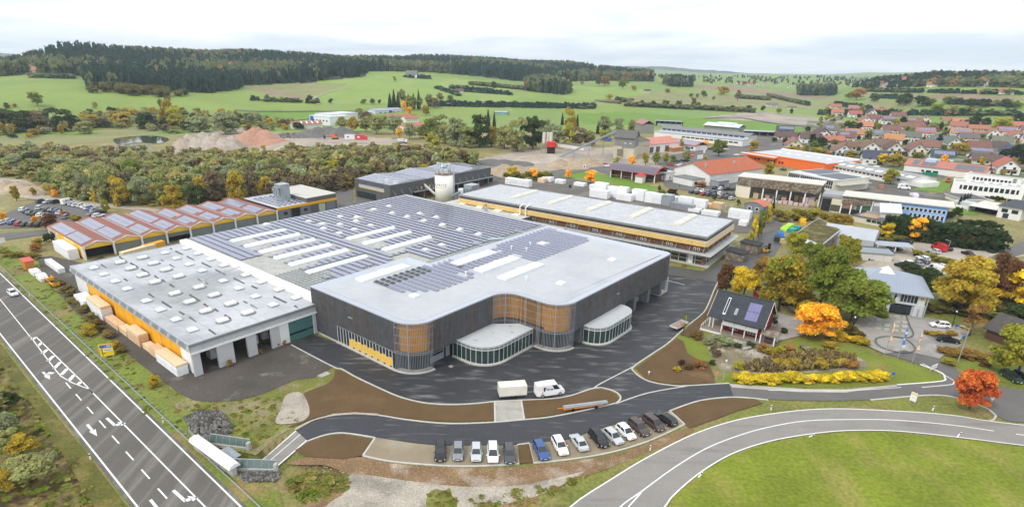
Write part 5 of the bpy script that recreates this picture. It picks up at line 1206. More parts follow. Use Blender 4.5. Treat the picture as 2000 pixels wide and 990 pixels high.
for z in (.9,1.3):
    m = MB(); m.path([(x0-4.2,-2.6,z),(x0-4.2,3.5,z)],.05,4); m.build('railing',WHITE,rh)
for k in range(5): bx('baluster',rh,x0-4.25,x0-4.15,-2.6+k*1.5,-2.52+k*1.5,.4,1.3,WHITE)
for (y0,z0,z1) in ((2.4,.5,2.6),(3.2,3.4,5.0),(.6,.5,2.4)): bx('window',rh,x1-.02,x1+.07,y0,y0+1.2,z0,z1,WHITE); bx('pane',rh,x1+.06,x1+.09,y0+.15,y0+1.05,z0+.15,z1-.15,GLASS)
bx('porch_roof',rh,x1+.2,x1+3.4,-2.4,1.2,2.5,2.62,OLDWOOD); 
for x,y in ((x1+3.2,-2.2),(x1+3.2,1.0),(x1+.3,-2.2)): bx('post',rh,x-.12,x+.12,y-.12,y+.12,.3,2.5,WHITE)
t = thing('garden_bench','grey wooden bench on the veranda of the red house','bench',tuple(np.array(W(1445,652))+np.array([-math.sin(hd),math.cos(hd)])*1.5)+(.38,),hd)
bx('seat',t,-.8,.8,-.25,.25,.4,.46,OLDWOOD); bx('backrest',t,-.8,.8,.2,.26,.5,.95,OLDWOOD)
for x in (-.7,.7): bx('leg',t,x-.04,x+.04,-.2,.2,0,.4,OLDWOOD)
# play tower with slide behind the house
t = thing('play_tower','red and white wooden play tower with a blue slide behind the red house','play tower',(*W(1478,590),0),hd)
for x in (-1,1):
    for y in (-1,1): bx('post',t,x-.1,x+.1,y-.1,y+.1,0,3.6,OLDWOOD)
bx('platform',t,-1.1,1.1,-1.1,1.1,1.5,1.65,OLDWOOD); bx('wall',t,-1.0,1.0,-1.12,-1.02,1.7,3.0,RD); bx('wall',t,-.6,.6,-1.12,-1.02,.1,1.4,RD)
m = MB(); m.add([(-1.4,-1.4,3.5),(1.4,-1.4,3.5),(1.4,0,4.5),(-1.4,0,4.5),(1.4,1.4,3.5),(-1.4,1.4,3.5)],[(0,1,2,3),(3,2,4,5)]); m.build('roof',BROWNW,t)
m = MB(); v = [(-1.1,-.4,1.6),(-1.1,.3,1.6),(-3.2,.3,.2),(-3.2,-.4,.2)]; m.add(v,[(0,1,2,3)]); m.add([(a,b,c+.2) for a,b,c in v[::3]]+v[::3],[(0,1,3,2)]); m.build('slide',M('blue_plastic',(.05,.28,.75),rough=.35,var=.04),t)
t = thing('playhouse','tiny red playhouse with dark roof beside the garden shrubs','playhouse',(*W(1500,672),0),hd)
bx('wall',t,-.7,.7,-.6,.6,0,1.0,RD); m = MB(); m.add([(-.9,-.8,.95),(.9,-.8,.95),(.9,0,1.6),(-.9,0,1.6),(.9,.8,.95),(-.9,.8,.95)],[(0,1,2,3),(3,2,4,5)]); m.build('roof',SLATE,t); m = MB(); m.add([(-.7,-.6,1),(-.7,.6,1),(-.7,0,1.5)],[(0,1,2)]); m.build('gable',RD,t)
# ---------------------------------------------------------------- office with hipped metal roof
OW = M('office_white',(.52,.54,.55),rough=.6,var=.05); MR = M('standing_seam_roof',(.33,.37,.44),rough=.45,metal=.1,var=.06,scale=.2)
o1,o0 = np.array(W(1797,620)),np.array(W(1708,606)); hd2 = math.atan2(*(o1-o0)[::-1]); OL = float(np.hypot(*(o1-o0)))+5
of = thing('office','white office building with blue grey hipped metal roof and glass lantern','office building',(o1[0],o1[1],0),hd2)
OD = 15.0; X0 = -OL; EZ = 6.0
bx('wall',of,X0,0,0,OD,0,EZ,OW)
def hip(m,x0,x1,y0,y1,z0,rx0,rx1,ry,zr,mi=0): m.add([(x0,y0,z0),(x1,y0,z0),(x1,y1,z0),(x0,y1,z0),(rx0,ry,zr),(rx1,ry,zr)],[(0,1,5,4),(1,2,5),(2,3,4,5),(3,0,4)],mi); return m
m = MB(); hip(m,X0-1.2,1.3,-1.3,OD+1.2,EZ,X0+5,-6.0,OD/2,EZ+3.2); m.build('roof',MR,of)
m = MB()
for k in range(36):
    x = X0-1.2+k*(OL+2.5)/36; t_ = min(1.0,max(0.0,min((x-X0+1.2)/6.2,(1.3-x)/7.3))); m.tube((x,-1.3,EZ+.04),(x,-1.3+t_*(OD/2+1.3),EZ+.04+t_*3.2),.045,n=4)
m.build('roof_seam',M('seam_metal',(.27,.31,.37),rough=.5,var=.05),of,kind='stuff')
m = MB(); hip(m,X0+4.6,-6.6,OD/2-2.0,OD/2+1.8,EZ+2.5,X0+6.4,-8.2,OD/2,EZ+4.0); m.build('lantern',SKYL,of)
bx('storey_ledge',of,X0-.1,.3,-.45,0,2.95,3.2,OW); bx('eaves',of,X0-1.2,1.3,-1.32,-1.25,EZ-.25,EZ,ZINC)
for xa,xb in ((-13.5,-8.6),(-5.2,-1.6)):
    f = bx('window',of,xa,xb,-.08,.02,3.5,5.8,DARK)
    for k in range(5): bx('mullion',of,xa+k*(xb-xa)/5,xa+k*(xb-xa)/5+.1,-.16,-.06,3.5,5.8,MULL); bx('pane',of,xa+.12+k*(xb-xa)/5,xa+(k+1)*(xb-xa)/5,-.12,-.09,3.6,5.7,GLASS)
bx('window',of,-13.2,-9.0,-.08,.02,.3,2.6,GLASS); bx('awning',of,-13.4,-8.9,-.6,-.05,2.55,2.7,M('orange_awning',(.5,.16,.05),var=.05))
for k in range(5): bx('mullion',of,-13.2+k*1.0,-13.1+k*1.0,-.14,-.06,.3,2.6,MULL)
bx('entrance',of,-6.8,-2.3,-.06,.05,.1,2.9,DARK)
for k in range(4): bx('entrance_door',of,-6.6+k*1.1,-5.6+k*1.1,-.12,-.07,.1,2.5,GLASS)
pil = bx('sign_wall',of,-1.9,0.2,-.5,-.1,0,2.95,OW)
bx('wall_panel',of,-1.5,0.1,-.25,-.02,3.2,5.75,M('panel_white',(.60,.61,.61),rough=.6,var=.03)); bx('wall_panel',of,-8.4,-5.4,-.2,-.02,3.2,5.7,MATS['panel_white']); bx('wall_panel',of,-8.8,-7.0,-.2,-.02,.1,2.9,MATS['panel_white'])
me = text_mesh('BAUFRITZ',.62)
for v in me.vertices: x,y = v.co.x,v.co.y; v.co = (-.62-y,-.52,.28+x*.72)
me.materials.append(M('blue_lettering',(.03,.05,.12),rough=.5,var=.02)); link('lettering',me,of)
m = MB(); m.add([(-.7+.42*math.cos(t),-.27,4.9+.42*math.sin(t)) for t in np.linspace(0,6.28,17)[:-1]],[tuple(range(16))]); m.build('emblem',M('emblem_ochre',(.65,.38,.06),rough=.5,var=.02),of)
SILH = M('black_silhouette',(.012,.012,.014),rough=.5,var=.02)
for px_,pz,s_ in ((-7.4,3.5,.9),(-6.3,3.4,1.25),(-7.9,.5,1.2)):      # cut-out figures on the facade
    m = MB(); m.add([(px_-.12*s_,-.23,pz),(px_+.02*s_,-.23,pz),(px_+.14*s_,-.23,pz+.75*s_),(px_+.3*s_,-.23,pz+1.1*s_),(px_+.12*s_,-.23,pz+1.35*s_),(px_-.08*s_,-.23,pz+1.3*s_),(px_-.2*s_,-.23,pz+.9*s_),(px_-.1*s_,-.23,pz+.7*s_)],[tuple(range(8))])
    m.add([(px_+.03*s_+.12*s_*math.cos(t),-.23,pz+1.48*s_+.13*s_*math.sin(t)) for t in np.linspace(0,6.28,9)[:-1]],[tuple(range(8))]); m.build('figure_cutout',SILH,of)
bx('pillar',of,.25,.5,-.9,-.65,0,EZ,ZINC); bx('pillar',of,.25,.5,5,5.25,0,EZ,ZINC)
m = MB(); m.add([(X0+12,OD+1,4.0),(-12,OD+1,4.0),(-9,OD+6,3.4),(X0+12,OD+6,3.4)],[(0,1,2,3)]); m.build('rear_canopy',MR,of)
# ================================================================== BUILDINGS OF THE TRADING ESTATE AND THE VILLAGE
def front(name,label,cat_,p0,p1,ytop,group=None,terrain=False):
    a,b = np.array(W(*p0)),np.array(W(*p1)); h = hgt(*p0,ytop) if ytop is not None else 0
    t = thing(name,label,cat_,(a[0],a[1],0),math.atan2(*(b-a)[::-1]),group)
    return t,float(np.hypot(*(b-a))),h
def cbx(name,parent,x0,x1,y0,y1,z0,z1,col,mat=None): return bx(name,parent,x0,x1,y0,y1,z0,z1,mat or RENDER,(*col,1))
def gable_roof(parent,x0,x1,y0,y1,z,rise,col,along='x',ov=.6,mat=None,th=.18):
    m = MB()
    if along == 'x':
        ym = (y0+y1)/2; s_ = rise/((y1-y0)/2); A = [(x0-ov,y0-ov,z-ov*s_),(x1+ov,y0-ov,z-ov*s_),(x1+ov,ym,z+rise),(x0-ov,ym,z+rise),(x1+ov,y1+ov,z-ov*s_),(x0-ov,y1+ov,z-ov*s_)]
    else:
        xm = (x0+x1)/2; s_ = rise/((x1-x0)/2); A = [(x1+ov,y0-ov,z-ov*s_),(x1+ov,y1+ov,z-ov*s_),(xm,y1+ov,z+rise),(xm,y0-ov,z+rise),(x0-ov,y1+ov,z-ov*s_),(x0-ov,y0-ov,z-ov*s_)]
    B = [(a,b,c+th) for a,b,c in A]
    m.add(B+A,[(0,1,2,3),(3,2,4,5),(6,9,8,7),(9,11,10,8),(0,6,7,1),(1,7,8,2),(2,8,10,4),(4,10,11,5),(5,11,9,3),(3,9,6,0)])
    return m.build('roof',mat or TILE,parent,color=(*col,1))
def gable_wall(parent,x0,x1,y0,y1,z,rise,col,along='x'):
    m = MB()
    if along == 'x':
        ym = (y0+y1)/2
        for x in (x0,x1): m.add([(x,y0,z),(x,y1,z),(x,ym,z+rise)],[(0,1,2)])
    else:
        xm = (x0+x1)/2
        for y in (y0,y1): m.add([(x0,y,z),(x1,y,z),(xm,y,z+rise)],[(0,1,2)])
    return m.build('gable',RENDER,parent,color=(*col,1))
def wins(parent,xs,z0,z1,wd,y=0.0,mat=GLASS,name='window'):
    for x in xs: bx(name,parent,x-wd/2,x+wd/2,y-.06,y+.03,z0,z1,mat)
CW = (.74,.73,.70); GREYR = (.20,.20,.195); REDR = (.36,.115,.065); ORAN = (.75,.16,.03)

# supermarket with red roof
t,L,h = front('market_hall','white market hall with wide red tiled gable roof and grey flue','store',(1384,364),(1487,350),340)
cbx('wall',t,0,L,0,24,0,h,CW); gable_wall(t,0.01,L-.01,0,24,h,4.2,CW); gable_roof(t,0,L,0,24,h,4.2,(.40,.12,.06),ov=1.0)
cbx('entrance_wing',t,-9,-.1,3,16,0,3.4,CW); cbx('entrance_roof',t,-9.3,0,2.7,16.3,3.4,3.6,GREYR); cbx('annex',t,1,9,-5,0,0,3.2,(.30,.31,.32)); cbx('annex_roof',t,.7,9.3,-5.3,0,3.2,3.4,(.33,.35,.36))
m = MB(); m.cyl(3,6,h,h+4.3,.5); m.build('flue',ZINC,t); m = MB(); m.cyl(L*.62,7,h+2.3,h+3.6,.8); m.build('roof_vent',ZINC,t); wins(t,[-6.5],1,2.4,2,3)
# barn with solar roof and open timber bays
t,L,h = front('timber_barn','open red brown timber barn with curved solar roof on the lawn','barn',(1192,346),(1277,358),331)
D = 13
for k in range(5): bx('post',t,k*L/4-.2,k*L/4+.2,0,.4,0,h,WHITE)
bx('back_wall',t,0,L,3.0,3.2,0,h,BROWNW); bx('end_wall',t,L-.3,L-.1,0.4,D,0,h,BROWNW); bx('end_wall',t,.1,.3,.4,D,0,h,BROWNW); bx('rail',t,0,L,.1,.25,1.2,1.5,OLDWOOD)
m = MB(); pr = [(y,h+.1+3.0*math.sin(math.pi*(y+1)/(D+2))) for y in np.linspace(-1,D+1,9)]
for (ya,za),(yb,zb) in zip(pr,pr[1:]): m.add([(-1,ya,za),(L+1,ya,za),(L+1,yb,zb),(-1,yb,zb)],[(0,1,2,3)])
m.build('roof',M('barn_red_edge',(.42,.05,.04),var=.08),t)
for k,((ya,za),(yb,zb)) in enumerate(list(zip(pr,pr[1:]))[:4]):
    n = int(L/1.9)
    for i in range(n):
        mm = MB(); x = -.6+i*(L+1)/n; w_ = (L+1)/n-.22; mm.add([(x,ya+.1,za+.1),(x+w_,ya+.1,za+.1),(x+w_,yb-.08,zb+.09),(x,yb-.08,zb+.09)],[(0,1,2,3)])
        if k<4: mm.build('solar_panel',M('grey_solar_panel',(.12,.125,.15),rough=.3,spec=.5,var=.1),t)
t2,L2,h2 = front('kiosk','small white turret with red pyramid roof at the barn','kiosk',(1240,356),(1254,358),343)
cbx('wall',t2,0,L2,-.2,3.5,0,h2,CW); m = MB(); hip(m,-.7,L2+.7,-.9,4.2,h2,L2/2,L2/2+.01,1.7,h2+1.6); m.build('roof',TILE,t2,color=(.5,.06,.05,1))
t2,L2,h2 = front('garage','white flat garage with vans at the end of the timber barn','garage',(1279,356),(1316,352),340)
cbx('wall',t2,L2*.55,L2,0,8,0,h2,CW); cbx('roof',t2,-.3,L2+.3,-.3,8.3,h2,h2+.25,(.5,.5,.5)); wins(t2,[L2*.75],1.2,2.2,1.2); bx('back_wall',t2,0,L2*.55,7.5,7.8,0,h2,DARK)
# concrete works
t,L,h = front('concrete_works','old concrete mixing tower with grey gabled top and cream lower walls','works',(1197,309),(1236,312),268)
cc = (.50,.46,.36)
cbx('wall',t,0,L*.42,0,13,0,h*.58,cc); cbx('wall',t,L*.40,L,1,13,0,h*.55,(.54,.50,.39)); bx('upper_wall',t,0.02,L*.99,.5,13,h*.55,h,M('grey_boards',(.22,.22,.21),rough=.9,var=.18,scale=.6))
gable_roof(t,0,L,0,13,h,4.0,(.13,.125,.12),ov=.5); gable_wall(t,.02,L*.98,.5,13,h,3.8,(.20,.20,.19)); wins(t,[L*.55,L*.8],h*.72,h*.76,1.2,.4,WHITE); bx('chute',t,L*.2,L*.45,-.5,.1,2,h*.45,OLDWOOD)
t,L,h = front('works_wing','lower cream wing of the concrete works with hipped dark roof','works',(1237,303),(1267,300),277)
cbx('wall',t,0,L,0,10,0,h,cc); m = MB(); hip(m,-.5,L+.5,-.5,10.5,h,1,L-4,5,h+2.6); m.build('roof',TILE,t,color=(.14,.115,.09,1))
t,L,h = front('cement_silo_plant','three pale cement silos on a steel frame with a red cabin','silo plant',(1057,299),(1078,300),259)
for k in range(3):
    m = MB(); m.cyl(1.3+k*2.4,1.5+(k == 1)*1.6,h*.48,h,1.15,n=12); m.cyl(1.3+k*2.4,1.5+(k == 1)*1.6,h*.36,h*.48,.3,1.15,n=12); m.build('silo_tank',SKYLO,t)
for x in (0,2.6,5,7.4):
    for y in (.2,3.4): bx('leg',t,x-.15,x+.15,y-.15,y+.15,0,h*.55,STEEL)
RDM = M('red_sheet',(.62,.035,.03),rough=.5,var=.06); bx('cabin',t,4.0,9.5,-1.5,3,h*.32,h*.58,RDM); m = MB(); m.add([(9.5,-1.5,h*.55),(11,-1.5,h*.3),(11,3,h*.3),(9.5,3,h*.55)],[(0,1,2,3)]); m.build('hood',RDM,t); bx('base',t,4.2,9.3,-1,2.8,0,h*.3,DARK)
m = MB(); m.path([(0,0,h+.9),(7.4,0,h+.9),(7.4,3.4,h+.9),(0,3.4,h+.9),(0,0,h+.9)],.06,4); m.build('railing',STEEL,t)
t,L,h = front('site_office','long white flat building with mossy roof beside the cement silos','building',(1089,287),(1139,294),280)
cbx('wall',t,0,L,0,9,0,h,CW); cbx('roof',t,-.3,L+.3,-.3,9.3,h,h+.3,(.15,.145,.11))
a,b = np.array(W(1084,313)),np.array(W(1199,300)); cv = thing('belt_conveyor','long dark belt conveyor rising to the concrete tower','conveyor',(*a,0)); d = b-a
m = MB(); m.tube((0,0,.6),(d[0],d[1],15.0),.8,n=4); m.build('belt',STEEL,cv)
for f in (.3,.55,.8): m = MB(); m.tube((d[0]*f,d[1]*f,0),(d[0]*f,d[1]*f,.6+14.4*f),.25,n=4); m.build('trestle',STEEL,cv)
t,L,h = front('pink_roof_workshop','cream workshop with pale red roof and dark gates beside the concrete works','workshop',(1266,300),(1325,294),283)
cbx('wall',t,0,L,0,20,0,h,CW); gable_roof(t,-6,L,0,20,h,3.2,(.52,.22,.18)); gable_wall(t,-5.9,L-.01,0,20,h,3.2,CW); wins(t,[3,9.5,19],.2,4.2,4,0,M('brown_gate',(.16,.09,.07),var=.1)); wins(t,[L-8,L-4.5],1,2.2,1.6)
cbx('veranda',t,L-11,L,-4,-.1,0,2.8,(.45,.20,.09)); cbx('veranda_roof',t,L-11.4,L+.4,-4.4,0,2.8,3.0,(.62,.33,.22))
t,L,h = front('solar_roof_house','white two storey house with long solar roof behind the pale red roofs','house',(1302,286),(1358,295),277)
cbx('wall',t,0,L,0,12,0,h,CW); gable_roof(t,0,L,0,12,h,2.4,(.33,.10,.08)); wins(t,[L*.7,L*.88],1,2.3,2.4); wins(t,[L*.75],.2,2.2,4,-.05,M('blue_shop_window',(.05,.13,.35),rough=.2,var=.2))
for k in range(9): m = MB(); x = 1+k*(L-2)/9; w_ = (L-2)/9-.25; s_ = 2.4/6; m.add([(x,0,h+.25),(x+w_,0,h+.25),(x+w_,5.4,h+.25+5.4*s_),(x,5.4,h+.25+5.4*s_)],[(0,1,2,3)]); m.build('solar_panel',MATS['pale_solar_panel'],t)
t,L,h = front('long_white_hall','long white hall with window bands and pale blue metal roof','hall',(1277,268),(1449,287),257)
cbx('wall',t,0,L,0,16,0,h,CW); cbx('roof',t,-.4,L+.4,-.5,9,h,h+.3,(.42,.45,.52)); cbx('upper_wall',t,0.1,L-.1,9,22,0,h+2.6,(.55,.55,.53)); gable_roof(t,0,L,9,22,h+2.6,1.6,(.21,.215,.21))
for k in range(12): wins(t,[L*(.36+k*.052)],h*.45,h*.68,L*.043)
for k in range(16): bx('clerestory',t,2+k*L/17,2+k*L/17+L/21,8.9,9.02,h+1.0,h+2.2,M('blue_glass',(.05,.07,.13),rough=.2,var=.2))
t,L,h = front('storage_barn','grey board barn with dull red roof and white cars in front','barn',(1254,261),(1276,261),243)
cbx('wall',t,0,L,0,22,0,h,(.26,.25,.24)); gable_roof(t,0,L,0,22,h,3,(.36,.19,.18),along='y')
t,L,h = front('open_store','dark open lean-to store on the field side of the estate','store',(1277,246),(1330,249),236)
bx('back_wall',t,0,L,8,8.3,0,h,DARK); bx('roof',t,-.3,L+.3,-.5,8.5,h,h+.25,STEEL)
for k in range(6): bx('post',t,k*L/5-.2,k*L/5+.2,0,.4,0,h,STEEL); 
for k in range(4): cbx('stored_goods',t,3+k*L/4.5,3+k*L/4.5+6,2,6,0,2.6,(.45,.45,.46))
t,L,h = front('white_roof_hall','hall with stepped white roof and grey wall at the field edge','hall',(1375,252),(1442,258),244)
cbx('wall',t,0,L,0,14,0,h,(.26,.26,.25)); gable_roof(t,0,L,-1,15,h,2.2,(.62,.66,.68),mat=OBJ); cbx('roof_step',t,L*.28,L*.78,2,12,h+1,h+3,(.66,.70,.72),OBJ)
t,L,h = front('vehicle_shed','long open vehicle shed with pale solar roof','shed',(1452,264),(1515,267),256)
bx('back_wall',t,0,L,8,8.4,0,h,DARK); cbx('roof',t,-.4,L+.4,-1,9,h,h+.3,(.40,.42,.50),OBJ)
for k in range(5): bx('post',t,k*L/4-.2,k*L/4+.2,0,.4,0,h,STEEL)
# orange store and the white halls behind
t,L,h = front('orange_store','bright orange flat store with pale grey roof','store',(1458,313),(1608,338),303)
h = 5.0
cbx('wall',t,0,L,0,34,0,h,ORAN); cbx('roof',t,.3,L,.3,33.7,h,h+.12,(.50,.51,.52)); cbx('parapet',t,-.2,L+.1,-.25,.3,h-.1,h+.6,ORAN); cbx('parapet',t,-.2,L,33.7,34.1,h-.1,h+.9,CW); cbx('canopy',t,-3,L*.42,-3.2,-.3,h-1.3,h-.3,ORAN); cbx('canopy_top',t,-3.2,L*.42+.2,-3.4,-.26,h-.3,h-.1,CW)
wins(t,[L*.12,L*.17,L*.3,L*.34,L*.38,L*.45,L*.49],1.2,2.6,1.3); 
for k in range(10): cbx('skylight',t,8+k*7,11+k*7,18,20,h+.12,h+.5,(.72,.73,.73))
t,L,h = front('white_depot','long white depot with ribbed grey roof and slit windows','depot',(1608,332),(1768,364),321)
cbx('wall',t,0,L,0,22,0,h,CW); gable_roof(t,0,L,0,22,h,1.9,(.31,.315,.31)); gable_wall(t,.01,L-.01,0,22,h,1.9,CW)
for k in range(18): wins(t,[4+k*(L-6)/18],h-1.3,h-.5,L/30)
for k in range(8): m = MB(); x = 6+k*L/8.6; s_ = 1.9/11; m.add([(x,3,h+.24+3*s_),(x+4,3,h+.24+3*s_),(x+4,6,h+.24+6*s_),(x,6,h+.24+6*s_)],[(0,1,2,3)]); m.build('skylight',SKYL,t)
cbx('gate_bay',t,L,L+6,4,16,0,h-.8,CW); wins(t,[L*.83],.2,3.4,5,-.1,M('pale_gate',(.55,.56,.56),var=.05))
t,L,h = front('energy_house','cream flat building faced with two rows of dark blue solar panels','building',(1535,358),(1624,377),336)
ce = (.66,.63,.54)
cbx('wall',t,0,L,0,26,0,h,ce); cbx('roof',t,-.3,L+.3,-.3,26.3,h,h+.2,(.55,.56,.55)); bx('solar_field',t,L*.05,L*.42,8,25,h+.22,h+.4,PVD); bx('solar_field',t,L*.5,L*.97,5,21,h+.22,h+.4,PVD)
PVB = M('blue_black_panel',(.012,.018,.045),rough=.15,spec=.7,var=.2)
for r in range(2):
    for k in range(22):
        if r == 1 and k<6: continue
        x = .6+k*(L-1.2)/22+(.4 if k>5 else 0); w_ = (L-1.2)/22-.3; bx('facade_panel',t,x,x+w_,-.15,0,h-2.4-r*2.3,h-.4-r*2.3,PVB)
cbx('side_canopy',t,L,L+3.2,2,24,h*.62,h*.68,(.48,.47,.40)); cbx('side_canopy',t,-1.5,L,-3,-.2,h*.25,h*.3,(.6,.58,.5))
t,L,h = front('flat_store','white flat store with dark roof patches in front of the solar fronted house','store',(1477,357),(1545,366),347)
cbx('wall',t,0,L,0,14,0,h,CW); cbx('roof',t,-.2,L+.2,-.2,14.2,h,h+.2,(.20,.20,.20))
for k in range(14): cbx('roof_box',t,2+(k%7)*L/7.4,4.4+(k%7)*L/7.4,2+(k//7)*6,5+(k//7)*6,h+.2,h+.7,(.45,.46,.47))
# open timber trade sheds
t,L,h = front('open_timber_shed','long open building supplies shed with weathered board fascia and white posts','shed',(1436,384),(1597,404),345)
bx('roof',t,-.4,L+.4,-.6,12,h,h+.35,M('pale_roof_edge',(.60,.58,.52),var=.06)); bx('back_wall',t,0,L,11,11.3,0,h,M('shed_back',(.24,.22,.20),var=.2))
n = 40
for k in range(n): bx('fascia_board',t,k*L/n+.02,(k+1)*L/n-.02,-.5-.04*(k%2),-.3,h-3.9+random.uniform(-.1,.1),h,OLDWOOD)
for k in range(7): bx('post',t,k*L/6-.25,k*L/6+.25,-.1,.4,0,h-3.5,WHITE)
cbx('wall',t,0,L*.165,-.2,.2,0,h-3.6,(.72,.66,.52))
for k in range(22):
    x = L*.18+random.uniform(0,L*.8); c = random.choice([(.5,.4,.25),(.55,.55,.55),(.42,.3,.16),(.6,.5,.5),(.12,.13,.15)]); w_ = random.uniform(1.2,2.6); y = random.uniform(1,8); cbx('stored_goods',t,x,min(x+w_,L),y,y+2,0,random.uniform(1,3.4),c)
for k in range(9): cbx('pallet_stack',t,L*.36+k*2.2,L*.36+k*2.2+1.7,-3.4,-1.6,0,random.uniform(.9,1.5),random.choice([(.55,.38,.42),(.62,.62,.62),(.6,.45,.46)]))
t,L,h = front('trade_row','long row with board fascia, grey part and blue end with white windows','building',(1600,411),(1842,441),378)
bx('roof',t,L*.17,L+2,-1.0,12,h,h+.4,MATS['pale_roof_edge']); cbx('wall',t,0,L,.3,11,0,h-.05,(.34,.35,.36)); cbx('roof',t,-.2,L*.17,-.4,11,h-1.2,h-.9,(.28,.28,.27))
cbx('wall',t,L*.09,L*.17,0,.3,0,h-1.3,(.66,.60,.46)); bx('opening',t,0.3,L*.085,.1,.28,.2,h-2,DARK); wins(t,[L*.115,L*.145],.4,3.2,2.2,0,M('wood_window',(.10,.09,.07),var=.2))
for k in range(20): bx('fascia_board',t,L*.175+k*L*.0125,L*.175+(k+1)*L*.0125-.04,-.3,.28,h-3.2,h-.05,OLDWOOD)
cbx('board_panel',t,L*.18,L*.29,.05,.28,h*.30,h*.66,(.25,.15,.11)); cbx('green_gate',t,L*.305,L*.42,.05,.28,h*.28,h*.62,(.05,.11,.09)); bx('opening',t,L*.18,L*.42,.1,.28,0,h*.28,DARK)
for k in range(4): bx('post',t,L*(.172+k*.083),L*(.172+k*.083)+.5,-.2,.4,0,h-1,WHITE)
cbx('blue_wall',t,L*.565,L,0,.29,0,h-.1,(.22,.40,.72)); cbx('blue_end',t,L,L+.12,0,11,0,h-.1,(.16,.26,.55)); bx('pilaster',t,L*.555,L*.567,-.1,.3,0,h,WHITE)
for k in range(6):
    x = L*(.59+k*.068)
    for z0 in ((h*.60),(h*.22)):
        if z0<h*.5 and k<2: continue
        for q in (0,1): f = bx('window',t,x+q*1.5,x+q*1.5+1.2,-.1,.0,z0,z0+(1.5 if z0>h*.5 else 2.1),WHITE); bx('pane',t,x+q*1.5+.15,x+q*1.5+1.05,-.13,-.1,z0+.15,z0+(1.35 if z0>h*.5 else 1.95),GLASS)
for k in range(5): bx('window',t,L*(.44+k*.022),L*(.44+k*.022)+.9,.2,.3,h*.62,h*.8,WHITE)
cbx('terrace',t,L*.75,L+1,-3,0,0,.9,(.55,.55,.53))
t,L,h = front('white_workshop','white annex with shallow pale roof in front of the blue end','building',(1716,437),(1752,441),414)
cbx('wall',t,0,L,0,9,0,h,(.58,.58,.55)); m = MB(); v = [(-.6,-.6,h),(L+.6,-.6,h+.4),(L+.6,9.6,h+2.2),(-.6,9.6,h+1.8)]; v += [(a,b,c-.25) for a,b,c in v]; m.add(v,[(0,1,2,3),(0,4,5,1),(1,5,6,2),(3,7,4,0)]); m.build('roof',M('pale_metal_roof',(.60,.61,.59),rough=.5,var=.05),t)
t,L,h = front('flat_annex','cream flat annex with dark roof edge and roof terrace','building',(1663,432),(1722,444),421)
cbx('wall',t,0,L,0,10,0,h,(.62,.58,.47)); cbx('roof',t,-.3,L+.3,-.3,10,h,h+.25,(.11,.115,.125)); cbx('terrace_floor',t,L*.1,L*.7,1.5,9,h+.25,h+.3,(.42,.30,.18)); wins(t,[L*.55,L*.72,L*.88],1,2,1.6)
for k in range(6): cbx('planter',t,L*.1+k*L*.1,L*.1+k*L*.1+1.2,8.4,9.2,h+.3,h+1.1,(.3,.3,.29))
t,L,h = front('grey_cabin','grey cabin with rounded red roof and two white windows','cabin',(1451,414),(1489,421),393)
cbx('wall',t,0,L,0,7,0,h*.8,(.20,.215,.235)); m = MB(); pr = [(x,h*.78+1.4*math.sin(math.pi*(x+.3)/(L+.6))) for x in np.linspace(-.3,L+.3,9)]
for (xa,za),(xb,zb) in zip(pr,pr[1:]): m.add([(xa,-.3,za),(xb,-.3,zb),(xb,7.3,zb),(xa,7.3,za)],[(0,1,2,3)])
m.build('roof',TILE,t,color=(.50,.17,.11,1)); m = MB(); m.add([(x,-.02,z-.05) for x,z in pr]+[(L,-.02,h*.7),(0,-.02,h*.7)],[tuple(range(11))[::-1]]); m.build('gable',RENDER,t,color=(.20,.215,.235,1))
for x in (L*.3,L*.68): bx('window',t,x-.8,x+.8,-.08,0,h*.3,h*.62,WHITE); bx('pane',t,x-.6,x+.6,-.11,-.08,h*.34,h*.58,GLASS)
# white terraces, cream shed, red roofed halls, villa
t,L,h = front('white_terrace','nearer white flat terrace block with eleven pairs of tall windows','apartment block',(1856,376),(1995,391),355)
cbx('wall',t,0,L,0,11,0,h,(.80,.80,.80)); cbx('roof',t,.4,L-.4,.4,10.6,h-.1,h+.05,(.42,.40,.36)); 
for (a0_,a1_,b0_,b1_) in ((0,L,0,.4),(0,L,10.6,11),(0,.4,.4,10.6),(L-.4,L,.4,10.6)): cbx('parapet',t,a0_,a1_,b0_,b1_,h,h+.35,(.80,.80,.80))
for k in range(11):
    for q in (0,1): x = 3+k*(L-6)/10.6+q*1.5; bx('window',t,x,x+.9,-.08,.02,h*.42,h*.80,GLASS)
for k in range(7): m = MB(); m.cyl(6+k*L/7.8,5.5+(k%2)*2,h,h+.7,1.2,.6,n=8); m.build('roof_dome',SKYL,t)
t,L,h = front('white_terrace','farther white flat terrace block with a glazed stair gap','apartment block',(1880,356),(1990,370),340)
cbx('wall',t,0,L,0,11,0,h,(.80,.80,.80)); cbx('roof',t,.4,L-.4,.4,10.6,h-.1,h+.05,(.42,.40,.36)); cbx('parapet',t,0,L,0,.4,h,h+.35,(.80,.80,.80)); cbx('parapet',t,0,.4,.4,11,h,h+.35,(.80,.80,.80)); bx('stair_glazing',t,L*.86,L*.92,-.3,.1,0,h+.5,STEEL)
for k in range(9):
    for q in (0,1): x = 4+k*(L-6)/10.6+q*1.5; bx('window',t,x,x+.9,-.08,.02,h*.42,h*.80,GLASS)
t,L,h = front('cream_shed','cream shed with flat solar roof in front of the white terrace','shed',(1845,388),(1880,400),379)
cbx('wall',t,0,L,0,12,0,h,(.70,.64,.48)); cbx('roof',t,-.6,L+.6,-.6,12.6,h,h+.25,(.6,.6,.58))
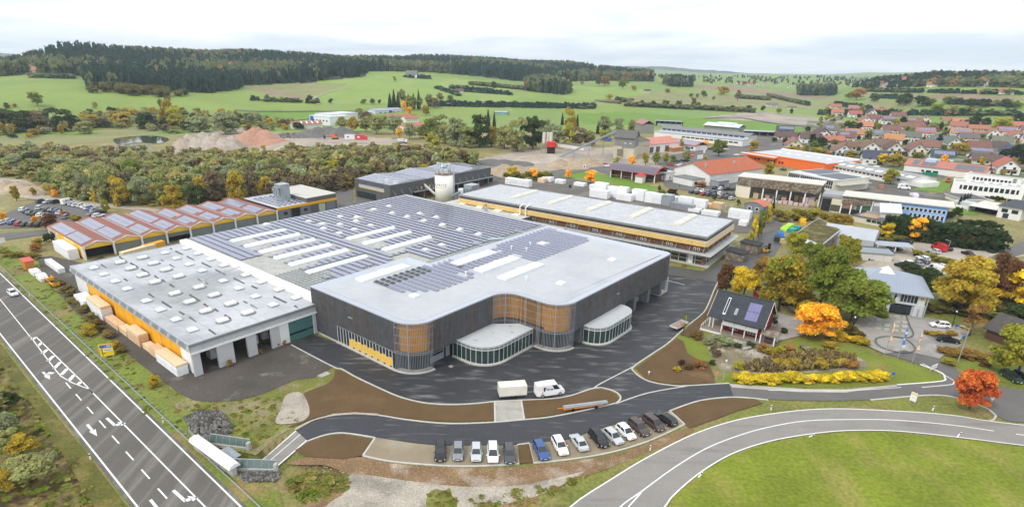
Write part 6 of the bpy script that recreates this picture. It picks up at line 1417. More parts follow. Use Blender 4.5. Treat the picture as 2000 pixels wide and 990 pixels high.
for i in range(6):
    for j in range(6): bx('solar_panel',t,-.2+i*L/6,-.2+i*L/6+L/6-.25,-.2+j*2,1.6+j*2,h+.25,h+.36,PVD)
t,L,h = front('red_roof_hall','long white hall with red roof and blocks of grey solar panels','hall',(1764,334),(1920,352),321)
cbx('wall',t,0,L,0,16,0,h,CW); gable_roof(t,0,L,0,16,h,2.8,(.42,.17,.13)); s_ = 2.8/8
for k,f in enumerate((.08,.20,.30,.62,.71,.80,.89)):
    for q in range(3):
        m = MB(); x = L*f+q*L*.028; w_ = L*.026; m.add([(x,.5,h+.28+.5*s_),(x+w_,.5,h+.28+.5*s_),(x+w_,6.5,h+.28+6.5*s_),(x,6.5,h+.28+6.5*s_)],[(0,1,2,3)]); m.build('solar_panel',MATS['grey_solar_panel'],t)
wins(t,[L*.25,L*.31,L*.34,L*.40,L*.43],.8,2,1.4); cbx('lantern',t,L*.22,L*.36,5,11,h+1.8,h+3.6,(.45,.55,.68),OBJ)
t,L,h = front('villa','white villa with dark hipped roof, carport and grey garage doors','house',(1945,424),(1990,432),401)
cbx('wall',t,0,L,0,12,0,h,CW); m = MB(); hip(m,-.8,L+4,-.8,13,h,L*.3,L*.8,6,h+2.4); m.build('roof',TILE,t,color=(.075,.08,.09,1)); wins(t,[2.2,L*.72],h*.5,h*.8,2.2); wins(t,[3],.2,2.2,2)
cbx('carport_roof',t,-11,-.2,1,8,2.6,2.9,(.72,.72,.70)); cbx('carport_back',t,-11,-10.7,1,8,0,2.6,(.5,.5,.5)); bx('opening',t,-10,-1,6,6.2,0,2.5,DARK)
for k in range(3): vault(t,-10.5,-3,8.5+k*2.4,10.7+k*2.4,2.6,.6,SKYLO,'vault_roof')
cbx('garden_wall',t,-17,-11,5,5.3,0,1.5,CW); cbx('outbuilding',t,-19,-11.5,6,12,0,2.7,(.5,.51,.52))
# barns and sheds around the gravel car park
pts = [W(1553,457,4.6),W(1604,478,3.9),W(1641,448,5.0),W(1599,426,5.7)]; c0 = np.mean(np.array(pts),0); t = thing('turf_roof_barn','barn with broad sloping mossy turf roof','barn',(*c0,0)); zz = (4.6,3.9,5.0,5.7)
TURF = M('turf_roof_moss',(.095,.075,.028),rough=.95,var=.3,scale=.3,fine=(2.5,.35),c2=(.14,.13,.04),c2s=.3,c2lo=.5,c2hi=.62,bump=.9)
v = [(p[0]-c0[0],p[1]-c0[1],z) for p,z in zip(pts,zz)]; m = MB(); m.add(v,[(0,1,2,3)]); m.build('turf',TURF,t)
m = MB(); vo = [(x*1.05,y*1.05,z-.05) for x,y,z in v]; vl = [(x*1.05,y*1.05,z-.5) for x,y,z in v]; m.add(vo+vl,[(i,4+i,4+(i+1)%4,(i+1)%4) for i in range(4)]+[(0,1,2,3)]); m.build('roof_edge',M('pale_eaves',(.48,.50,.50),var=.06),t)
m = MB(); vi = [(x*.88,y*.88,z-.5) for x,y,z in v]; vb = [(x*.88,y*.88,0) for x,y,z in v]; m.add(vi+vb,[(i,4+i,4+(i+1)%4,(i+1)%4) for i in range(4)]); m.build('wall',OLDWOOD,t)
m = MB(); p = [np.array(q) for q in (v[0],v[1])]; d_ = np.array(p[1])-np.array(p[0]); nrm = np.array([d_[1],-d_[0],0]); nrm /= np.linalg.norm(nrm); m.add([tuple(p[0]),tuple(p[1]),tuple(p[1]+nrm*2.2-[0,0,.6]),tuple(p[0]+nrm*2.2-[0,0,.6])],[(0,3,2,1)]); m.build('lean_to_roof',M('corrugated_pale',(.50,.53,.56),rough=.5,var=.08),t)
def box_at(name,label,cat_,px,w_,d_,rot,group=None): return thing(name,label,cat_,(*W(*px),0),rot,group)
t = box_at('storage_tent','pale grey storage tent with rounded ridge behind the turf roof barn','tent',(1664,474),0,0,AZ+.05)
m = MB(); pr = [(-6.5,0),(-6.5,3.2),(-4.5,4.6),(0,5.8),(4.5,4.6),(6.5,3.2),(6.5,0)]; k = len(pr); m.add([(x,-7,z) for x,z in pr]+[(x,9,z) for x,z in pr],[(i,i+1,k+i+1,k+i)[::-1] for i in range(k-1)]+[tuple(range(k)),tuple(range(2*k-1,k-1,-1))]); m.build('canvas',M('tent_canvas',(.42,.44,.47),rough=.6,var=.05,scale=.3),t)
t = box_at('garage','small cream garage with grey flat roof beside the silver car','garage',(1695,509),0,0,-.28)
cbx('wall',t,-2.6,6.6,0,6,0,2.6,(.62,.60,.55)); cbx('roof',t,-3,7,-.4,6.4,2.6,2.85,(.27,.29,.32)); cbx('roof_edge',t,-3,7,6.0,6.4,2.85,3.1,(.09,.09,.09))
for x in (1.0,4.2): bx('wall_joint',t,x,x+.06,-.04,.0,.1,2.5,STEEL)
t = box_at('carport','white post carport with flat grey roof over parked cars','carport',(1738,493),0,0,-.28)
cbx('roof',t,-5,6,-2.5,3.5,2.7,2.9,(.36,.39,.43),OBJ)
for x in (-4.8,.5,5.8):
    for y in (-2.3,3.3): bx('post',t,x-.12,x+.12,y-.12,y+.12,0,2.7,WHITE)
t,L,h = front('dark_roof_barn','brown barn with dark shingled roof at the right edge','barn',(1922,660),(1990,685),640)
cbx('wall',t,0,L,0,9,0,2.8,(.10,.055,.035)); gable_roof(t,0,L+8,0,9,2.8,2.6,(.085,.075,.068),ov=.7); gable_wall(t,.02,L+8,0,9,2.8,2.5,(.10,.055,.035)); cbx('wall',t,L,L+8,0.1,8.9,0,2.8,(.10,.055,.035)); cbx('skylight',t,L*.75,L*.98,5.2,8.4,4.5,5.4,(.75,.78,.80))
# estate across the scrub, on the left
for (p0,p1,yt,D,wc,rc,rise,lab,nm,mat_) in (
    ((606,242),(645,246),226,26,(.72,.74,.76),(.60,.62,.64),0,'white flat factory with blue corner panel','white_factory',None),((648,243),(700,238),225,24,(.70,.72,.74),(.56,.58,.60),0,'low white factory wing with blue door','white_factory',None),
    ((733,226),(786,223),217,18,(.62,.65,.68),(.30,.33,.39),1.8,'white hall with blue window band and solar roof','solar_hall',OBJ),((572,253),(630,251),243,14,(.62,.60,.56),(.38,.13,.10),1.6,'low shed with red striped roof by the gravel heaps','red_shed',None),
    ((758,238),(802,238),230,20,(.66,.64,.60),(.40,.13,.09),2.6,'white house row with orange red roof','red_roof_house',None),((792,240),(818,239),232,12,(.70,.69,.66),(.36,.15,.10),2.4,'white house with hipped brown red roof','red_roof_house',None),
    ((792,257),(832,252),248,14,(.72,.70,.66),(.45,.14,.11),1.6,'long building with red roof above the scrub','red_roof_house',None),((853,212),(880,214),206,10,(.22,.14,.09),(.24,.10,.06),2.4,'brown clubhouse with brown red roof among trees','clubhouse',None),
    ((946,214),(976,214),206,8,(.12,.085,.06),(.10,.085,.07),1.0,'dark sports stand at the playing field','sports_stand',None),((966,225),(990,226),219,8,(.20,.35,.33),(.35,.38,.42),1.0,'small green hut with pale roof by the playing field','hut',None)):
    t,L,h = front(nm,lab,'building',p0,p1,yt)
    cbx('wall',t,0,L,0,D,0,h,wc)
    if rise: gable_roof(t,0,L,0,D,h,rise,rc,mat=mat_); gable_wall(t,.02,L-.02,0,D,h,rise,wc)
    else: cbx('roof',t,-.3,L+.3,-.3,D+.3,h,h+.4,rc)
    if 'white' in lab: wins(t,np.linspace(L*.2,L*.85,5),h*.45,h*.62,L*.07,0,GLASS)
    if 'corner panel' in lab: cbx('blue_panel',t,1,6,-.2,0,h*.35,h*.95,(.02,.12,.45))
    if 'blue' in lab and 'corner' not in lab: cbx('blue_panel',t,L*.5,L*.62,-.2,0,h*.3,h*.9,(.02,.10,.42))
    if 'striped' in lab:
        for k in range(5): m = MB(); x = L*(.12+k*.18); s_ = rise/(D/2); m.add([(x,0,h+.25),(x+1.2,0,h+.25),(x+1.2,D/2,h+.25+rise),(x,D/2,h+.25+rise)],[(0,1,2,3)]); m.build('roof_strip',WHITE,t)
t,L,h = front('field_barn','long brown timber barn with window row at the field edge','barn',(1160,210),(1208,212),198)
cbx('wall',t,0,L,0,14,0,h,(.14,.07,.045)); gable_roof(t,0,L,0,14,h,1.8,(.13,.095,.075)); wins(t,np.linspace(4,L-4,8),h*.55,h*.8,L/14,0,M('grey_pane',(.35,.34,.33),var=.1)); cbx('canopy',t,0,L,-3,0,h*.42,h*.48,(.22,.25,.30),OBJ)

# ------------------------------------------------------------------ houses: prototypes with wall, gables, roof, chimney, windows, door
def house_proto(kind):
    t = thing('house','x','house',(0,0,0)); Lh,Dh,h = {'x': (13,9.5,4.6),'g': (9.5,13,4.6),'l': (15,10,3.2)}[kind]; rise = {'x': 3.6,'g': 3.9,'l': 3.0}[kind]; al = 'y' if kind == 'g' else 'x'
    cbx('wall',t,-Lh/2,Lh/2,-Dh/2,Dh/2,0,h,(1,1,1)); gable_wall(t,-Lh/2+.01,Lh/2-.01,-Dh/2+.01,Dh/2-.01,h,rise,(1,1,1),al)
    gable_roof(t,-Lh/2,Lh/2,-Dh/2,Dh/2,h,rise,(1,1,1),al,ov=.9); cbx('chimney',t,Lh*.16,Lh*.16+.8,-.3,.5,h+rise*.6,h+rise+.9,(.3,.14,.1))
    y = -Dh/2
    wins(t,[-Lh*.3,0,Lh*.3],1.0,2.2,1.3,y)
    if kind != 'l': wins(t,[-Lh*.22,Lh*.22],3.2,4.4,1.3,y)
    if kind == 'g': wins(t,[0],5.6,6.6,1.2,y); cbx('balcony',t,-Lh*.36,Lh*.36,y-1.2,y,2.7,3.1,(.22,.13,.08))
    bx('window',t,-Lh/2-.06,-Lh/2+.02,-1,.4,1.0,2.2,GLASS); bx('window',t,Lh/2-.02,Lh/2+.06,-1,.4,1.0,2.2,GLASS); bx('door',t,Lh*.12,Lh*.12+1.0,y-.05,y+.03,0,2.1,BROWNW)
    return t,(Lh,Dh,h,rise)
PRO = {k: house_proto(k) for k in 'xgl'}
RC = {'r': (.35,.145,.10),'b': (.20,.105,.08),'o': (.41,.185,.10),'g': (.15,.145,.135),'d': (.065,.075,.10),'n': (.12,.08,.065)}
RN = {'r': 'red','b': 'brown','o': 'orange','g': 'grey','d': 'slate blue','n': 'dark brown'}
WC = [(.74,.73,.70),(.70,.66,.56),(.76,.76,.76),(.66,.60,.48)]; WN = ['white','cream','bright white','sand coloured']
USED = {}
usedp = {k: False for k in PRO}
def village(px,py,kind,rc,wc=0,solar=0,s=1.0,rot=None,grp='houses of the village',where='in the village',onhill=False):
    x,y,z = (GP(px,py) if onhill else (*W(px,py),0.0))
    t0,(Lh,Dh,h,rise) = PRO[kind]
    r = (rot if rot is not None else random.uniform(-.22,.10))+math.atan2(-x,y)*.6
    if not usedp[kind]: usedp[kind] = True; t = t0
    else: t = clone(t0,(0,0,0),skip=() if s>.6 else ())
    t.location = (x,y,z-.2); t.rotation_euler = (0,0,r); t.scale = (s*random.uniform(.92,1.12),s*random.uniform(.92,1.08),s)
    kd = {'x': 'wide','g': 'gabled','l': 'low'}[kind]
    lab = f"{kd} {WN[wc]} house with {RN[rc]} roof{' and solar panels' if solar else ''} {where}"
    t['label'] = lab; t['group'] = grp; USED.setdefault(lab,[]).append((px,t))
    for c in [o for o in bpy.data.objects if o.parent == t]:
        n_ = c.name.split('.')[0]
        if n_ == 'roof': c.color = (*[v*random.uniform(.85,1.15) for v in RC[rc]],1)
        elif n_ in ('wall','gable'): c.color = (*WC[wc],1)
    if solar and kind != 'g':
        s_ = rise/(Dh/2)
        for k in range(4 if solar<2 else 7):
            m = MB(); xx = -Lh*.38+k*1.7; ya = -Dh*.38; yb = -Dh*.12; za = h+(Dh/2+ya)*s_+.3; zb = h+(Dh/2+yb)*s_+.3; m.add([(xx,ya,za),(xx+1.55,ya,za),(xx+1.55,yb,zb),(xx,yb,zb)],[(0,1,2,3)]); o = m.build('solar_panel',PVM,t)
    return t
def Z1(X,Y): return 1580+X/7.984,200+Y/7.984
def Z2(X,Y): return 1750+X/7.984,200+Y/7.984
def Z3(X,Y): return 1440+X/7.984,230+Y/7.984
V = [(Z1,430,205,'x','r',1,0),(Z1,700,235,'x','r',0,0),(Z1,400,115,'x','r',0,0),(Z1,690,140,'x','r',1,1),(Z1,1000,310,'x','b',0,0),(Z1,870,345,'g','r',0,0),(Z1,1215,335,'x','b',2,2),(Z1,855,430,'x','o',0,0),
     (Z1,1250,495,'x','b',1,0),(Z1,700,560,'x','o',2,1),(Z1,330,495,'x','g',0,1),(Z1,190,560,'g','b',2,0),(Z1,560,610,'x','b',3,1),(Z1,1080,580,'x','g',1,1),(Z1,490,840,'g','b',2,0),(Z1,680,740,'l','b',3,0),
     (Z1,930,790,'g','b',0,0),(Z1,1290,805,'g','n',1,0),(Z1,1120,740,'x','b',1,0),(Z1,1300,650,'x','o',1,0),(Z1,1550,605,'x','g',0,0),(Z1,1640,825,'g','b',1,0),(Z1,1830,765,'x','b',0,0),(Z1,740,905,'l','g',0,0),(Z1,990,950,'x','d',0,0),
     (Z1,1370,260,'x','b',3,0),(Z1,1610,360,'x','b',1,1),(Z1,1800,330,'g','g',1,0),(Z1,1540,415,'l','b',3,0),(Z1,1780,535,'x','r',2,2),(Z1,1450,185,'x','r',3,0),(Z1,1690,215,'x','r',0,2),(Z1,1090,190,'x','r',3,0),(Z1,1240,170,'l','r',0,0),(Z1,960,215,'g','d',0,0),(Z1,1560,150,'l','r',1,0),
     (Z2,640,260,'x','b',1,1),(Z2,830,320,'l','r',3,0),(Z2,1000,340,'l','o',3,0),(Z2,950,430,'x','r',1,0),(Z2,960,545,'x','o',0,2),(Z2,1170,545,'l','o',1,0),(Z2,1260,450,'l','r',0,0),(Z2,1500,560,'g','r',0,0),(Z2,1850,600,'g','r',2,0),(Z2,1680,520,'x','r',0,2),(Z2,1100,625,'x','g',3,0),(Z2,860,710,'g','g',0,0),
     (Z2,1250,775,'x','b',2,0),(Z2,1500,780,'x','n',0,0),(Z2,1620,690,'x','g',2,0),(Z2,720,640,'l','g',2,0),(Z2,680,935,'x','d',2,2),(Z2,1290,840,'l','g',1,2),(Z2,1380,955,'l','n',1,0),(Z2,1900,430,'x','o',3,0),(Z2,1940,340,'l','r',2,0),(Z2,1740,205,'x','r',2,0),(Z2,1390,240,'l','r',3,0),
     (Z2,1800,260,'g','b',0,0),(Z2,1740,860,'g','d',2,0),(Z2,1690,1100,'g','r',2,0),(Z2,800,255,'l','b',0,0),(Z2,1150,360,'l','r',1,0),(Z2,280,410,'l','b',1,0),(Z2,950,245,'l','r',2,0),
     (Z3,1090,390,'x','n',2,0),(Z3,860,500,'g','r',3,0),(Z3,750,335,'l','n',3,0),(Z3,730,270,'x','d',2,2),(Z3,1290,320,'g','n',0,0),(Z3,1480,400,'l','r',3,0),(Z2,2060,500,'x','b',0,0),(Z2,2120,640,'x','r',0,1),(Z2,2150,800,'x','o',1,0),(Z2,2100,300,'x','r',3,0)]
for Zf,X,Y,k,rc,wc,sol in V:
    p = Zf(X,Y); village(p[0],p[1],k,rc,wc,sol,1.0 if k != 'g' else 1.05)
for X,Y,k,rc in ((770,275,'x','r'),(855,265,'x','b'),(910,278,'g','r'),(1000,250,'x','b'),(1020,280,'g','r'),(1110,255,'x','n'),(1205,268,'x','g'),(1265,250,'g','b'),(1265,280,'x','r'),(1335,230,'x','r'),(1400,260,'x','o'),(1430,252,'g','b'),(1475,255,'x','g'),(1640,276,'g','b'),(1735,268,'x','r'),(1665,206,'x','g'),(1860,213,'x','g'),(1950,252,'g','g'),(1290,225,'x','r'),(1180,245,'x','b'),(1060,238,'x','r'),(940,245,'x','b')):
    village(1500+X/3.96,100+Y/3.96,k,rc,random.choice((0,2)),0,.95,grp='houses on the wooded hill',where='on the wooded hill',onhill=True)
for X,Y in ((1438,167),(1452,165),(1464,168),(1477,169),(1494,170),(1520,170),(1542,172),(1566,174),(1608,168),(1632,170),(1680,168)): village(X,Y,random.choice('xg'),random.choice('rb'),0,0,1.0,grp='houses of the far hamlet',where='in the far hamlet on the plain',onhill=True)
for X,Y,k,rc,wh,s_ in ((82,146,'x','r','alone on the meadow crest at the left',1.35),(98,147,'l','o','beside the crest farm at the left',1.0),(805,152,'x','g','as a farm below the middle forest',1.5),(820,152,'l','g','next to the farm below the middle forest',1.1),(897,180,'l','n','as a field hut above the playing field',.8),(1264,180,'l','n','as a tiny hut on the hillock',.7),(1507,208,'l','g','as a field shed at the right',.9),(1546,213,'l','g','as a small shed on stilts by the plots',.7),(1963,184,'l','r','under the wooded hill',1)):
    village(X,Y,k,rc,0,0,s_,grp=None,where=wh,onhill=True)
for k_,(t0,_) in PRO.items():
    if t0.get('group') is None and 'group' in t0: del t0['group']
for o in list(bpy.data.objects):
    if 'group' in o and o['group'] is None: del o['group']
# neighbours that share a look are told apart by their row
for lab,L_s in USED.items():
    pass
# ================================================================== VEHICLES
KID2 = KIDS
def loft(m,st,n_top=3):
    secs = []
    for x,zb,zt,hw in st:
        zm = zb+(zt-zb)*.55
        secs.append([(x,-hw*.90,zb),(x,-hw,zb+.12),(x,-hw,zm),(x,-hw*.94,zt-.06),(x,-hw*.82,zt),(x,hw*.82,zt),(x,hw*.94,zt-.06),(x,hw,zm),(x,hw,zb+.12),(x,hw*.90,zb)])
    k = len(secs[0]); v = [p for s in secs for p in s]; f = []
    for i in range(len(secs)-1):
        for j in range(k): f.append((i*k+j,i*k+(j+1)%k,(i+1)*k+(j+1)%k,(i+1)*k+j))
    f += [tuple(range(k))[::-1],tuple(range((len(secs)-1)*k,len(secs)*k))]
    m.add(v,[t[::-1] for t in f])
CT = {  # L, W, belt z, roof z, rear-bottom, rear-top, front-top, front-bottom (x/L), bonnet z, tail z
    'hatch': (4.15,1.76,.93,1.47,-.475,-.40,.06,.235,.80,.93),'estate': (4.65,1.80,.93,1.47,-.485,-.41,.05,.21,.80,.93),'sedan': (4.6,1.79,.92,1.43,-.37,-.20,.05,.22,.80,.90),
    'suv': (4.5,1.86,1.02,1.68,-.48,-.42,.07,.23,.95,1.0),'mpv': (4.45,1.83,1.0,1.66,-.485,-.42,.12,.31,.90,1.0),'van': (5.6,2.0,1.25,2.35,-.495,-.485,.20,.36,1.15,1.25)}
def car_proto(k):
    L,Wd,zb,zr,rb,rt_,ft_,fb,zh,zt = CT[k]; hw = Wd/2
    t = thing('car' if k != 'van' else 'van','x','car',(0,0,0)); m = MB()
    loft(m,[(-.5*L,.42,zt*.82,hw*.84),(-.485*L,.32,zt*.97,hw*.93),(-.40*L,.22,zt,hw*.99),(-.1*L,.2,zb,hw),(.16*L,.2,zb-.01,hw),(fb*L,.2,zb-.04,hw*.99),((fb+.5)/2*L,.22,zh,hw*.97),(.47*L,.26,zh*.86,hw*.90),(.495*L,.36,zh*.72,hw*.80)])
    a,b_ = hw*.88,hw*.70 if k != 'van' else hw*.86
    q = [(rb*L,-a,zb-.02),(fb*L,-a,zb-.05),(fb*L,a,zb-.05),(rb*L,a,zb-.02),(rt_*L,-b_,zr-.04),(ft_*L,-b_,zr),(ft_*L,b_,zr),(rt_*L,b_,zr-.04),((rt_+ft_)/2*L,-b_,zr+.03),((rt_+ft_)/2*L,b_,zr+.03)]
    m.add(q,[(0,1,5,8,4),(1,2,6,5),(2,3,7,9,6),(3,0,4,7),(4,8,9,7),(8,5,6,9)])
    m.build('body',CARP,t)
    V3 = lambda i: np.array(q[i])
    def pane(name,p,ins,lift):
        P = np.array(p); c = P.mean(0); nrm = np.cross(P[1]-P[0],P[2]-P[0]); nrm /= np.linalg.norm(nrm); nrm *= 1 if nrm @ (c-np.array([0,0,zb]))>0 else -1
        Q = c+(P-c)*ins+nrm*lift; mm = MB(); mm.add([tuple(x) for x in Q],[(0,1,2,3)]); return mm.build(name,CARG,t)
    pane('windscreen',[V3(1),V3(2),V3(6),V3(5)],.90,.012); 
    if k != 'van': pane('rear_window',[V3(0),V3(3),V3(7),V3(4)],.84,.012)
    for s,(i0,i1,i5,i4) in ((1,(0,1,5,4)),(-1,(3,2,6,7))):
        B0_,B1_,T1,T0 = V3(i0),V3(i1),V3(i5),V3(i4); l = lambda A,B,f: A+(B-A)*f
        for f0,f1 in (((.03,.34),(.36,.62),(.64,.93)) if k in ('estate','suv','mpv') else ((.06,.47),(.50,.92)) if k != 'van' else ((.72,.95),)):
            P = np.array([l(B0_,B1_,f0),l(B0_,B1_,f1),l(T0,T1,f1),l(T0,T1,f0)]); P[:2] += (P[3]-P[0])*.10; P[2:] -= (P[3]-P[0])*.12
            o = pane('side_window',P,.97,.012)
    wr = .32 if k not in ('suv','van') else .36
    wm = MB(); n = 14; v = [(wr*math.cos(2*math.pi*i/n),y,wr*math.sin(2*math.pi*i/n)) for y in (-.1,.1) for i in range(n)]; wm.add(v,[(i,(i+1)%n,n+(i+1)%n,n+i) for i in range(n)]+[tuple(range(n)),tuple(range(2*n-1,n-1,-1))])

    wme = wm.mesh('wheel',BLACK); rm = MB(); v = [(wr*.62*math.cos(2*math.pi*i/n),0,wr*.62*math.sin(2*math.pi*i/n)) for i in range(n)]; rm.add(v,[tuple(range(n))]); rme = rm.mesh('rim',RIM)
    for x in (-.30*L,.31*L):
        for s in (-1,1): wo = piece(wme,'wheel',t,(x,s*(hw-.08),wr)); piece(rme,'rim',wo,(0,s*.104,0))
    for s in (-1,1):
        piece(UB(LAMPW),'headlight',t,(.468*L,s*hw*.66,zh*.68),(0,-.35,-s*.3),(.12,.34,.13)); piece(UB(LAMPR),'tail_light',t,(-.485*L,s*hw*.78,zt*.72),None,(.07,.22,.2))
        piece(UB(CARP),'wing_mirror',t,((fb-.045)*L,s*(hw+.07),zb-.02),None,(.12,.18,.13))
    piece(UB(PLATE),'number_plate',t,(.497*L,0,.42),None,(.02,.5,.11)); piece(UB(PLATE),'number_plate',t,(-.502*L,0,.62),None,(.02,.5,.11)); piece(UB(BLACK),'grille',t,(.49*L,0,.52),None,(.03,.8,.13))
    return t
PROT = {k: car_proto(k) for k in CT}; usedc = {k: False for k in CT}
PC = {'white': (.80,.80,.80),'silver': (.50,.52,.54),'black': (.012,.013,.016),'dark grey': (.06,.065,.075),'dark blue': (.02,.045,.12),'blue': (.035,.09,.26),'red': (.45,.02,.025),'dark green': (.02,.04,.03),'brown': (.075,.048,.042),'grey': (.22,.23,.25),'bright blue': (.04,.12,.5)}
def put(k,pf,pr,colr,label,group=None,lo=False,catn=None):
    f_,r_ = np.array(W(*pf)),np.array(W(*pr)); c = (f_+r_)/2; d = f_-r_; t0 = PROT[k]
    if not usedc[k]: usedc[k] = True; t = t0
    else: t = clone(t0,(0,0,0),skip=('rim','wing_mirror','number_plate','grille') if lo else ())
    t.location = (c[0],c[1],.16); t.rotation_euler = (0,0,math.atan2(d[1],d[0])); t['label'] = label
    t['category'] = catn or ('van' if k == 'van' else 'car')
    if group: t['group'] = group
    elif 'group' in t: del t['group']
    for o in KIDS[t0.name] if t is t0 else [o for o in t.children]:
        if o.name.split('.')[0] in ('body','wing_mirror'): o.color = (*PC[colr],1)
    return t
GBAY = 'cars parked on the paved bays along the lane'
for a_ in (('estate',(860,902),(861,875),'black','black car at the left end of the front parking row'),('hatch',(894,902),(895,876),'grey','grey hatchback second from the left in the front row'),('hatch',(930,904),(930,877),'silver','pale silver hatchback third from the left in the front row'),('mpv',(963,905.5),(962,878),'white','white people carrier in the left part of the front row'),('estate',(996,906.5),(993,880),'dark grey','dark grey estate car next to the small soil bed'),
           ('estate',(1064,900.5),(1049,872),'blue','blue estate car right of the small soil bed'),('estate',(1101,891.5),(1086,863),'white','white estate car next to the blue one'),('sedan',(1121,857),(1140,883),'silver','silver saloon parked with its tail to the dirt bank'),('suv',(1180,876),(1158,851),'black','black off road car with chrome front'),('hatch',(1209,869.5),(1186,848.5),'silver','small silver hatchback beside the black off road car'),
           ('hatch',(1234,861),(1210,839),'white','pale silver white hatchback beside a brown off road car'),('suv',(1260,853),(1234,831),'brown','brown off road car with glass roof'),('mpv',(1289,843.5),(1262,823),'brown','dark brown car second from the right end of the bays'),('estate',(1284,814),(1312,833),'black','black estate car at the right end with its tail outward')):
    put(*a_,GBAY)
t = put('van',(1099,767),(1046,774.5),'white','white delivery van with small logos towing the tarpaulin trailer')
t.scale = (1.02,1.02,1.08)
for x,z,w_,h_,c in ((-1.5,1.25,.25,.75,(.01,.01,.012)),(-.9,1.4,.55,.35,(.3,.32,.34)),(-.1,1.35,.35,.3,(.02,.15,.5)),(-1.9,.95,.3,.14,(.5,.03,.05)),(-1.25,1.75,.18,.2,(.02,.02,.03))):
    cbx('logo_mark',t,x,x+w_,-1.022,-.985,z,z+h_,c,OBJ)
f_,r_ = np.array(W(1030,771)),np.array(W(970,775.5)); d = f_-r_; t = thing('box_trailer','cream tarpaulin box trailer behind the white van','trailer',(*((f_+r_)/2),.07),math.atan2(d[1],d[0]))
TARP = M('cream_tarpaulin',(.70,.66,.58),rough=.6,var=.08,scale=.8,bump=.4); bx('tarpaulin',t,-2.6,2.6,-1.15,1.15,.75,2.6,TARP); bx('chassis',t,-2.6,2.6,-1.1,1.1,.55,.74,STEEL); m = MB(); m.path([(2.6,0,.6),(4.2,0,.55)],.06,5); m.build('drawbar',ZINC,t)
wme = [o for o in KIDS[PROT['hatch'].name] if o.name.startswith('wheel')][0].data
for x in (-.45,.45):
    for s in (-1,1): piece(wme,'wheel',t,(x,s*1.05,.32))
for k in range(6): bx('tarpaulin_seam',t,-2.5+k,-2.44+k,-1.17,-1.15,.8,2.55,MULL)
f_,r_ = np.array(W(1100,803)),np.array(W(1178,793)); d = f_-r_; t = thing('beam_trailer','orange long load trailer carrying grey steel beams on the soil bed','trailer',(*((f_+r_)/2),.07),math.atan2(d[1],d[0])); OG = M('orange_paint',(.70,.22,.02),rough=.4,var=.05); bx('frame',t,-3.6,3.9,-.5,.5,.45,.6,OG); m = MB(); m.path([(3.9,0,.55),(5.0,0,.7)],.07,5); m.build('drawbar',OG,t)
for k in range(3): bx('beam',t,-4.6,3.8,-.45+k*.32,-.2+k*.32,.65+.1*(k%2),.9+.1*(k%2),ZINC)
for x in (-2.2,2.2):
    for s in (-1,1): piece(wme,'wheel',t,(x,s*.6,.32))
f_,r_ = np.array(W(1337,634)),np.array(W(1315,645)); d = f_-r_; t = thing('flatbed_trailer','low white sided flatbed trailer parked at the yard kerb','trailer',(*((f_+r_)/2),.07),math.atan2(d[1],d[0])); bx('bed',t,-2.6,2.4,-1,1,.6,.7,M('bed_wood',(.33,.22,.17),var=.15))
for (a0_,a1_,b0_,b1_) in ((-2.6,2.4,-1.03,-1),(-2.6,2.4,1,1.03),(-2.63,-2.6,-1,1),(2.4,2.43,-1,1)): bx('side_board',t,a0_,a1_,b0_,b1_,.6,1.0,MULL)
for s in (-1,1): piece(wme,'wheel',t,(-.2,s*.9,.32)); piece(UB(LAMPR),'tail_light',t,(-2.66,s*.8,.55),None,(.05,.3,.15))
put('hatch',(33,582),(20,572),'white','lone white car driving on the main road'); put('hatch',(1818,638),(1850,641),'white','white car parked at the planted strip by the office court'); put('estate',(1868,671),(1832,666),'black','black estate car beside the planted strip near the lamp post')
put('estate',(1985,748),(1963,735),'dark green','dark green estate car at the lower right edge'); put('hatch',(2010,745),(1990,736),'black','black car cut by the right edge beside the dark green one')
def lot(rows,org,sc,d,grp,place):
    for X,Y,k,c in rows:
        x,y = org[0]+X/sc,org[1]+Y/sc; put(k,(x-d[0],y-d[1]),(x+d[0],y+d[1]),c,f"{c} {({'hatch': 'hatchback', 'estate': 'estate car', 'sedan': 'saloon', 'suv': 'off road car', 'mpv': 'people carrier', 'van': 'van'})[k]} {place(x, y)}",grp,True)
lot([(30,545,'hatch','white'),(140,515,'estate','silver'),(215,540,'estate','blue'),(310,560,'hatch','red'),(400,570,'sedan','dark green'),(515,572,'hatch','dark grey'),(620,575,'suv','black')],(0,370),7.984,(-10,3.6),'cars in the left car park',lambda x,y: 'in the nearest row of the left car park')
lot([(370,335,'hatch','white'),(430,365,'sedan','dark blue'),(490,390,'estate','dark grey'),(555,408,'sedan','black'),(640,425,'hatch','white'),(740,430,'estate','silver'),(630,312,'mpv','silver'),(750,340,'hatch','dark green'),(830,348,'estate','dark grey'),(895,362,'hatch','blue'),(945,385,'sedan','silver'),(1000,408,'estate','red'),(1040,455,'mpv','grey')],(0,370),7.984,(-9,3.4),'cars in the left car park',lambda x,y: 'in the island rows of the left car park')
lot([(655,210,'suv','dark grey'),(765,218,'sedan','silver'),(885,218,'suv','black'),(1075,235,'van','white'),(1150,250,'hatch','silver'),(1215,262,'estate','white'),(1280,275,'hatch','white'),(1350,290,'sedan','white'),(1400,312,'mpv','white'),(1450,328,'hatch','bright blue'),(1495,345,'hatch','silver'),(1560,378,'suv','black'),(1450,412,'sedan','grey'),(1545,432,'estate','white')],(0,370),7.984,(-8,1.6),'cars in the left car park',lambda x,y: 'in the back row of the left car park')
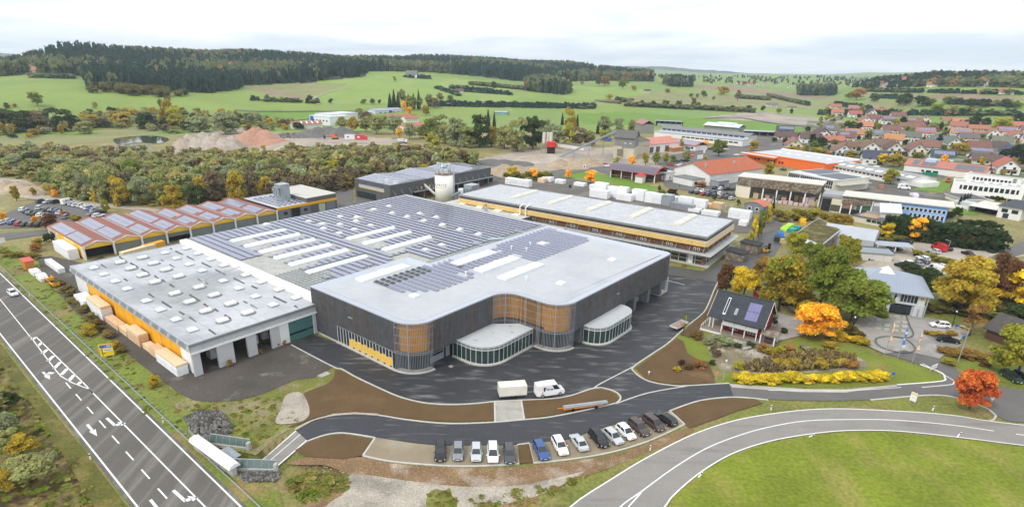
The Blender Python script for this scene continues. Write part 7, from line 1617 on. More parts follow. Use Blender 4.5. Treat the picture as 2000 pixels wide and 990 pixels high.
lot([(965,300,'hatch','dark blue'),(1055,312,'sedan','dark green'),(1145,330,'sedan','red'),(1225,342,'hatch','dark blue'),(1325,357,'suv','black'),(1420,375,'estate','grey'),(1515,387,'suv','dark grey'),(1590,402,'estate','silver'),(1060,270,'hatch','silver'),(1140,285,'sedan','white'),(1225,296,'hatch','grey'),(1315,308,'estate','dark grey'),(1410,322,'hatch','white'),(1490,338,'sedan','brown'),(1590,357,'suv','black')],(1230,340),7.984,(-5.5,1.6),'cars on the lot by the open timber shed',lambda x,y: 'on the lot left of the open timber shed')
lot([(1330,237,'estate','dark blue'),(1420,247,'hatch','white'),(1505,258,'suv','black'),(1600,255,'hatch','dark green'),(1430,210,'hatch','dark grey'),(1530,220,'sedan','grey'),(1555,115,'sedan','dark blue')],(1230,340),7.984,(-5.5,1.6),'cars on the lot by the open timber shed',lambda x,y: 'in the back of the lot near the market hall')
lot([(450,92,'van','white'),(555,92,'van','white'),(910,135,'van','white')],(1230,340),7.984,(5,2.4),'white vans by the timber barn',lambda x,y: ('under the garage roof, left' if x<1290 else 'under the garage roof, right' if x<1310 else 'alone on the drive')+' by the timber barn')
lot([(420,530,'sedan','silver'),(660,485,'estate','dark blue'),(725,452,'estate','black'),(760,395,'hatch','silver'),(860,385,'sedan','dark grey'),(940,330,'suv','dark blue'),(1020,290,'suv','black')],(1640,440),7.984,(6,1.8),'cars on the gravel car park',lambda x,y: 'by the garage and carport' )
lot([(1540,395,'van','red'),(1650,388,'estate','black'),(1470,435,'hatch','silver'),(1400,482,'mpv','grey'),(1260,505,'estate','black'),(1290,545,'estate','white'),(1280,595,'estate','dark grey'),(1200,625,'sedan','grey'),(1045,615,'hatch','white'),(955,662,'suv','black'),(1700,605,'sedan','red'),(1560,670,'hatch','silver'),(1480,745,'van','white'),(1990,470,'sedan','black')],(1640,440),7.984,(6.5,2.6),'cars on the gravel car park',lambda x,y: 'in the row by the shrubs of the gravel car park')
lot([(60,445,'van','bright blue'),(40,850,'hatch','white'),(10,825,'hatch','red'),(1130,770,'estate','dark blue'),(1030,830,'suv','red'),(1170,838,'estate','white'),(950,890,'sedan','dark green'),(1310,815,'hatch','silver'),(1660,580,'sedan','dark blue'),(1900,585,'hatch','white'),(1210,760,'estate','black'),(1280,765,'hatch','dark grey')],(1180,220),7.984,(4.5,.6),'cars around the concrete works',lambda x,y: 'on the roads by the concrete works')
lot([(790,345,'hatch','dark grey'),(140,115,'hatch','silver'),(60,118,'estate','white')],(1430,290),7.984,(4,.8),'cars at the orange store',lambda x,y: 'by the orange store')
put('van',(1775,371),(1755,369),'white','white van on the yard before the white depot',None,True); put('van',(1848,361),(1855,352),'red','red lorry with dark bed at the lawn by the white terraces',None,True)
# forklift, skips, machines
def machine(name,lab,c,px,parts,rot=0.0):
    t = thing(name,lab,c,(*W(*px),.05),rot)
    for nm,x0,x1,y0,y1,z0,z1,cc in parts: cbx(nm,t,x0,x1,y0,y1,z0,z1,cc,OBJ)
    return t
YO = (.72,.38,.02); BK = (.02,.02,.022)
t = machine('forklift','yellow and black forklift standing on the works road','forklift',(1496,493),(('chassis',-1.3,.9,-.65,.65,.35,1.0,YO),('counterweight',-1.5,-.9,-.6,.6,.4,1.25,YO),('overhead_guard',-.9,.6,-.6,.6,2.1,2.2,BK),('post',-.85,-.75,-.6,-.5,1,2.1,BK),('post',-.85,-.75,.5,.6,1,2.1,BK),('post',.45,.55,-.6,-.5,1,2.1,BK),('post',.45,.55,.5,.6,1,2.1,BK),('mast',.95,1.15,-.5,.5,.1,3.0,BK),('fork',1.15,2.2,-.45,-.3,.1,.18,BK),('fork',1.15,2.2,.3,.45,.1,.18,BK),('seat',-.5,0,-.25,.25,1,1.5,BK)),.4)
for x in (-.9,.7):
    for s in (-1,1): piece(wme,'wheel',t,(x,s*.58,.32))
for i,(px,cc,lab,L) in enumerate((((1815,344),(.02,.24,.13),'long green skip on the grass behind the white depot',7),((1745,357),(.02,.26,.19),'green skip at the foot of the white depot',5),((1094,358),(.03,.35,.22),'low green skip beside a white pack on the works yard',2.5))):
    t = thing('skip',lab,'skip',(*W(*px),0),-.15); 
    for nm,a0_,a1_,b0_,b1_,z0,z1 in (('side_wall',-L/2,L/2,-1.2,-1.1,.2,2),('side_wall',-L/2,L/2,1.1,1.2,.2,2),('end_wall',-L/2,-L/2+.1,-1.1,1.1,.2,2),('end_wall',L/2-.1,L/2,-1.1,1.1,.2,2),('floor',-L/2,L/2,-1.1,1.1,.15,.3)): cbx(nm,t,a0_,a1_,b0_,b1_,z0,z1,cc,OBJ)
    for k in range(int(L)): cbx('rib',t,-L/2+.5+k,-L/2+.62+k,-1.27,-1.2,.2,2,cc,OBJ)
for px,L,cc,lab in (((1537,447),8,(.45,.75,.08),'bright green tarpaulin pile on the yard edge'),((1550,452),7,(.03,.33,.27),'teal covered element pile with white lettering panel'),((1524,464),5,(.04,.16,.55),'blue tarpaulin pile beside the teal one'),((1518,470),5,(.03,.05,.05),'dark green pallet pile with black frames'),((1565,434),9,(.75,.42,.02),'yellow formwork beam pile before the turf roof barn'),((1545,430),7,(.5,.5,.5),'grey steel part pile by the yellow beams'),((1575,424),9,(.78,.78,.76),'white panel stack in front of the turf roof barn'),((1658,447),3,(.72,.40,.03),'yellow cage rack behind the storage tent'),((1527,474),2.4,(.6,.42,.24),'small plank pile under the yellow trees'),((1700,462),4,(.30,.30,.28),'grey gabion stack beside the storage tent'),((1785,384),6,(.78,.78,.78),'white foil bags heaped behind the blue building'),((1718,368),6,(.35,.18,.10),'rusty scrap pile at the cream canopy'),((1512,420),6,(.45,.46,.47),'grey rack with orange goods at the yard end')):
    t = thing('material_pile',lab,'material pile',(*W(*px),0),AZ+random.uniform(-.3,.5)); n = max(2,int(L/1.6))
    for k in range(n):
        cbx('bundle',t,-L/2+k*L/n+.05,-L/2+(k+1)*L/n-.05,-1.1+random.uniform(-.3,.2),1.0+random.uniform(-.2,.3),0,random.uniform(.9,1.9),tuple(v*random.uniform(.8,1.2) for v in cc),OBJ)
machine('excavator','orange excavator among the gravel heaps','excavator',(655,272),(('track',-2.5,2.5,-1.6,-.9,0,1,BK),('track',-2.5,2.5,.9,1.6,0,1,BK),('body',-2.4,1.6,-1.4,1.4,1,2.6,(.75,.17,.03)),('cab',.2,1.8,-1.4,-.2,2.6,3.8,(.1,.1,.1)),('boom',-8,1,.0,.6,2.6,3.3,(.75,.17,.03)),('bucket',-9,-7.6,-.6,1.0,.5,2.8,BK)),.2)
machine('site_container','white site container by the gravel heaps','container',(684,272),(('wall',-4,4,-1.5,1.5,0,3.4,(.75,.75,.74)),('window',-2,-.6,-1.56,-1.5,1.3,2.3,BK),('roof',-4.1,4.1,-1.6,1.6,3.4,3.6,(.6,.6,.6))),-.05)
machine('site_container','red site containers next to the white one','container',(706,273),(('wall',-4.5,1.4,-1.5,1.5,0,3.6,(.55,.06,.06)),('door',1.5,4.5,-1.5,1.5,0,2.8,(.60,.05,.07)),('panel',-3,-1,-1.55,-1.5,1.5,2.5,(.7,.7,.7))),-.05)
machine('concrete_mixer','white mixer lorry by the gravel heaps','lorry',(785,280),(('chassis',-4,4,-1.1,1.1,.5,1,BK),('cab',2.4,4.2,-1.2,1.2,1,3,(.75,.75,.75)),('drum',-3.4,1.8,-1.1,1.1,1.2,3.4,(.6,.62,.64)),('wheel',-3,-2,-1.2,1.2,0,.9,BK),('wheel',2.2,3.2,-1.2,1.2,0,.9,BK)),-.05)
# things on the yard of the timber store
t = machine('wooden_hut','small orange brown wooden hut with red lid roof by the road strip','hut',(57,524),(('wall',-2.2,2.2,-1.1,1.1,0,2.5,(.50,.20,.04)),('roof',-2.4,2.4,-1.3,1.3,2.5,2.75,(.72,.10,.08))),AZ+1.57)
for px,lab,L,cc in (((70,535),'upper white foil bundle heap beside the wooden hut',5,(.78,.78,.8)),((84,546),'lower white foil bundle heap beside the orange trailers',5,(.78,.78,.8)),((272,500),'long beige beam pack between the yellow sheds and the store',11,(.72,.58,.36)),((302,490),'orange sided flat truck body between sheds and store',7,(.75,.36,.03))):
    t = thing('material_pile',lab,'material pile',(*W(*px),0),AZ+(1.57 if px[0]<200 else .25)); n = 4
    for k in range(n): cbx('bundle',t,-L/2+k*L/n+.03,-L/2+(k+1)*L/n-.03,-1.0+random.uniform(-.2,.1),1.0,0,random.uniform(1.0,1.6) if px[0]<200 else 2.7,cc,OBJ)
for px,lab in (((97,549),'upper small orange tipping trailer on the store yard'),((108,559),'lower small orange tipping trailer on the store yard')):
    machine('tipping_trailer',lab,'trailer',px,(('floor',-1.6,1.6,-.8,.8,.5,.62,(.7,.3,.02)),('side_wall',-1.6,1.6,-.84,-.78,.5,1.3,(.78,.36,.02)),('side_wall',-1.6,1.6,.78,.84,.5,1.3,(.78,.36,.02)),('end_wall',-1.64,-1.56,-.8,.8,.5,1.3,(.78,.36,.02)),('wheel',-.4,.4,-1.0,-.85,0,.7,BK),('wheel',-.4,.4,.85,1.0,0,.7,BK),('drawbar',1.6,3.0,-.06,.06,.45,.55,BK)),AZ+1.57)
# gravel heaps
def heap(lab,mat,peaks):
    c = np.mean([W(p[0],p[1]) for p in peaks],0); t = thing('gravel_heap',lab,'gravel heap',(*c,0)); m = MB()
    for px,py,r,h in peaks:
        x,y = np.array(W(px,py))-c; n = 14; rings = [(1.0,0),(.72,.30),(.42,.66),(.14,.95),(.0,1.0)]; v = []
        for f,hh in rings: v += [(x+r*f*random.uniform(.86,1.14)*math.cos(2*math.pi*i/n),y+r*f*random.uniform(.86,1.14)*math.sin(2*math.pi*i/n),h*hh*random.uniform(.93,1.05)) for i in range(n)]
        m.add(v,[(k*n+i,k*n+(i+1)%n,(k+1)*n+(i+1)%n,(k+1)*n+i) for k in range(4) for i in range(n)])
    m.build('slope',mat,t,smooth=True)
HG = M('heap_gravel',(.42,.36,.30),var=.15,scale=.12,fine=(.8,.2),c2=(.34,.28,.22),c2s=.1,c2lo=.45,c2hi=.6); HR = M('heap_red',(.40,.22,.15),var=.15,scale=.12,fine=(.8,.2)); HD_ = M('heap_dark',(.13,.125,.115),var=.2,scale=.12,fine=(.8,.2)); HT = M('heap_tan',(.36,.28,.19),var=.18,scale=.12,fine=(.8,.2))
heap('large grey gravel heap with ridged peaks in the pit',HG,[(362+k*13,297-(k%2)*4,13,(9.5,11,10,12,11,11.5,10,9)[k]) for k in range(8)]); heap('reddish gravel heap behind the large grey one',HR,[(488,279,17,9),(503,277,17,11),(520,279,17,9.5),(540,284,14,5)])
heap('dark earth heaps before the low red striped shed',HD_,[(600,266,14,5),(622,265,16,7),(645,264,16,7),(668,265,16,7),(684,266,12,5)]); heap('low pale gravel heaps behind the scrub',HG,[(560,289,18,4),(590,288,18,4.5),(640,290,16,4),(680,288,16,3.5)])
heap('tan sand heaps before the concrete works',HT,[(985,338,11,5),(1010,342,13,5.5),(1040,340,11,4),(1095,326,11,4.5),(1120,327,11,4.5),(1150,322,10,5)]); heap('dark flat heap left of the cement silos',HD_,[(960,318,12,2.2),(985,320,13,2.5),(1010,321,12,2)]); heap('pale gravel heap below the belt conveyor',HG,[(1040,312,14,3),(1070,312,15,3.5)])
heap('bare earth mound beside the track at the far left',HT,[(15,368,9,4),(40,372,10,4),(62,376,9,3)])
# ================================================================== STREET FURNITURE
def ln(px0,px1): return np.array(W(*px0)),np.array(W(*px1))
a,b = ln((0,521),(505,992)); d = b-a; Lr = np.hypot(*d); d /= Lr; t = thing('guard_rail','galvanised guard rail along the right side of the main road','guard rail',(*a,0),math.atan2(d[1],d[0]))
bx('rail',t,-60,Lr+8,-.06,.0,.45,.75,ZINC); pm = MB().box(-.05,.05,.0,.62,.50,.62).mesh('spacer',ZINC); po = MB().box(-.05,.05,.0,.12,0,.72).mesh('post',ZINC)
for k in range(46):
    s = Lr*.34+k*2.0
    if s<Lr+6: piece(po,'post',t,(s,.0,0)); piece(pm,'spacer',t,(s,.0,0))
a,b = ln((363,852),(425,912)); d = b-a; L = np.hypot(*d); t = thing('railing','tubular bridge railing beside the underpass roof','railing',(*a,0),math.atan2(*d[::-1]))
for z in (.5,.85,1.2): m = MB(); m.tube((0,.6,z),(L,.6,z),.04,n=5); m.build('tube',ZINC,t)
for k in range(7): bx('post',t,k*L/6-.04,k*L/6+.04,.56,.64,0,1.2,ZINC)
# underpass entrance: white roof, glazed side walls, tin roof, stone flanks
a,b = ln((383,873),(462,930)); d = b-a; L = float(np.hypot(*d)); t = thing('underpass_entrance','underpass entrance with long white roof and slanting glass side walls','underpass',(*a,0),math.atan2(*d[::-1]))
m = MB(); pr = [(-.95,1.6),(-.7,2.1),(0,2.3),(.7,2.1),(.95,1.6)]; k = len(pr); m.add([(0,y,z) for y,z in pr]+[(L,y,z) for y,z in pr],[(i,i+1,k+i+1,k+i) for i in range(k-1)]+[tuple(range(k)),tuple(range(2*k-1,k-1,-1))]); m.build('roof',WHITE,t); bx('head_wall',t,.2,L-.2,-.4,.3,-2.8,1.6,CONC)
loc = lambda px,z=0.0: (lambda q: (q[0]*math.cos(-t.rotation_euler[2])-q[1]*math.sin(-t.rotation_euler[2]),q[0]*math.sin(-t.rotation_euler[2])+q[1]*math.cos(-t.rotation_euler[2])))(np.array(W(*px,z))-a)
for p0,p1 in (((410,868),(487,878)),((455,918),(540,920))):
    q0,q1 = np.array(loc(p0)),np.array(loc(p1)); e = q1-q0; Lq = np.hypot(*e); e /= Lq; nrm = np.array([-e[1],e[0]]); h = math.atan2(*e[::-1]); n = 6
    piece(UB(CONC),'retaining_wall',t,(*((q0+q1)/2),-2.6),(0,0,h),(Lq,.35,3.0)); piece(UB(BROWNW),'handrail',t,(*((q0+q1)/2+nrm*.25),.75),(0,0,h),(Lq,.06,.08))
    for k in range(n):
        c0_,c1_ = q0+e*Lq*k/n,q0+e*Lq*(k+1)/n; u_ = nrm*-.5; m = MB(); m.add([(*(c0_+e*.05),.45),(*(c1_-e*.05),.45),(*(c1_-e*.05-u_*0+nrm*.55),1.75-.15*k/n),(*(c0_+e*.05+nrm*.55),1.75-.15*k/n)],[(0,1,2,3)]); m.build('glass_pane',M('pale_green_glass',(.10,.15,.13),rough=.1,spec=.7,var=.15),t)
        m = MB(); m.tube((*c0_,.3),(*(c0_+nrm*.55),1.8),.05,n=4); m.build('glazing_bar',ZINC,t)
    m = MB(); m.path([(*q0,.42),(*q1,.42)],.07,5); m.path([(*(q0+nrm*.55),1.78),(*(q1+nrm*.55),1.65)],.06,5); m.build('frame',ZINC,t); piece(UB(CONC),'end_pier',t,(*q1,-.5),(0,0,h),(.5,.7,1.9))
q0,q1 = np.array(loc((428,893))),np.array(loc((462,893))); m = MB(); c = (q0+q1)/2
for k in range(14): m.box(c[0]-1.9+k*.27,c[0]-1.9+k*.27+.2,c[1]-1.6,c[1]+1.3,.5-.02*(k%2),.62)
m.build('tin_roof',ZINC,t)
def rocks(name,lab,px,n,r0,mat,up=1.2):
    P = [np.array(W(*p)) for p in px]; lo,hi = np.min(P,0),np.max(P,0); m = MB(); k = 0; c = np.mean(P,0)
    while k<n:
        q = np.random.uniform(lo,hi)
        if not inpoly(np.array([q]),P)[0]: continue
        k += 1; r = r0*random.uniform(.6,1.3); dd = 1-min(1,np.hypot(*(q-c))/(np.hypot(*(hi-lo))*.45)); z = up*dd
        v = [(q[0]+r*x*random.uniform(.6,1.2),q[1]+r*y*random.uniform(.6,1.2),z+r*zz*random.uniform(.6,1.2)) for x,y,zz in ((1,0,0),(0,1,0),(-1,0,0),(0,-1,0),(0,0,.9),(0,0,-.6))]
        m.add(v,[(0,1,4),(1,2,4),(2,3,4),(3,0,4),(1,0,5),(2,1,5),(3,2,5),(0,3,5)],random.randint(0,1))
    o = m.build(name,mat); tag(o,kind='stuff')
RK = [M('rock_grey',(.20,.19,.18),var=.35,scale=1.5),M('rock_dark',(.09,.085,.075),var=.3,scale=1.5)]
rocks('rock_embankment','',[(362,815),(385,805),(430,808),(450,832),(455,858),(405,862),(375,848)],650,.38,RK,1.5); rocks('rock_embankment','',[(458,925),(548,920),(540,938),(480,942)],300,.35,RK,.3)
rocks('rubble','',[(395,280),(440,282),(450,300),(400,302)],120,1.0,[MATS['pale_gravel'],RK[0]],.5); rocks('rubble','',[(205,285),(290,283),(300,292),(210,296)],160,1.1,[MATS['pale_gravel'],RK[0]],.4); rocks('rubble','',[(545,262),(590,260),(590,270),(548,271)],120,1.2,RK,.5)
for nb,pl in ((700,[(660,730),(726,758),(830,792),(960,790),(962,820),(850,820),(740,806),(655,806),(610,815),(600,780)]),(260,[(1030,784),(1160,763),(1200,775),(1150,796),(1030,815)]),(260,[(1250,722),(1310,680),(1380,712),(1392,745),(1300,748)]),(200,[(590,878),(640,855),(720,860),(705,888),(610,892)]),(240,[(1345,832),(1320,806),(1430,780),(1480,788)])): rocks('soil_clods','',pl,nb,.10,[SOIL,MATS['stony_dirt']],.06)
rocks('gravel_clods','',[(560,905),(709,896),(1010,916),(1180,896),(1340,842),(1250,885),(1060,950),(700,940)],900,.13,[MATS['stony_dirt'],MATS['pale_gravel']],.05)
rocks('garden_stones','',[(1440,668),(1500,690),(1480,700),(1440,690)],30,.3,[SLAB,RK[0]],.1)
# posts, signs, lamps, flags
for px,lab,tilt in (((1269.5,880),'delineator post by the dirt bank',0),((1505.5,801),'delineator post on the grass between lane and curve',0),((1821,802),'delineator post right of the notice board',.1),((1364,932),'leaning delineator post inside the curve',.6),((1869,853),'leaning delineator post at the far inside of the curve',.7),((1580,853),'fallen delineator post on the gravel verge',1.35),((177,897),'delineator post on the left side of the main road',0),((58,578),'delineator post at the guard rail start',0),((319,826),'delineator post behind the guard rail',0)):
    t = thing('delineator_post','white ' +lab,'delineator',(*W(*px),0)); t.rotation_euler = (0,tilt,.3)
    cbx('post',t,-.07,.07,-.07,.07,0,.75,(.8,.8,.8),OBJ); bx('band',t,-.075,.075,-.075,.075,.75,.95,BLACK); cbx('cap',t,-.07,.07,-.07,.07,.95,1.1,(.8,.8,.8),OBJ)
def board(name,lab,c,p0,p1,ytop,ybot,face,faces=()):
    a,b = ln(p0,p1); d = b-a; L = float(np.hypot(*d)); z1 = hgt(*p0,ytop); z0 = hgt(*p0,ybot); t = thing(name,lab,c,(*a,0),math.atan2(*d[::-1]))
    for x in (L*.12,L*.88): bx('post',t,x-.06,x+.06,-.05,.05,0,z0+.3,ZINC)
    cbx('panel',t,0,L,-.12,-.05,z0,z1,face,OBJ)
    for nm,x0,x1,y0,y1,cc in faces: cbx(nm,t,L*x0,L*x1,-.14,-.12,z0+(z1-z0)*y0,z0+(z1-z0)*y1,cc,OBJ)
    return t
WH = (.78,.78,.78); BL = (.03,.12,.5)
board('direction_sign','yellow direction sign with blue field and arrow beside the guard rail','road sign',(200,708),(227,704),673,696,(.80,.55,.02),(('field',.08,.92,.68,.93,BL),('white_mark',.13,.3,.76,.86,WH),('white_mark',.38,.48,.74,.88,WH),('white_mark',.56,.86,.82,.88,WH),('white_mark',.56,.86,.73,.78,WH),('field',.30,.95,.40,.58,WH),('text_line',.36,.9,.47,.52,(.3,.3,.3)),('arrow_stem',.18,.22,.05,.55,BK),('arrow_branch',.22,.42,.22,.27,BK),('arrow_head',.15,.25,.55,.60,BK)))
board('notice_board','white notice board on posts by the lane','sign',(1775,785),(1787,790),764,780,WH,(('field',.05,.95,.72,.95,(.75,.55,.25)),('text_line',.2,.8,.40,.46,(.5,.5,.5)))); board('notice_board','white notice board at the left edge by the side lane','sign',(0,476),(11,474),465,475,WH,(('field',.05,.95,.72,.95,(.75,.6,.35)),('text_line',.2,.8,.4,.46,(.5,.5,.5))))
board('notice_board','small white notice board at the bend of the court road','sign',(1815,727),(1827,722),714,722,WH,(('text_line',.2,.8,.5,.6,(.4,.4,.4)),)); board('notice_board','white totem sign on the estate road','sign',(1373,300),(1377,300),291,299,WH); board('billboard','small white billboard at the road by the timber barn','sign',(1138,331),(1144,331),321,329,WH,(('field',.3,.7,.3,.7,(.1,.1,.1)),)); board('billboard','white billboard before the market hall','sign',(1361,313),(1372,312),303,311,WH); board('billboard','red sign at the estate road','sign',(1349,307),(1355,307),299,306,(.6,.03,.05),(('field',.2,.8,.4,.6,WH),))
for px,yt,lab,cc in (((1741,742),726,'blue round sign on a pole at the lawn edge',BL),((1936,785),776,'yield sign on a pole at the island tip',(.6,.6,.62)),((1575,750),735,'orange marker sign before the yellow hedge',(.6,.3,.15)),((1398,743),726,'small orange marker flag on the lawn',(.6,.25,.15)),((1865,645),633,'blue sign beside the white parked car',BL),((1881,661),655,'blue sign in the planted strip',BL)):
    h = hgt(*px,yt); t = thing('pole_sign',lab,'sign',(*W(*px),0)); bx('pole',t,-.04,.04,-.04,.04,0,h,ZINC)
    if 'yield' in lab: m = MB(); m.add([(-.45,-.06,h),(.45,-.06,h),(0,-.06,h-.8)],[(0,2,1)]); m.build('plate',OBJ,t,color=(*cc,1)); m = MB(); m.add([(-.45,.06,h),(.45,.06,h),(0,.06,h-.8)],[(0,1,2)]); m.build('plate',OBJ,t,color=(.7,.7,.7,1))
    else: m = MB(); m.tube((0,-.03,h-.35),(0,-.08,h-.35),.35,n=12); m.build('plate',OBJ,t,color=(*cc,1))
for px,yt,lab,arm in (((1868,715),642,'tall grey street lamp with arm at the court entrance',1),((1412,743),705,'pale cyan post lamp on the lawn before the pond',0),((125,393),368,'street lamp at the back of the left car park',1),((200,413),379,'street lamp right of the left car park',1),((1267,733),727,'short bollard lamp on the soil bed',0),((1809,520),490,'street lamp between the parked cars and shrubs',1),((1852,486),471,'double armed lamp on the gravel car park',1),((1859,638),609,'black path lamp by the office planting',0),((1661,655),620,'black path lamp at the end of the office court',0),((933,355),320,'white pole at the corner of the grey hall',0),((1245,353),318,'grey pole before the timber barn',0),((859,205),185,'floodlight mast left of the playing field',0),((1012,208),190,'floodlight mast right of the playing field',0),((932,208),188,'middle floodlight mast of the playing field',0)):
    h = hgt(*px,yt); t = thing('street_lamp',lab,'lamp',(*W(*px),0),2.2 if arm else 0); m = MB(); m.cyl(0,0,0,h,.11,.07,n=7); m.build('pole',ZINC if 'black' not in lab else BLACK,t)
    if arm: m = MB(); m.tube((0,0,h),(1.1,0,h+.15),.06,n=5); m.build('arm',ZINC,t); bx('lamp_head',t,.8,1.6,-.15,.15,h+.08,h+.22,ZINC)
    else: m = MB(); m.cyl(0,0,h,h+.3,.2,.12,n=8); m.build('lamp_head',SKYL,t)
for px,yt,cc,lab in (((1728,693),628,((.75,.60,.35),(.7,.35,.25)),'flag pole with tall yellow and red banner, left of three'),((1752.5,702),638,((.06,.22,.7),(.75,.78,.8)),'flag pole with tall blue banner, middle of three'),((1780,712),647,((.75,.62,.40),(.65,.25,.2)),'flag pole with tall red and cream banner, right of three')):
    h = hgt(*px,yt); t = thing('flag_pole',lab,'flag pole',(*W(*px),0),.25); m = MB(); m.cyl(0,0,0,h,.07,.05,n=6); m.build('pole',ZINC,t); m = MB(); n = 9
    for k in range(n):
        z0,z1 = h*.38+h*.6*k/n,h*.38+h*.6*(k+1)/n; w0,w1 = .25+.75*(1-k/n),.25+.75*(1-(k+1)/n); wv = lambda z: .18*math.sin(z*1.7); m.add([(.06,0,z0),(w0,wv(z0),z0),(w1,wv(z1),z1),(.06,0,z1)],[(0,1,2,3)],k%3 == 0)
    m.build('banner',[M('banner_a%d' %px[1],cc[0],var=.08),M('banner_b%d' %px[1],cc[1],var=.08)],t)
a,b = ln((1566,679),(1588,697)); d = b-a; L = float(np.hypot(*d)); t = thing('jetty','grey plank jetty over the reed pond','jetty',(*a,0),math.atan2(*d[::-1]))
for k in range(22): bx('plank',t,k*L/22,(k+1)*L/22-.03,-.75,.75,.75,.82,OLDWOOD)
for x in (.3,L-.3):
    for s in (-.6,.6): bx('post',t,x-.08,x+.08,s-.08,s+.08,0,.75,BROWNW)
t = thing('lounger','grey wooden garden lounger on the stony patch','lounger',(*W(1458,683),.15),.3)
for k in range(7): bx('slat',t,-1+k*.29,-.75+k*.29,-.4,.4,.3+(.1*max(0,k-4)),.34+(.1*max(0,k-4)),SLAB)
for x in (-.9,.8): bx('leg',t,x-.05,x+.05,-.35,.35,0,.3,SLAB)
for px,lab in (((633,733),'concrete shaft cover on the grass bank'),((881,716),'manhole with broken asphalt before the front gate'),((1710,660),'manhole cover on the court')):
    t = tag(bx('shaft_cover',None,0,1,0,1,.05,.25 if px[0] == 633 else .09,SLAB),lab,'shaft cover'); t.location = (*W(*px),.05); t.scale = (2.2,1.4,.2) if px[0] == 633 else (.9,.9,.05); t.rotation_euler = (0,0,.9)
# people near the garage
def person(px,lab,col):
    x,y = W(*px); m = bpy.data.meshes.new('body'); V_ = [(0,0,.95),(0,0,1.2),(0,0,1.42),(0,0,1.55),(0,0,1.68),(.1,0,.9),(.11,.05,.5),(.11,.02,.06),(-.1,0,.9),(-.13,-.1,.5),(-.15,-.05,.06),(.2,0,1.4),(.27,.03,1.12),(.27,.12,.88),(-.2,0,1.4),(-.27,-.03,1.12),(-.27,.08,.88)]
    m.from_pydata(V_,[(0,1),(1,2),(2,3),(3,4),(0,5),(5,6),(6,7),(0,8),(8,9),(9,10),(2,11),(11,12),(12,13),(2,14),(14,15),(15,16)],[]); m.materials.append(OBJ); t = thing('person',lab,'person',(x,y,.05),.8); o = link('body',m,t,(*col,1)); sk = o.modifiers.new('skin','SKIN')
    for v,r in zip(m.skin_vertices[0].data,(.15,.14,.16,.06,.11,.10,.075,.05,.10,.075,.05,.07,.05,.04,.07,.05,.04)): v.radius = (r,r*.85)
    m.skin_vertices[0].data[0].use_root = True; o.modifiers.new('sub','SUBSURF').levels = 1
person((971,367),'person in dark clothes standing by the grey hall end',(.03,.03,.04)); person((1327,366),'person in dark clothes near the white van on the drive',(.03,.04,.05))
# ================================================================== TREES, SHRUBS, WOODS
rng = np.random.default_rng(3)
def crown(n,kind,leaf,seed):
    r = np.random.default_rng(seed); C = np.zeros((n,3)); tint = np.zeros(n)
    if kind in ('broad','bush','col','loose','full'):
        nl = {'broad': 30,'bush': 13,'col': 12,'loose': 16,'full': 24}[kind]; lc = []
        for _ in range(nl):
            a = r.uniform(0,2*math.pi); 
            if kind == 'broad': z = r.uniform(.17,.84); q = .36*math.sqrt(max(.05,1-((z-.45)/.50)**2))*math.sqrt(r.uniform(.05,1)); s = r.uniform(.11,.19)
            elif kind == 'full': z = r.uniform(.07,.84); q = .36*math.sqrt(max(.1,1-((z-.35)/.58)**2))*math.sqrt(r.uniform(.05,1)); s = r.uniform(.10,.2)
            elif kind == 'bush': z = r.uniform(.15,.68); q = .32*math.sqrt(r.uniform(0,1)); s = r.uniform(.12,.24)
            elif kind == 'col': z = r.uniform(.12,.86); q = .26*math.sqrt(r.uniform(0,1))*(1-.6*abs(z-.4)); s = r.uniform(.12,.2)
            else: z = r.uniform(.25,.9); q = .36*math.sqrt(r.uniform(0,1))*(1.15-z*.7); s = r.uniform(.07,.15)
            lc.append((q*math.cos(a),q*math.sin(a),z,s,r.uniform(-.22,.22)))
        lc = np.array(lc); w_ = lc[:,3]**2; k = r.choice(nl,n,p=w_/w_.sum()); d = r.normal(size=(n,3)); d /= np.linalg.norm(d,axis=1)[:,None]; d[:,2] = np.abs(d[:,2])*.9-.25*(r.random(n)<.4)
        rad = lc[k,3]*(r.uniform(.55,1.08,n)); C = lc[k,:3]+d*rad[:,None]*np.array([1,1,.85]); tint = .5+lc[k,4]+r.uniform(-.32,.32,n); out = d
        C[:,2] = np.clip(C[:,2],.02,1.02)
    else:
        z = 1-np.sqrt(r.random(n))*.95; a = r.uniform(0,2*math.pi,n); lay = np.floor(z*9)/9; q = .46*(1-z)**.8*(.55+.45*(1-(z-lay)*9))*r.uniform(.75,1.05,n); C = np.stack([q*np.cos(a),q*np.sin(a),z],1); out = np.stack([np.cos(a),np.sin(a),np.full(n,.3)],1); tint = .5+r.uniform(-.35,.35,n)
    nrm = out+r.normal(size=(n,3))*.7+np.array([0,0,.35]); nrm /= np.linalg.norm(nrm,axis=1)[:,None]
    u = np.cross(nrm,r.normal(size=(n,3))); u /= np.linalg.norm(u,axis=1)[:,None]; v = np.cross(nrm,u); s = leaf*r.uniform(.6,1.35,n)[:,None]
    Q = np.stack([C-u*s-v*s*.6,C+u*s-v*s*.7,C+u*s*.7+v*s,C-u*s*.8+v*s*.8],1)
    Q[:,2] += nrm*s*.35
    return Q,np.clip(tint,0,1)
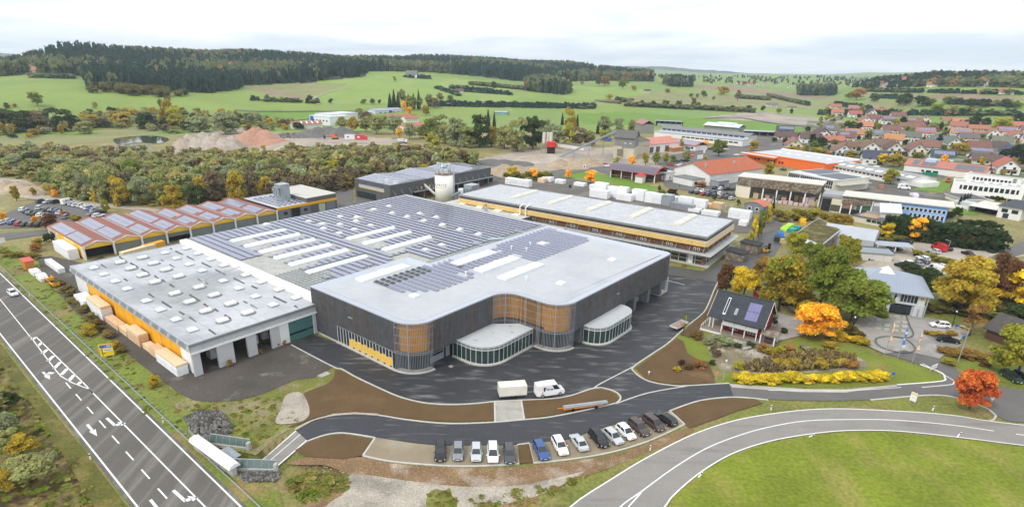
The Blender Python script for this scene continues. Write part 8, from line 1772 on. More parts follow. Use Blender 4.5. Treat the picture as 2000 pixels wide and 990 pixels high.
def cmesh(name,Q,tint,mat,hue=None):
    n = len(Q); me = bpy.data.meshes.new(name); me.vertices.add(4*n); me.vertices.foreach_set('co',Q.reshape(-1).astype(np.float32)); me.loops.add(4*n); me.loops.foreach_set('vertex_index',np.arange(4*n,dtype=np.int32)); me.polygons.add(n); me.polygons.foreach_set('loop_start',np.arange(0,4*n,4,dtype=np.int32)); me.update()
    me.attributes.new('tint','FLOAT','FACE').data.foreach_set('value',tint.astype(np.float32))
    if hue is not None: me.attributes.new('hue','FLOAT_COLOR','FACE').data.foreach_set('color',np.concatenate([hue,np.ones((n,1))],1).astype(np.float32).ravel())
    me.materials.append(mat); me.update(); return me
CR = {}
for k,n,lf,c in (('broad',7000,.0215,5),('bush',2200,.034,4),('col',1300,.040,3),('con',1500,.034,2),('loose',900,.026,2),('full',2400,.033,4)):
    CR[k] = [cmesh('crown',*crown(n,k,lf,10*i+len(k)),LEAF) for i in range(c)]
for k,n,lf,c in (('mbroad',620,.05,4),('mbush',380,.075,3),('mcon',420,.06,2)):
    CR[k] = [cmesh('crown',*crown(n,k[1:],lf,100+10*i+len(k)),LEAF) for i in range(c)]
def trunk_mesh(sd):
    r = random.Random(sd); m = MB(); m.cyl(0,0,0,.42,.028,.018,n=7)
    for _ in range(5): a = r.uniform(0,6.28); m.tube((0,0,r.uniform(.22,.4)),(.26*math.cos(a),.26*math.sin(a),r.uniform(.5,.78)),.014,.004,n=5)
    return m.mesh('trunk',BARK)
TRK = [trunk_mesh(i) for i in range(3)]
TC = {'o': (.95,.58,.05),'y': (.80,.62,.05),'gy': (.46,.43,.05),'g': (.23,.28,.045),'dg': (.075,.11,.04),'gold': (.52,.39,.05),'br': (.23,.12,.05),'rd': (.78,.23,.06),'ol': (.39,.39,.15),'gr': (.36,.39,.21),'ru': (.46,.24,.08),'tw': (.26,.20,.12),'con': (.038,.062,.036),'pur': (.10,.045,.045)}
CN = {'o': 'orange','y': 'bright yellow','gy': 'yellow green','g': 'mid green','dg': 'dark green','gold': 'golden brown','br': 'brown','rd': 'red','ol': 'olive green','gr': 'grey green','ru': 'russet','tw': 'greyish brown','con': 'dark','pur': 'dark purple'}
def plant(px,py,ytop,wpx,k,c,label=None,group=None,z0=None,alpha=1.0,name=None,i=None):
    x,y,z = GP(px,py) if py<235 else (*W(px,py),0.0)
    zt = HC; lo,hi = 0,60
    for _ in range(26):
        m_ = (lo+hi)/2
        if PX(x,y,z+m_)[1]>ytop: lo = m_
        else: hi = m_
    h = max(lo,.5); cz = (MM @ np.array([x,y,z-HC]))[2]; wd = wpx*cz/FPX
    nm = name or {'bush': 'shrub','mbush': 'shrub','con': 'conifer','mcon': 'conifer'}.get(k,'tree')
    t = thing(nm,label or f"{CN[c]} {'shrub' if nm == 'shrub' else 'conifer' if nm == 'conifer' else 'tree'}",nm,(x,y,z-.05),random.uniform(0,6.28),group)
    col = tuple(np.array(TC[c])*random.uniform(.88,1.14)); j = (i if i is not None else random.randrange(99))%len(CR[k])
    piece(CR[k][j],'crown',t,(0,0,0),None,(wd/.92,wd/.92,h),(*col,alpha))
    if nm != 'shrub': piece(random.choice(TRK),'trunk',t,(0,0,0),None,(h*.8,h*.8,h))
    return t
T = 'broad'
for a_ in ((1592,658,590,86,T,'o','glowing orange yellow maple beside the red house',1),(1662,626,528,116,T,'g','large green tree in front of the office building',.3),(1600,602,470,84,T,'g','tall green tree behind the play tower',.2),(1520,606,490,86,T,'gold','tall orange and green tree left of the tall green one',.15),(1451,584,518,54,T,'y','bright yellow tree at the yard corner behind the red house',.9),(1417,574,510,40,T,'br','thin brown tree at the works road corner',1),(1487,545,500,40,T,'ru','russet tree between brown and orange trees',.6),
          (1872,612,498,104,T,'gold','large golden tree right of the office',.8),(1918,580,505,60,T,'gold','golden crown behind the large golden tree',.9),(1948,590,492,66,T,'br','rusty brown tree near the right edge',1),(1985,600,520,90,T,'y','bright yellow tree at the right edge',.9),(1980,560,505,60,T,'gold','ochre tree behind the right edge yellow tree',.9),(1985,735,632,110,T,'gy','big yellow green tree at the lower right edge',.5),(1985,640,590,60,T,'dg','dark green tree above the dark barn',1),
          (1893,798,719,70,T,'rd','red orange tree on the round island bed',1),(1893,655,592,62,'loose','ru','salmon tinted tree behind the brown barn',.8),(1648,522,455,54,T,'gy','yellow green tree before the storage tent',.7),(1548,502,450,42,T,'gy','yellow green tree at the turf roof barn',.6),(1580,520,470,40,T,'g','green tree below the turf roof barn',.8),(1625,540,505,40,T,'ru','russet tree behind the big green one',.9),(1727,464,432,30,T,'y','small bright yellow tree at the dark hedge',1),(1786,470,422,34,T,'o','orange yellow tree before the dark hedge',1),(1880,480,450,48,T,'rd','flat topped dark red maple before the dark hedge',.9),
          (1800,578,522,62,T,'dg','dark green tree behind the office roof',1),(1780,535,512,44,T,'dg','dark bushy tree at the parked cars',1),(1560,596,560,50,T,'gold','ochre small tree behind the house path',.7),(1570,620,580,40,'bush','gold','ochre round shrub by the garden path',1),(1745,420,396,36,T,'dg','dark tree left of the tall hedge',1),(1462,486,450,17,'col','gy','nearest columnar tree beside the wooden sheds',.8),(1470,474,418,17,'col','y','yellow topped columnar tree on the works road',.7),(1480,464,406,16,'col','g','green columnar tree on the works road',1),(1487,458,408,12,'col','g','slim green columnar tree beside the green one',1),(1499,438,396,15,'col','y','yellow columnar tree at the grey cabin',.7),(1507,422,380,9,'con','dg','dark narrow column conifer at the timber shed',1),
          (1395,396,362,34,T,'g','x',1),(1403,306,271,30,T,'g','round green tree at the estate crossroads',1),(1470,296,273,24,T,'gold','round golden olive tree at the filling station',.7),(1377,288,274,15,'mbroad','o','small orange tree at the white hall',1),(1330,292,268,11,'col','gy','narrow poplar at the pale red roofs',1),(1043,352,328,22,T,'o','salmon orange tree at the yard hedge',1),(1110,348,330,15,T,'o','left one of two small orange trees by the lawn',1),(1128,366,331,0,T,'o','x',1),(1153,358,331,24,T,'o','right one of two small orange trees by the lawn',1),(1000,350,323,26,T,'y','yellow tree at the left end of the yard hedge',.8),
          (1204,322,305,14,'mbroad','gy','leftmost small tree before the concrete works',.8),(1234,326,301,15,'mbroad','o','orange tree before the concrete works',1),(1260,324,297,17,'mbroad','gy','golden green tree before the works wing',.7),(1280,322,295,17,'mbroad','g','green tree before the pale red roofs',1),(1300,320,297,15,'mbroad','gy','yellowing tree before the orange veranda',.7),(1313,320,302,13,'mbroad','g','small green tree before the orange veranda',1),(1341,318,291,19,'mbroad','ol','tall olive tree at the red sign',1),(1377,312,303,9,'mbroad','gold','small ochre tree by the white billboard',1),(1738,361,328,30,T,'gy','yellow green tree before the white depot',.8),(1545,304,284,31,T,'gold','broad golden tree behind the orange store',.9),(1594,305,286,31,T,'gy','broad yellow green tree behind the orange store',.8),(1661,314,293,24,T,'gold','ochre tree beside the white gabled house',.9),(1719,322,298,18,T,'y','light yellow tree behind the white depot',.8),(1745,325,300,32,T,'gold','broad golden olive tree behind the white depot',.7),(1842,322,301,14,'mbroad','o','orange tree before the dark solar roof',.9),(1914,326,305,15,'mbroad','gold','ochre tree before the long brown roof',1),(1872,303,277,34,T,'gold','big golden tree in the village',.6),(1500,348,314,18,T,'gold','olive tree at the end of the market hall',.6),(1555,356,344,12,'mbroad','gold','small ochre tree at the solar fronted house',1),(1857,368,350,6,'col','ru','thin russet tree on the lawn by the white terraces',1)):
    if a_[6] != 'x': plant(*a_[:6],a_[6],alpha=a_[7])
def many(L,k,cs,lab,grp,nm=None):
    for q in L:
        c = q[4] if len(q)>4 else random.choice(cs); plant(q[0],q[1],q[2],q[3],k,c,f"{CN[c]} {lab}",grp,name=nm,alpha=random.uniform(.75,1))
# willows and mixed trees behind the works
many([(x,y,y-h,w_,c) for x,y,h,w_,c in ((893,285,62,48,'gr'),(915,288,45,40,'ol'),(938,287,70,50,'dg'),(960,286,45,26,'gold'),(985,290,52,40,'ol'),(1010,296,70,48,'ol'),(1040,290,72,46,'dg'),(1062,270,40,34,'gr'),(1085,285,46,34,'gr'),(1112,262,55,24,'gold'),(1112,285,50,28,'gy'),(1132,285,40,34,'tw'),(1150,285,34,26,'ol'),(1182,262,40,32,'gr'),(1207,264,38,26,'gr'),(1232,262,32,17,'ol'),(1180,274,22,24,'gy'),(860,262,40,40,'ol'),(835,270,42,36,'g'),(870,280,40,36,'ol'),(845,288,30,30,'gy'),(905,270,34,30,'g'))],'full',['ol'],'tree in the belt behind the cement silos','trees of the belt behind the cement silos')
many([(x,y,y-h,w_) for x,y,h,w_ in ((1072,262,22,9),(1098,245,26,8),(1127,248,26,8),(953,255,42,14),(965,258,40,11),(1167,262,26,9),(1052,256,18,8),(770,212,38,12),(778,212,32,12),(798,213,30,12),(808,213,32,10),(818,214,40,10),(762,212,30,12))],'con',['con'],'spruce by the playing field','spruces by the playing field','conifer')
many([(x,y,y-h,w_,c) for x,y,h,w_,c in ((787,208,36,18,'ol'),(805,216,30,24,'g'),(820,214,26,14,'ol'),(838,210,28,18,'ol'),(850,212,22,16,'tw'),(800,225,18,14,'o'),(832,226,22,18,'gold'),(790,216,20,12,'o'),(860,200,20,16,'ol'),(880,203,18,14,'g'),(700,230,20,22,'ol'),(716,240,24,28,'tw'),(745,250,26,36,'ol'),(770,262,40,36,'gr'),(735,262,38,34,'ol'),(690,258,32,26,'gold'),(668,254,28,26,'ol'),(715,258,32,34,'ol'),(800,272,34,30,'gr'),(780,272,26,14,'o'),(820,270,24,20,'gy'))],'mbroad',['ol'],'tree by the playing field houses','trees by the red roofed houses')
many([(x,y,t_,w_,c) for x,y,t_,w_,c in ((82,345,306,62,'ol'),(140,378,320,46,'ol'),(170,390,333,34,'gr'),(212,394,320,48,'ol'),(240,402,340,36,'gold'),(277,400,336,48,'gr'),(322,398,328,38,'ol'),(343,407,355,46,'gold'),(387,404,355,36,'dg'),(395,390,338,30,'gold'),(425,397,325,46,'tw'),(467,404,323,34,'gold'),(492,397,330,46,'tw'),(512,396,355,26,'gold'),(200,350,314,42,'ol'),(260,346,310,38,'g'),(120,332,300,42,'gr'),(300,342,310,42,'ol'),(380,338,303,42,'gr'),(432,338,305,38,'ol'),(60,322,295,42,'dg'),(25,327,300,42,'gr'),(350,358,322,36,'ol'),(540,352,316,36,'tw'),(602,347,313,38,'tw'),(650,342,310,36,'gy'),(700,337,300,32,'ol'),(760,332,300,32,'tw'),(830,347,318,28,'gold'),(535,394,352,32,'tw'),(572,387,343,38,'tw'),(622,380,338,38,'tw'),(662,370,333,38,'tw'),(742,347,310,38,'tw'),(800,345,312,36,'tw'),(10,258,205,50,'dg'),(45,258,210,60,'dg'),(80,256,214,44,'tw'),(125,256,207,54,'dg'),(165,262,235,34,'ol'),(330,248,190,26,'gold'),(350,250,205,40,'gy'),(390,258,222,50,'gr'),(440,262,212,54,'gr'),(180,250,220,40,'gold'),(240,248,218,40,'gold'),(290,252,215,40,'dg'))],'full',['ol'],'tall tree standing out of the scrub belt','tall trees of the scrub belt','tree')
# lone trees and hedge trees of the meadows
many([(x,y,y-h,w_,c) for x,y,h,w_,c in ((74,208,30,30,'g'),(605,201,16,14,'dg'),(550,198,10,12,'ol'),(523,196,12,12,'g'),(621,201,10,9,'con'),(646,202,10,12,'dg'),(710,203,10,14,'g'),(727,204,12,12,'dg'),(741,204,10,8,'dg'),(771,160,12,8,'gy'),(965,176,18,14,'dg'),(186,212,14,12,'ol'),(314,212,20,10,'g'),(330,212,26,14,'tw'),(12,208,8,10,'con'),(30,210,8,10,'ru'),(14,212,8,14,'br'),(1170,168,20,16,'dg'),(1181,168,20,20,'ru'),(1216,174,22,26,'g'),(1238,178,12,14,'gold'),(1303,182,10,12,'ol'),(1190,194,10,16,'gold'),(1137,166,8,8,'ol'),(1230,206,10,14,'ol'),(1254,207,12,12,'dg'),(1275,210,14,12,'dg'),(1296,210,16,10,'g'),(1303,210,14,8,'dg'),(1325,212,16,14,'dg'),(1353,212,22,12,'tw'),(1363,212,14,10,'g'),(1378,214,10,12,'g'),(1392,214,9,10,'g'),(1410,216,10,10,'ol'),(1430,217,12,16,'dg'),(1447,218,10,10,'g'),(1462,219,14,14,'dg'),(1374,190,14,14,'g'),(1410,186,18,28,'gold'),(1440,198,24,12,'tw'),(1350,190,8,10,'g'),(1362,191,9,8,'g'),(1393,196,8,8,'g'),(1520,222,12,12,'ol'),(1545,224,12,8,'dg'),(1489,218,12,10,'dg'),(1672,196,24,34,'ru'),(1708,200,16,16,'dg'),(1660,194,14,20,'g'),(1768,206,26,22,'dg'),(1755,206,18,18,'dg'),(1800,208,22,36,'dg'),(1812,207,16,26,'g'),(1850,202,16,24,'ol'),(1895,212,20,24,'dg'),(1920,210,18,20,'con'),(1965,210,18,22,'dg'),(1985,212,14,18,'g'),(1870,204,14,18,'dg'),(1828,222,20,26,'g'),(1860,226,22,20,'ol'),(1876,226,16,16,'dg'),(1895,222,12,13,'ru'),(1930,236,26,28,'gold'),(1950,236,30,30,'g'),(1902,252,28,32,'dg'),(1922,252,24,18,'con'),(1955,254,26,36,'gy'),(1880,236,18,26,'ol'),(1848,222,12,10,'o'),(1985,248,30,22,'con'),(1998,250,28,20,'dg'))],'mbroad',['g'],'tree standing in the meadows','lone trees and hedge trees of the meadows')
# village trees
many([(x,y,y-h,w_,c) for x,y,h,w_,c in ((1614,222,14,12,'gold'),(1650,222,10,10,'g'),(1660,226,8,10,'br'),(1682,226,22,14,'ol'),(1690,222,14,9,'dg'),(1677,232,10,10,'pur'),(1722,220,12,14,'gold'),(1740,218,8,10,'g'),(1763,226,10,9,'y'),(1762,245,18,14,'con'),(1748,244,14,14,'gold'),(1703,253,12,13,'pur'),(1714,254,14,16,'g'),(1640,252,12,14,'ol'),(1657,258,22,26,'dg'),(1675,258,20,14,'con'),(1824,254,16,22,'ol'),(1836,256,18,8,'con'),(1845,266,12,18,'g'),(1783,262,10,18,'g'),(1695,272,18,22,'g'),(1602,289,22,28,'dg'),(1590,290,16,20,'g'),(1585,286,26,14,'con'),(1623,278,14,12,'gold'),(1628,282,10,14,'g'),(1774,298,20,16,'gold'),(1811,294,8,14,'g'),(1842,294,12,20,'g'),(1832,284,22,12,'con'),(1855,300,12,16,'ru'),(1765,306,10,12,'pur'),(1790,312,14,20,'g'),(1800,312,12,14,'gold'),(1720,304,6,14,'g'),(1532,290,22,14,'con'),(1568,300,16,10,'gold'),(1575,300,20,14,'gr'),(1577,258,12,11,'con'),(1545,292,12,14,'dg'),(1512,277,9,12,'dg'),(1915,272,12,14,'g'),(1930,262,8,12,'dg'),(1935,272,8,14,'g'),(1983,276,10,16,'g'),(1965,305,14,14,'gy'),(1957,318,30,20,'con'),(1985,312,32,34,'con'),(1998,322,36,24,'con'),(1980,322,14,9,'gold'),(1958,342,9,14,'gy'),(1610,306,14,10,'ru'),(1620,305,8,12,'rd'),(1895,318,8,14,'g'),(1950,298,10,8,'dg'),(1900,252,14,12,'g'),(1770,270,6,20,'dg'),(1740,272,5,22,'dg'),(1860,282,8,12,'dg'),(1910,285,6,8,'g'),(1650,300,6,8,'g'),(1725,312,8,12,'dg'))],'mbroad',['g'],'tree between the village houses','garden trees of the village')
# small trees of the left car park
many([(33,393,360,16,'gold'),(66,383,366,13,'gold'),(107,384,368,12,'o'),(151,390,369,10,'gy'),(187,396,376,11,'y'),(209,416,386,14,'gy'),(8,432,412,14,'o'),(71,438,420,15,'o'),(103,448,413,33,'br'),(148,433,420,24,'gold'),(124,426,404,6,'gold')],T,['gold'],'young tree at the left car park','young trees of the left car park')
# tall dark hedge behind the gravel car park, hedges, garden shrubs
a,b = ln((1738,462),(1948,492)); t = thing('hedge','tall dark evergreen hedge behind the gravel car park','hedge',(*a,0)); d = b-a
for k in range(22): f = k/21; piece(CR['full'][k%4],'shrub_clump',t,(d[0]*f,d[1]*f+(k%2)*2.5,-.8),(0,0,k*1.3),(random.uniform(7.5,10),random.uniform(7.5,10),random.uniform(8,10)),(.06,.095,.034,1))
for p0,p1,n,h,wd,c,lab in (((1840,430),(1868,424),5,4.5,3.5,(.05,.085,.02),'clipped green hedge block right of the blue building'),((1878,440),(1950,450),9,3.4,4,(.06,.085,.025),'long green hedge before the villa lawn'),((1925,390),(1970,396),6,2.6,2.4,(.05,.075,.02),'low hedge at the white terraces'),((1872,405),(1890,395),6,4.5,2.2,(.03,.05,.02),'row of dark column conifers at the villa lawn'),((1445,745),(1722,742),24,2.0,3.6,(.80,.64,.05),'long bright yellow hedge before the reed pond'),((1625,660),(1680,672),6,1.9,3.2,(.66,.47,.04),'yellow shrub border below the orange maple'),
                              ((1815,655),(1862,655),6,1.2,2.2,(.5,.34,.06),'ochre planting between the two parked cars'),((1845,690),(1920,700),8,1.6,4,(.4,.25,.06),'rust and green planting below the brown barn'),((1650,642),(1682,660),5,1.6,3,(.20,.15,.03),'brown green shrub border at the court edge'),((990,352),(1075,352),9,5.2,5.5,(.33,.30,.06),'high mixed yellow green hedge at the yard'),((1520,432),(1590,428),8,5,6,(.38,.32,.06),'yellow brown thicket before the open timber shed'),((1610,436),(1655,440),6,4.5,4,(.48,.34,.05),'golden thicket beside the cream annex'),((1690,478),(1760,470),7,2.6,4.5,(.28,.25,.06),'mixed shrubs behind the carport'),((1500,530),(1560,545),5,4,7,(.34,.28,.05),'ochre green thicket below the works road'),((1800,605),(1900,615),7,2.4,5,(.17,.14,.04),'dark ground planting under the golden trees'),((1790,500),(1855,520),6,2.6,4,(.42,.38,.05),'yellow and brown shrubs between the parked car rows'),((120,560),(240,690),12,2.0,3.0,(.29,.22,.07),'rusty thorn thicket on the strip by the main road'),((15,500),(75,505),5,2.2,3.5,(.36,.28,.06),'yellow brown shrubs at the end of the sheds')):
    a,b = ln(p0,p1); d = b-a; t = thing('hedge',lab,'hedge',(*a,0))
    for k in range(n):
        f = (k+random.uniform(-.25,.25))/max(1,n-1); s = random.uniform(.85,1.25); piece(CR['con' if 'column' in lab else 'bush'][k%(2 if 'column' in lab else 4)],'shrub_clump',t,(d[0]*f+random.uniform(-.4,.4),d[1]*f+random.uniform(-.4,.4),0),(0,0,k*1.7),(wd*s,wd*s,h*s),(*(np.array(c)*random.uniform(.8,1.2)),.8))
many([(1322,725,713,16,'gold'),(1345,722,706,18,'br'),(1367,718,700,26,'ru'),(1330,712,700,14,'pur'),(1360,660,645,26,'br'),(1385,672,656,24,'gr'),(1410,672,650,34,'gr'),(1425,674,660,24,'gr'),(1395,695,668,24,'tw'),(1440,678,668,18,'dg'),(1466,678,665,20,'dg'),(1487,685,668,24,'ru'),(1505,692,674,30,'gold'),(1540,690,668,26,'ru'),(1520,688,672,26,'gy'),(1440,722,702,20,'gy'),(1390,712,700,14,'dg'),(1470,720,706,26,'tw'),(1495,718,700,30,'tw'),(1525,716,698,34,'gold'),(1555,716,700,34,'gold'),(1600,715,698,34,'gold'),(1640,712,694,32,'gold'),(1660,718,700,26,'ru'),(1620,678,664,30,'gold'),(1670,590,575,30,'g'),(1530,652,636,12,'dg'),(1512,632,616,12,'dg'),(1447,718,708,14,'br'),(1853,712,695,26,'gy'),(1890,700,680,30,'ru'),(1835,660,648,22,'gold'),(1960,700,680,30,'br'),(1925,715,700,26,'br'),(1895,745,725,30,'ru'),(1480,612,575,44,'gold'),(1500,618,590,34,'gr'),(1720,617,606,30,'g')],'bush',['g'],'garden shrub near the red house and office','garden shrubs around the red house and office')
many([(450,716,700,12,'ru'),(543,676,662,10,'ru'),(555,674,662,10,'ru'),(508,690,678,10,'ru'),(12,875,835,50,'ol'),(50,880,845,56,'gold'),(20,840,790,46,'gr'),(60,935,885,84,'ol'),(8,960,915,40,'gold'),(-10,800,740,60,'ol'),(90,920,880,46,'gr'),(25,790,755,40,'dg'),(300,755,728,26,'gold'),(225,682,660,22,'gold'),(175,655,630,30,'gold'),(1272,515,506,10,'gold'),(1336,520,514,10,'ru'),(110,470,448,16,'dg'),(95,472,450,18,'dg'),(75,480,460,22,'gold'),(70,492,470,24,'ru'),(1312,380,366,22,'pur'),(1293,385,368,20,'g'),(1288,376,358,8,'dg'),(1395,392,376,8,'dg'),(1442,402,386,8,'dg'),(1361,360,345,22,'gold'),(1382,358,347,14,'g'),(1370,365,352,24,'ru'),(1325,348,335,24,'br'),(1113,367,359,7,'dg'),(1165,380,360,9,'g')],'bush',['ol'],'shrub beside the roads and yards','single shrubs beside roads and yards')
plant(1334,652,614,12,'loose','gy','young yellow staked tree at the yard kerb',name='tree')
# scrub belt: the nearest ones singly, the rest as one mass
SCR = [(-60,300),(60,285),(200,298),(330,300),(430,303),(560,293),(700,290),(860,290),(930,312),(930,335),(880,345),(700,352),(690,372),(640,375),(560,385),(480,395),(420,402),(330,405),(200,395),(100,380),(60,350),(-60,345)]
SC2 = [(-100,245),(0,242),(60,232),(200,225),(330,222),(480,232),(560,242),(600,252),(520,258),(440,252),(340,262),(200,250),(100,270),(-100,272)]
def scatter(poly,n,seed):
    r = np.random.default_rng(seed); P = np.array([W(*p) for p in poly]); lo,hi = P.min(0),P.max(0); out = []
    while len(out)<n:
        q = r.uniform(lo,hi,(4000,2)); q = q[inpoly(q,P)]; out += [tuple(x) for x in q]
    return np.array(out[:n])
def mass(name,pos,hs,ws,hues,kinds,seed,terrain=False):
    r = np.random.default_rng(seed); base = [crown(n_,k_,l_,500+i) for i,(k_,n_,l_) in enumerate(kinds)]; QQ,TT,HH = [],[],[]
    z = tz_arr(pos[:,0],pos[:,1]) if terrain else np.zeros(len(pos))
    for i,(x,y) in enumerate(pos):
        Q,tn = base[r.integers(len(base))] if not isinstance(hues,dict) else base[hues['k'][i]]; a = r.uniform(0,6.28); c,s = math.cos(a),math.sin(a); q = Q.copy(); X = (q[...,0]*c-q[...,1]*s)*ws[i]+x; Y = (q[...,0]*s+q[...,1]*c)*ws[i]+y; q[...,2] = q[...,2]*hs[i]+z[i]-.2; q[...,0] = X; q[...,1] = Y
        QQ.append(q); TT.append(tn); h = np.array(hues['c'][i] if isinstance(hues,dict) else hues[r.integers(len(hues))])*r.uniform(.8,1.2); HH.append(np.repeat(h[None],len(tn),0))
    o = link(name,cmesh(name,np.concatenate(QQ),np.concatenate(TT),LEAFS,np.concatenate(HH))); return tag(o,kind='stuff')
SH = [(.42,.42,.16),(.38,.41,.22),(.40,.40,.15),(.34,.37,.13),TC['tw'],(.48,.41,.15),(.30,.33,.12)]
rs = np.random.default_rng(5); pos = scatter(SCR,1150,8); dd = np.hypot(pos[:,0],pos[:,1]); order = np.argsort(dd); near = order[:70]; far = order[70:]
for i in near:
    x,y = pos[i]; c = random.choice(('ol','ol','gr','gr','tw','gold','g','tw')); h = random.uniform(4.5,8); t = thing('shrub',f"{CN[c]} willow bush at the front edge of the scrub",'shrub',(x,y,-.1),0,'bushes of the scrub belt'); wd = h*random.uniform(.75,1.0); piece(random.choice(CR['full'] if random.random()<.7 else CR['bush']),'crown',t,(0,0,-h*.12),(0,0,random.uniform(0,6)),(wd,wd,h*1.1),(*(np.array(TC[c])*random.uniform(.8,1.2)),.9))
k1 = len(far)//2; mass('scrub',pos[far[:k1]],rs.uniform(4.5,10,k1),rs.uniform(5,9.5,k1),SH,[('bush',260,.076),('full',290,.071),('full',280,.073)],4)
k2 = len(far)-k1; mass('scrub',pos[far[k1:]],rs.uniform(2.2,6.5,k2),rs.uniform(4,8.5,k2),[(.42,.42,.16),(.45,.39,.15),(.46,.36,.15),(.38,.41,.22),(.33,.26,.15),(.36,.35,.13)],[('bush',190,.09),('full',200,.085)],5)
p2 = scatter(SC2,420,12); mass('tree_belt',p2,rs.uniform(4,12,len(p2)),rs.uniform(5,12,len(p2)),[TC['ol'],TC['gr'],TC['dg'],(.36,.28,.06),TC['tw'],(.10,.14,.07),TC['gr'],TC['ol'],TC['gold']],[('broad',190,.085),('bush',190,.09)],6)
p3 = scatter([(-120,330),(60,290),(330,300),(560,292),(860,290),(930,330),(700,365),(300,404),(60,352)],900,14); mass('undergrowth',p3,rs.uniform(.7,2.0,len(p3)),rs.uniform(2.5,6,len(p3)),[(.42,.35,.13),(.36,.32,.12),(.44,.33,.13),(.30,.30,.11)],[('bush',60,.16)],7)
BR_ = scatter([(545,335),(700,320),(800,318),(850,345),(700,352),(690,370),(560,384)],190,15); mass('brush',BR_,rs.uniform(5,8,len(BR_)),rs.uniform(4,7,len(BR_)),[(.24,.19,.115),(.21,.17,.10),(.27,.20,.09)],[('broad',260,.06)],9)
# woods on the hills
def woods(name,polys,step,seed,hmin,hmax,conif,dmin=650,dmax=2600,crest=False):
    r = np.random.default_rng(seed); out = []
    n = int(9e6/step**2); th_ = r.uniform(-.85,.85,n); d = np.sqrt(r.uniform(dmin**2,dmax**2,n)); x,y = d*np.sin(th_),d*np.cos(th_); z = tz_arr(x,y); c = np.stack([x,y,z-HC],1) @ MM.T; c[:,2] = np.maximum(c[:,2],1); uv_ = np.stack([FPX*c[:,0]/c[:,2]+CX,FPX*c[:,1]/c[:,2]+CY],1); ins = np.zeros(n,bool)
    for p in polys: ins |= inpoly(uv_,p)
    if crest: ins &= d<np.interp(uv_[:,0],[-500,0,150,300,500,700,900,1100,1300],[1500,1450,1420,1600,1720,1900,2000,2120,2350])
    pos = np.stack([x,y],1)[ins]; k = len(pos); patch = np.sin(pos[:,0]*.013+1)*np.cos(pos[:,1]*.011)+r.normal(0,.35,k); isc = patch<conif; col = np.where(isc[:,None],np.array([.045,.085,.062]),np.array([.18,.21,.10])); au = r.random(k)<.12; col = np.where((~isc & au)[:,None],np.array([.34,.22,.10]),col)
    mass(name,pos,np.where(isc,r.uniform(hmin*1.1,hmax*1.15,k),r.uniform(hmin*.8,hmax*.85,k)),np.where(isc,r.uniform(6,9,k),r.uniform(9,14,k)),{'k': np.where(isc,0,1),'c': col},[('con',30,.175),('broad',34,.185)],seed+1,True); return k
woods('forest',[FOREST[0]],12.5,21,18,28,.22,crest=True)
woods('forest',[[(170,172),(200,158),(240,155),(335,172),(415,172),(418,181),(335,181),(300,178),(235,168),(205,172),(180,176)],[(415,178),(440,160),(470,165),(472,175),(440,180)],[(1025,172),(1050,160),(1085,168),(1115,180),(1110,187),(1060,182),(1030,178)],[(1295,165),(1320,160),(1350,165),(1352,171),(1310,170)],[(1555,184),(1585,178),(1632,184),(1630,188),(1560,187)]],9,23,18,26,.15,500,2400)
mass('copse',np.array([GP(x,y)[:2] for x,y in [(205+k*8.3,176+k*.55+3*math.sin(k)) for k in range(16)]*3])+rs.normal(0,9,(48,2)),rs.uniform(9,12,48),rs.uniform(12,16,48),[(.15,.14,.04),(.17,.15,.045)],[('bush',80,.12)],26,True)
woods('woodland',[[(1660,172),(1720,158),(1770,150),(1860,148),(2100,150),(2400,150),(2400,175),(2000,173),(1850,170),(1760,172),(1690,173)]],19,27,9,15,-.1,800,1900)
woods('woodland',[[(1240,149),(1700,153),(1690,163),(1640,172),(1500,166),(1440,170),(1300,156)]],42,29,9,15,.0,1300,5200)
woods('hedgerow',[[(x0,y0),(x1,y1),(x1,y1+h),(x0,y0+h)] for x0,y0,x1,y1,h in ((840,204,1160,209,4),(1220,206,1470,219,1.6),(880,172,960,180,1.6),(905,178,1000,185,1.5),(920,165,1040,176,1.8),(1440,190,1500,194,2.5),(1500,188,1580,206,1.6),(1630,205,1700,212,3),(1700,190,1760,192,2),(1850,200,1990,206,4),(60,150,145,152,2.5),(490,196,620,202,.8),(850,172,900,188,1.5),(1200,196,1230,200,1.5),(1690,178,2000,184,1.6),(790,150,840,153,2),(1600,222,1990,224,3))],6.4,31,3.5,8,.15,480,1700)
P4 = scatter([(1610,225),(1720,222),(2100,236),(2150,340),(1960,340),(1700,325),(1560,295)],520,33); mass('garden_greenery',P4,rs.uniform(1.4,5.0,520),rs.uniform(2,5.5,520),[TC['g'],TC['dg'],TC['ol'],TC['gold'],TC['dg'],TC['ru']],[('bush',90,.13)],34)
P6 = scatter([(1440,722),(1480,708),(1520,698),(1560,692),(1610,690),(1670,700),(1675,716),(1600,724),(1480,728)],520,47); mass('reeds',P6,rs.uniform(.9,1.9,520),rs.uniform(.5,1.1,520),[(.40,.29,.12),(.33,.24,.10),(.46,.36,.18),(.28,.22,.07)],[('col',30,.14)],48)
P7 = np.concatenate([scatter([(1425,580),(1440,545),(1520,520),(1650,505),(1660,560),(1600,610),(1560,600),(1500,590)],70,51),scatter([(1815,610),(1830,590),(1960,560),(2010,600),(2000,640),(1900,625)],60,52)]); mass('undergrowth',P7,rs.uniform(.8,2.4,130),rs.uniform(2,4.5,130),[(.17,.15,.045),(.24,.20,.05),(.12,.12,.04),(.30,.19,.06)],[('bush',300,.07)],53)
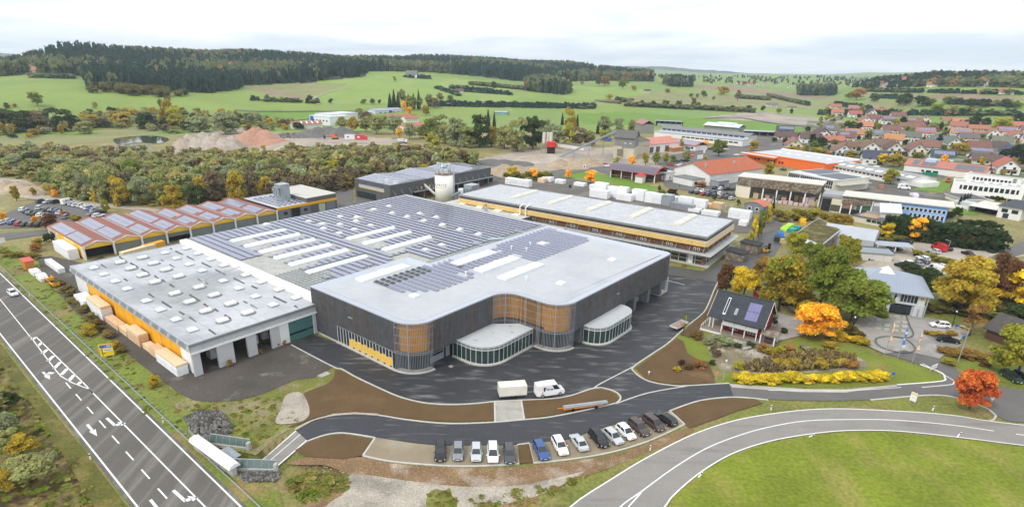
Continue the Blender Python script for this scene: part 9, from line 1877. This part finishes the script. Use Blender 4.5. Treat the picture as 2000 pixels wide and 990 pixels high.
# grass tufts on verges and banks so that edges break up
P5 = np.concatenate([scatter([(0,480),(60,500),(215,665),(300,730),(380,850),(303,830),(162,688),(0,525)],420,41),scatter([(-150,700),(0,680),(60,760),(200,1000),(-150,1000)],420,42),scatter([(600,920),(690,935),(660,980),(600,985),(560,940)],130,43),scatter([(838,962),(880,955),(893,980),(884,1008),(842,1008)],50,49),scatter([(900,975),(1060,950),(1150,925),(1110,960),(1040,985),(930,990)],110,50),scatter([(400,855),(330,760),(380,785),(560,775),(600,800),(550,850),(500,880)],240,45)])
mass('grass_tufts',P5,rs.uniform(.15,.5,len(P5)),rs.uniform(.7,1.8,len(P5)),[(.24,.24,.05),(.31,.26,.08),(.19,.24,.03),(.28,.22,.07)],[('bush',26,.22)],46)
# ================================================================== HAZE
m = MB(); m.box(-9300,9300,-300,9700,-260,250); hz_ = m.mesh('haze',bpy.data.materials.new('haze')); hm = hz_.materials[0]; hm.use_nodes = True; hn = hm.node_tree; hn.nodes.remove(hn.nodes['Principled BSDF']); pv = hn.nodes.new('ShaderNodeVolumePrincipled'); pv.inputs['Color'].default_value = (.78,.91,1.0,1); pv.inputs['Density'].default_value = .00010; pv.inputs['Anisotropy'].default_value = .2; hn.links.new(pv.outputs[0],hn.nodes['Material Output'].inputs['Volume'])
tag(link('haze',hz_),kind='stuff')

# ================================================================== NAMES: things that look alike are told apart by their place in the picture
ORD = ['','second ','third ','fourth ','fifth ','sixth ','seventh ','eighth ','ninth ','tenth ','eleventh ','twelfth ','thirteenth ','fourteenth ','fifteenth ']
same = {}
for o in bpy.data.objects:
    if o.parent is None and o.get('label') and o.get('category'): same.setdefault(o['label'],[]).append(o)
def place(L,lab):
    L.sort(key=lambda o: PX(*o.location)[0]); n = len(L)
    for i,o in enumerate(L): o['label'] = (ORD[i]+'leftmost ' if i<(n+1)//2 else ORD[n-1-i]+'rightmost ')+lab
for lab,L in same.items():
    if len(L)<2: continue
    if len(L)>16:
        L.sort(key=lambda o: math.hypot(o.location[0],o.location[1])); k = len(L)//2; place(L[:k],'nearer ' +lab); place(L[k:],'farther ' +lab)
    else: place(L,lab)
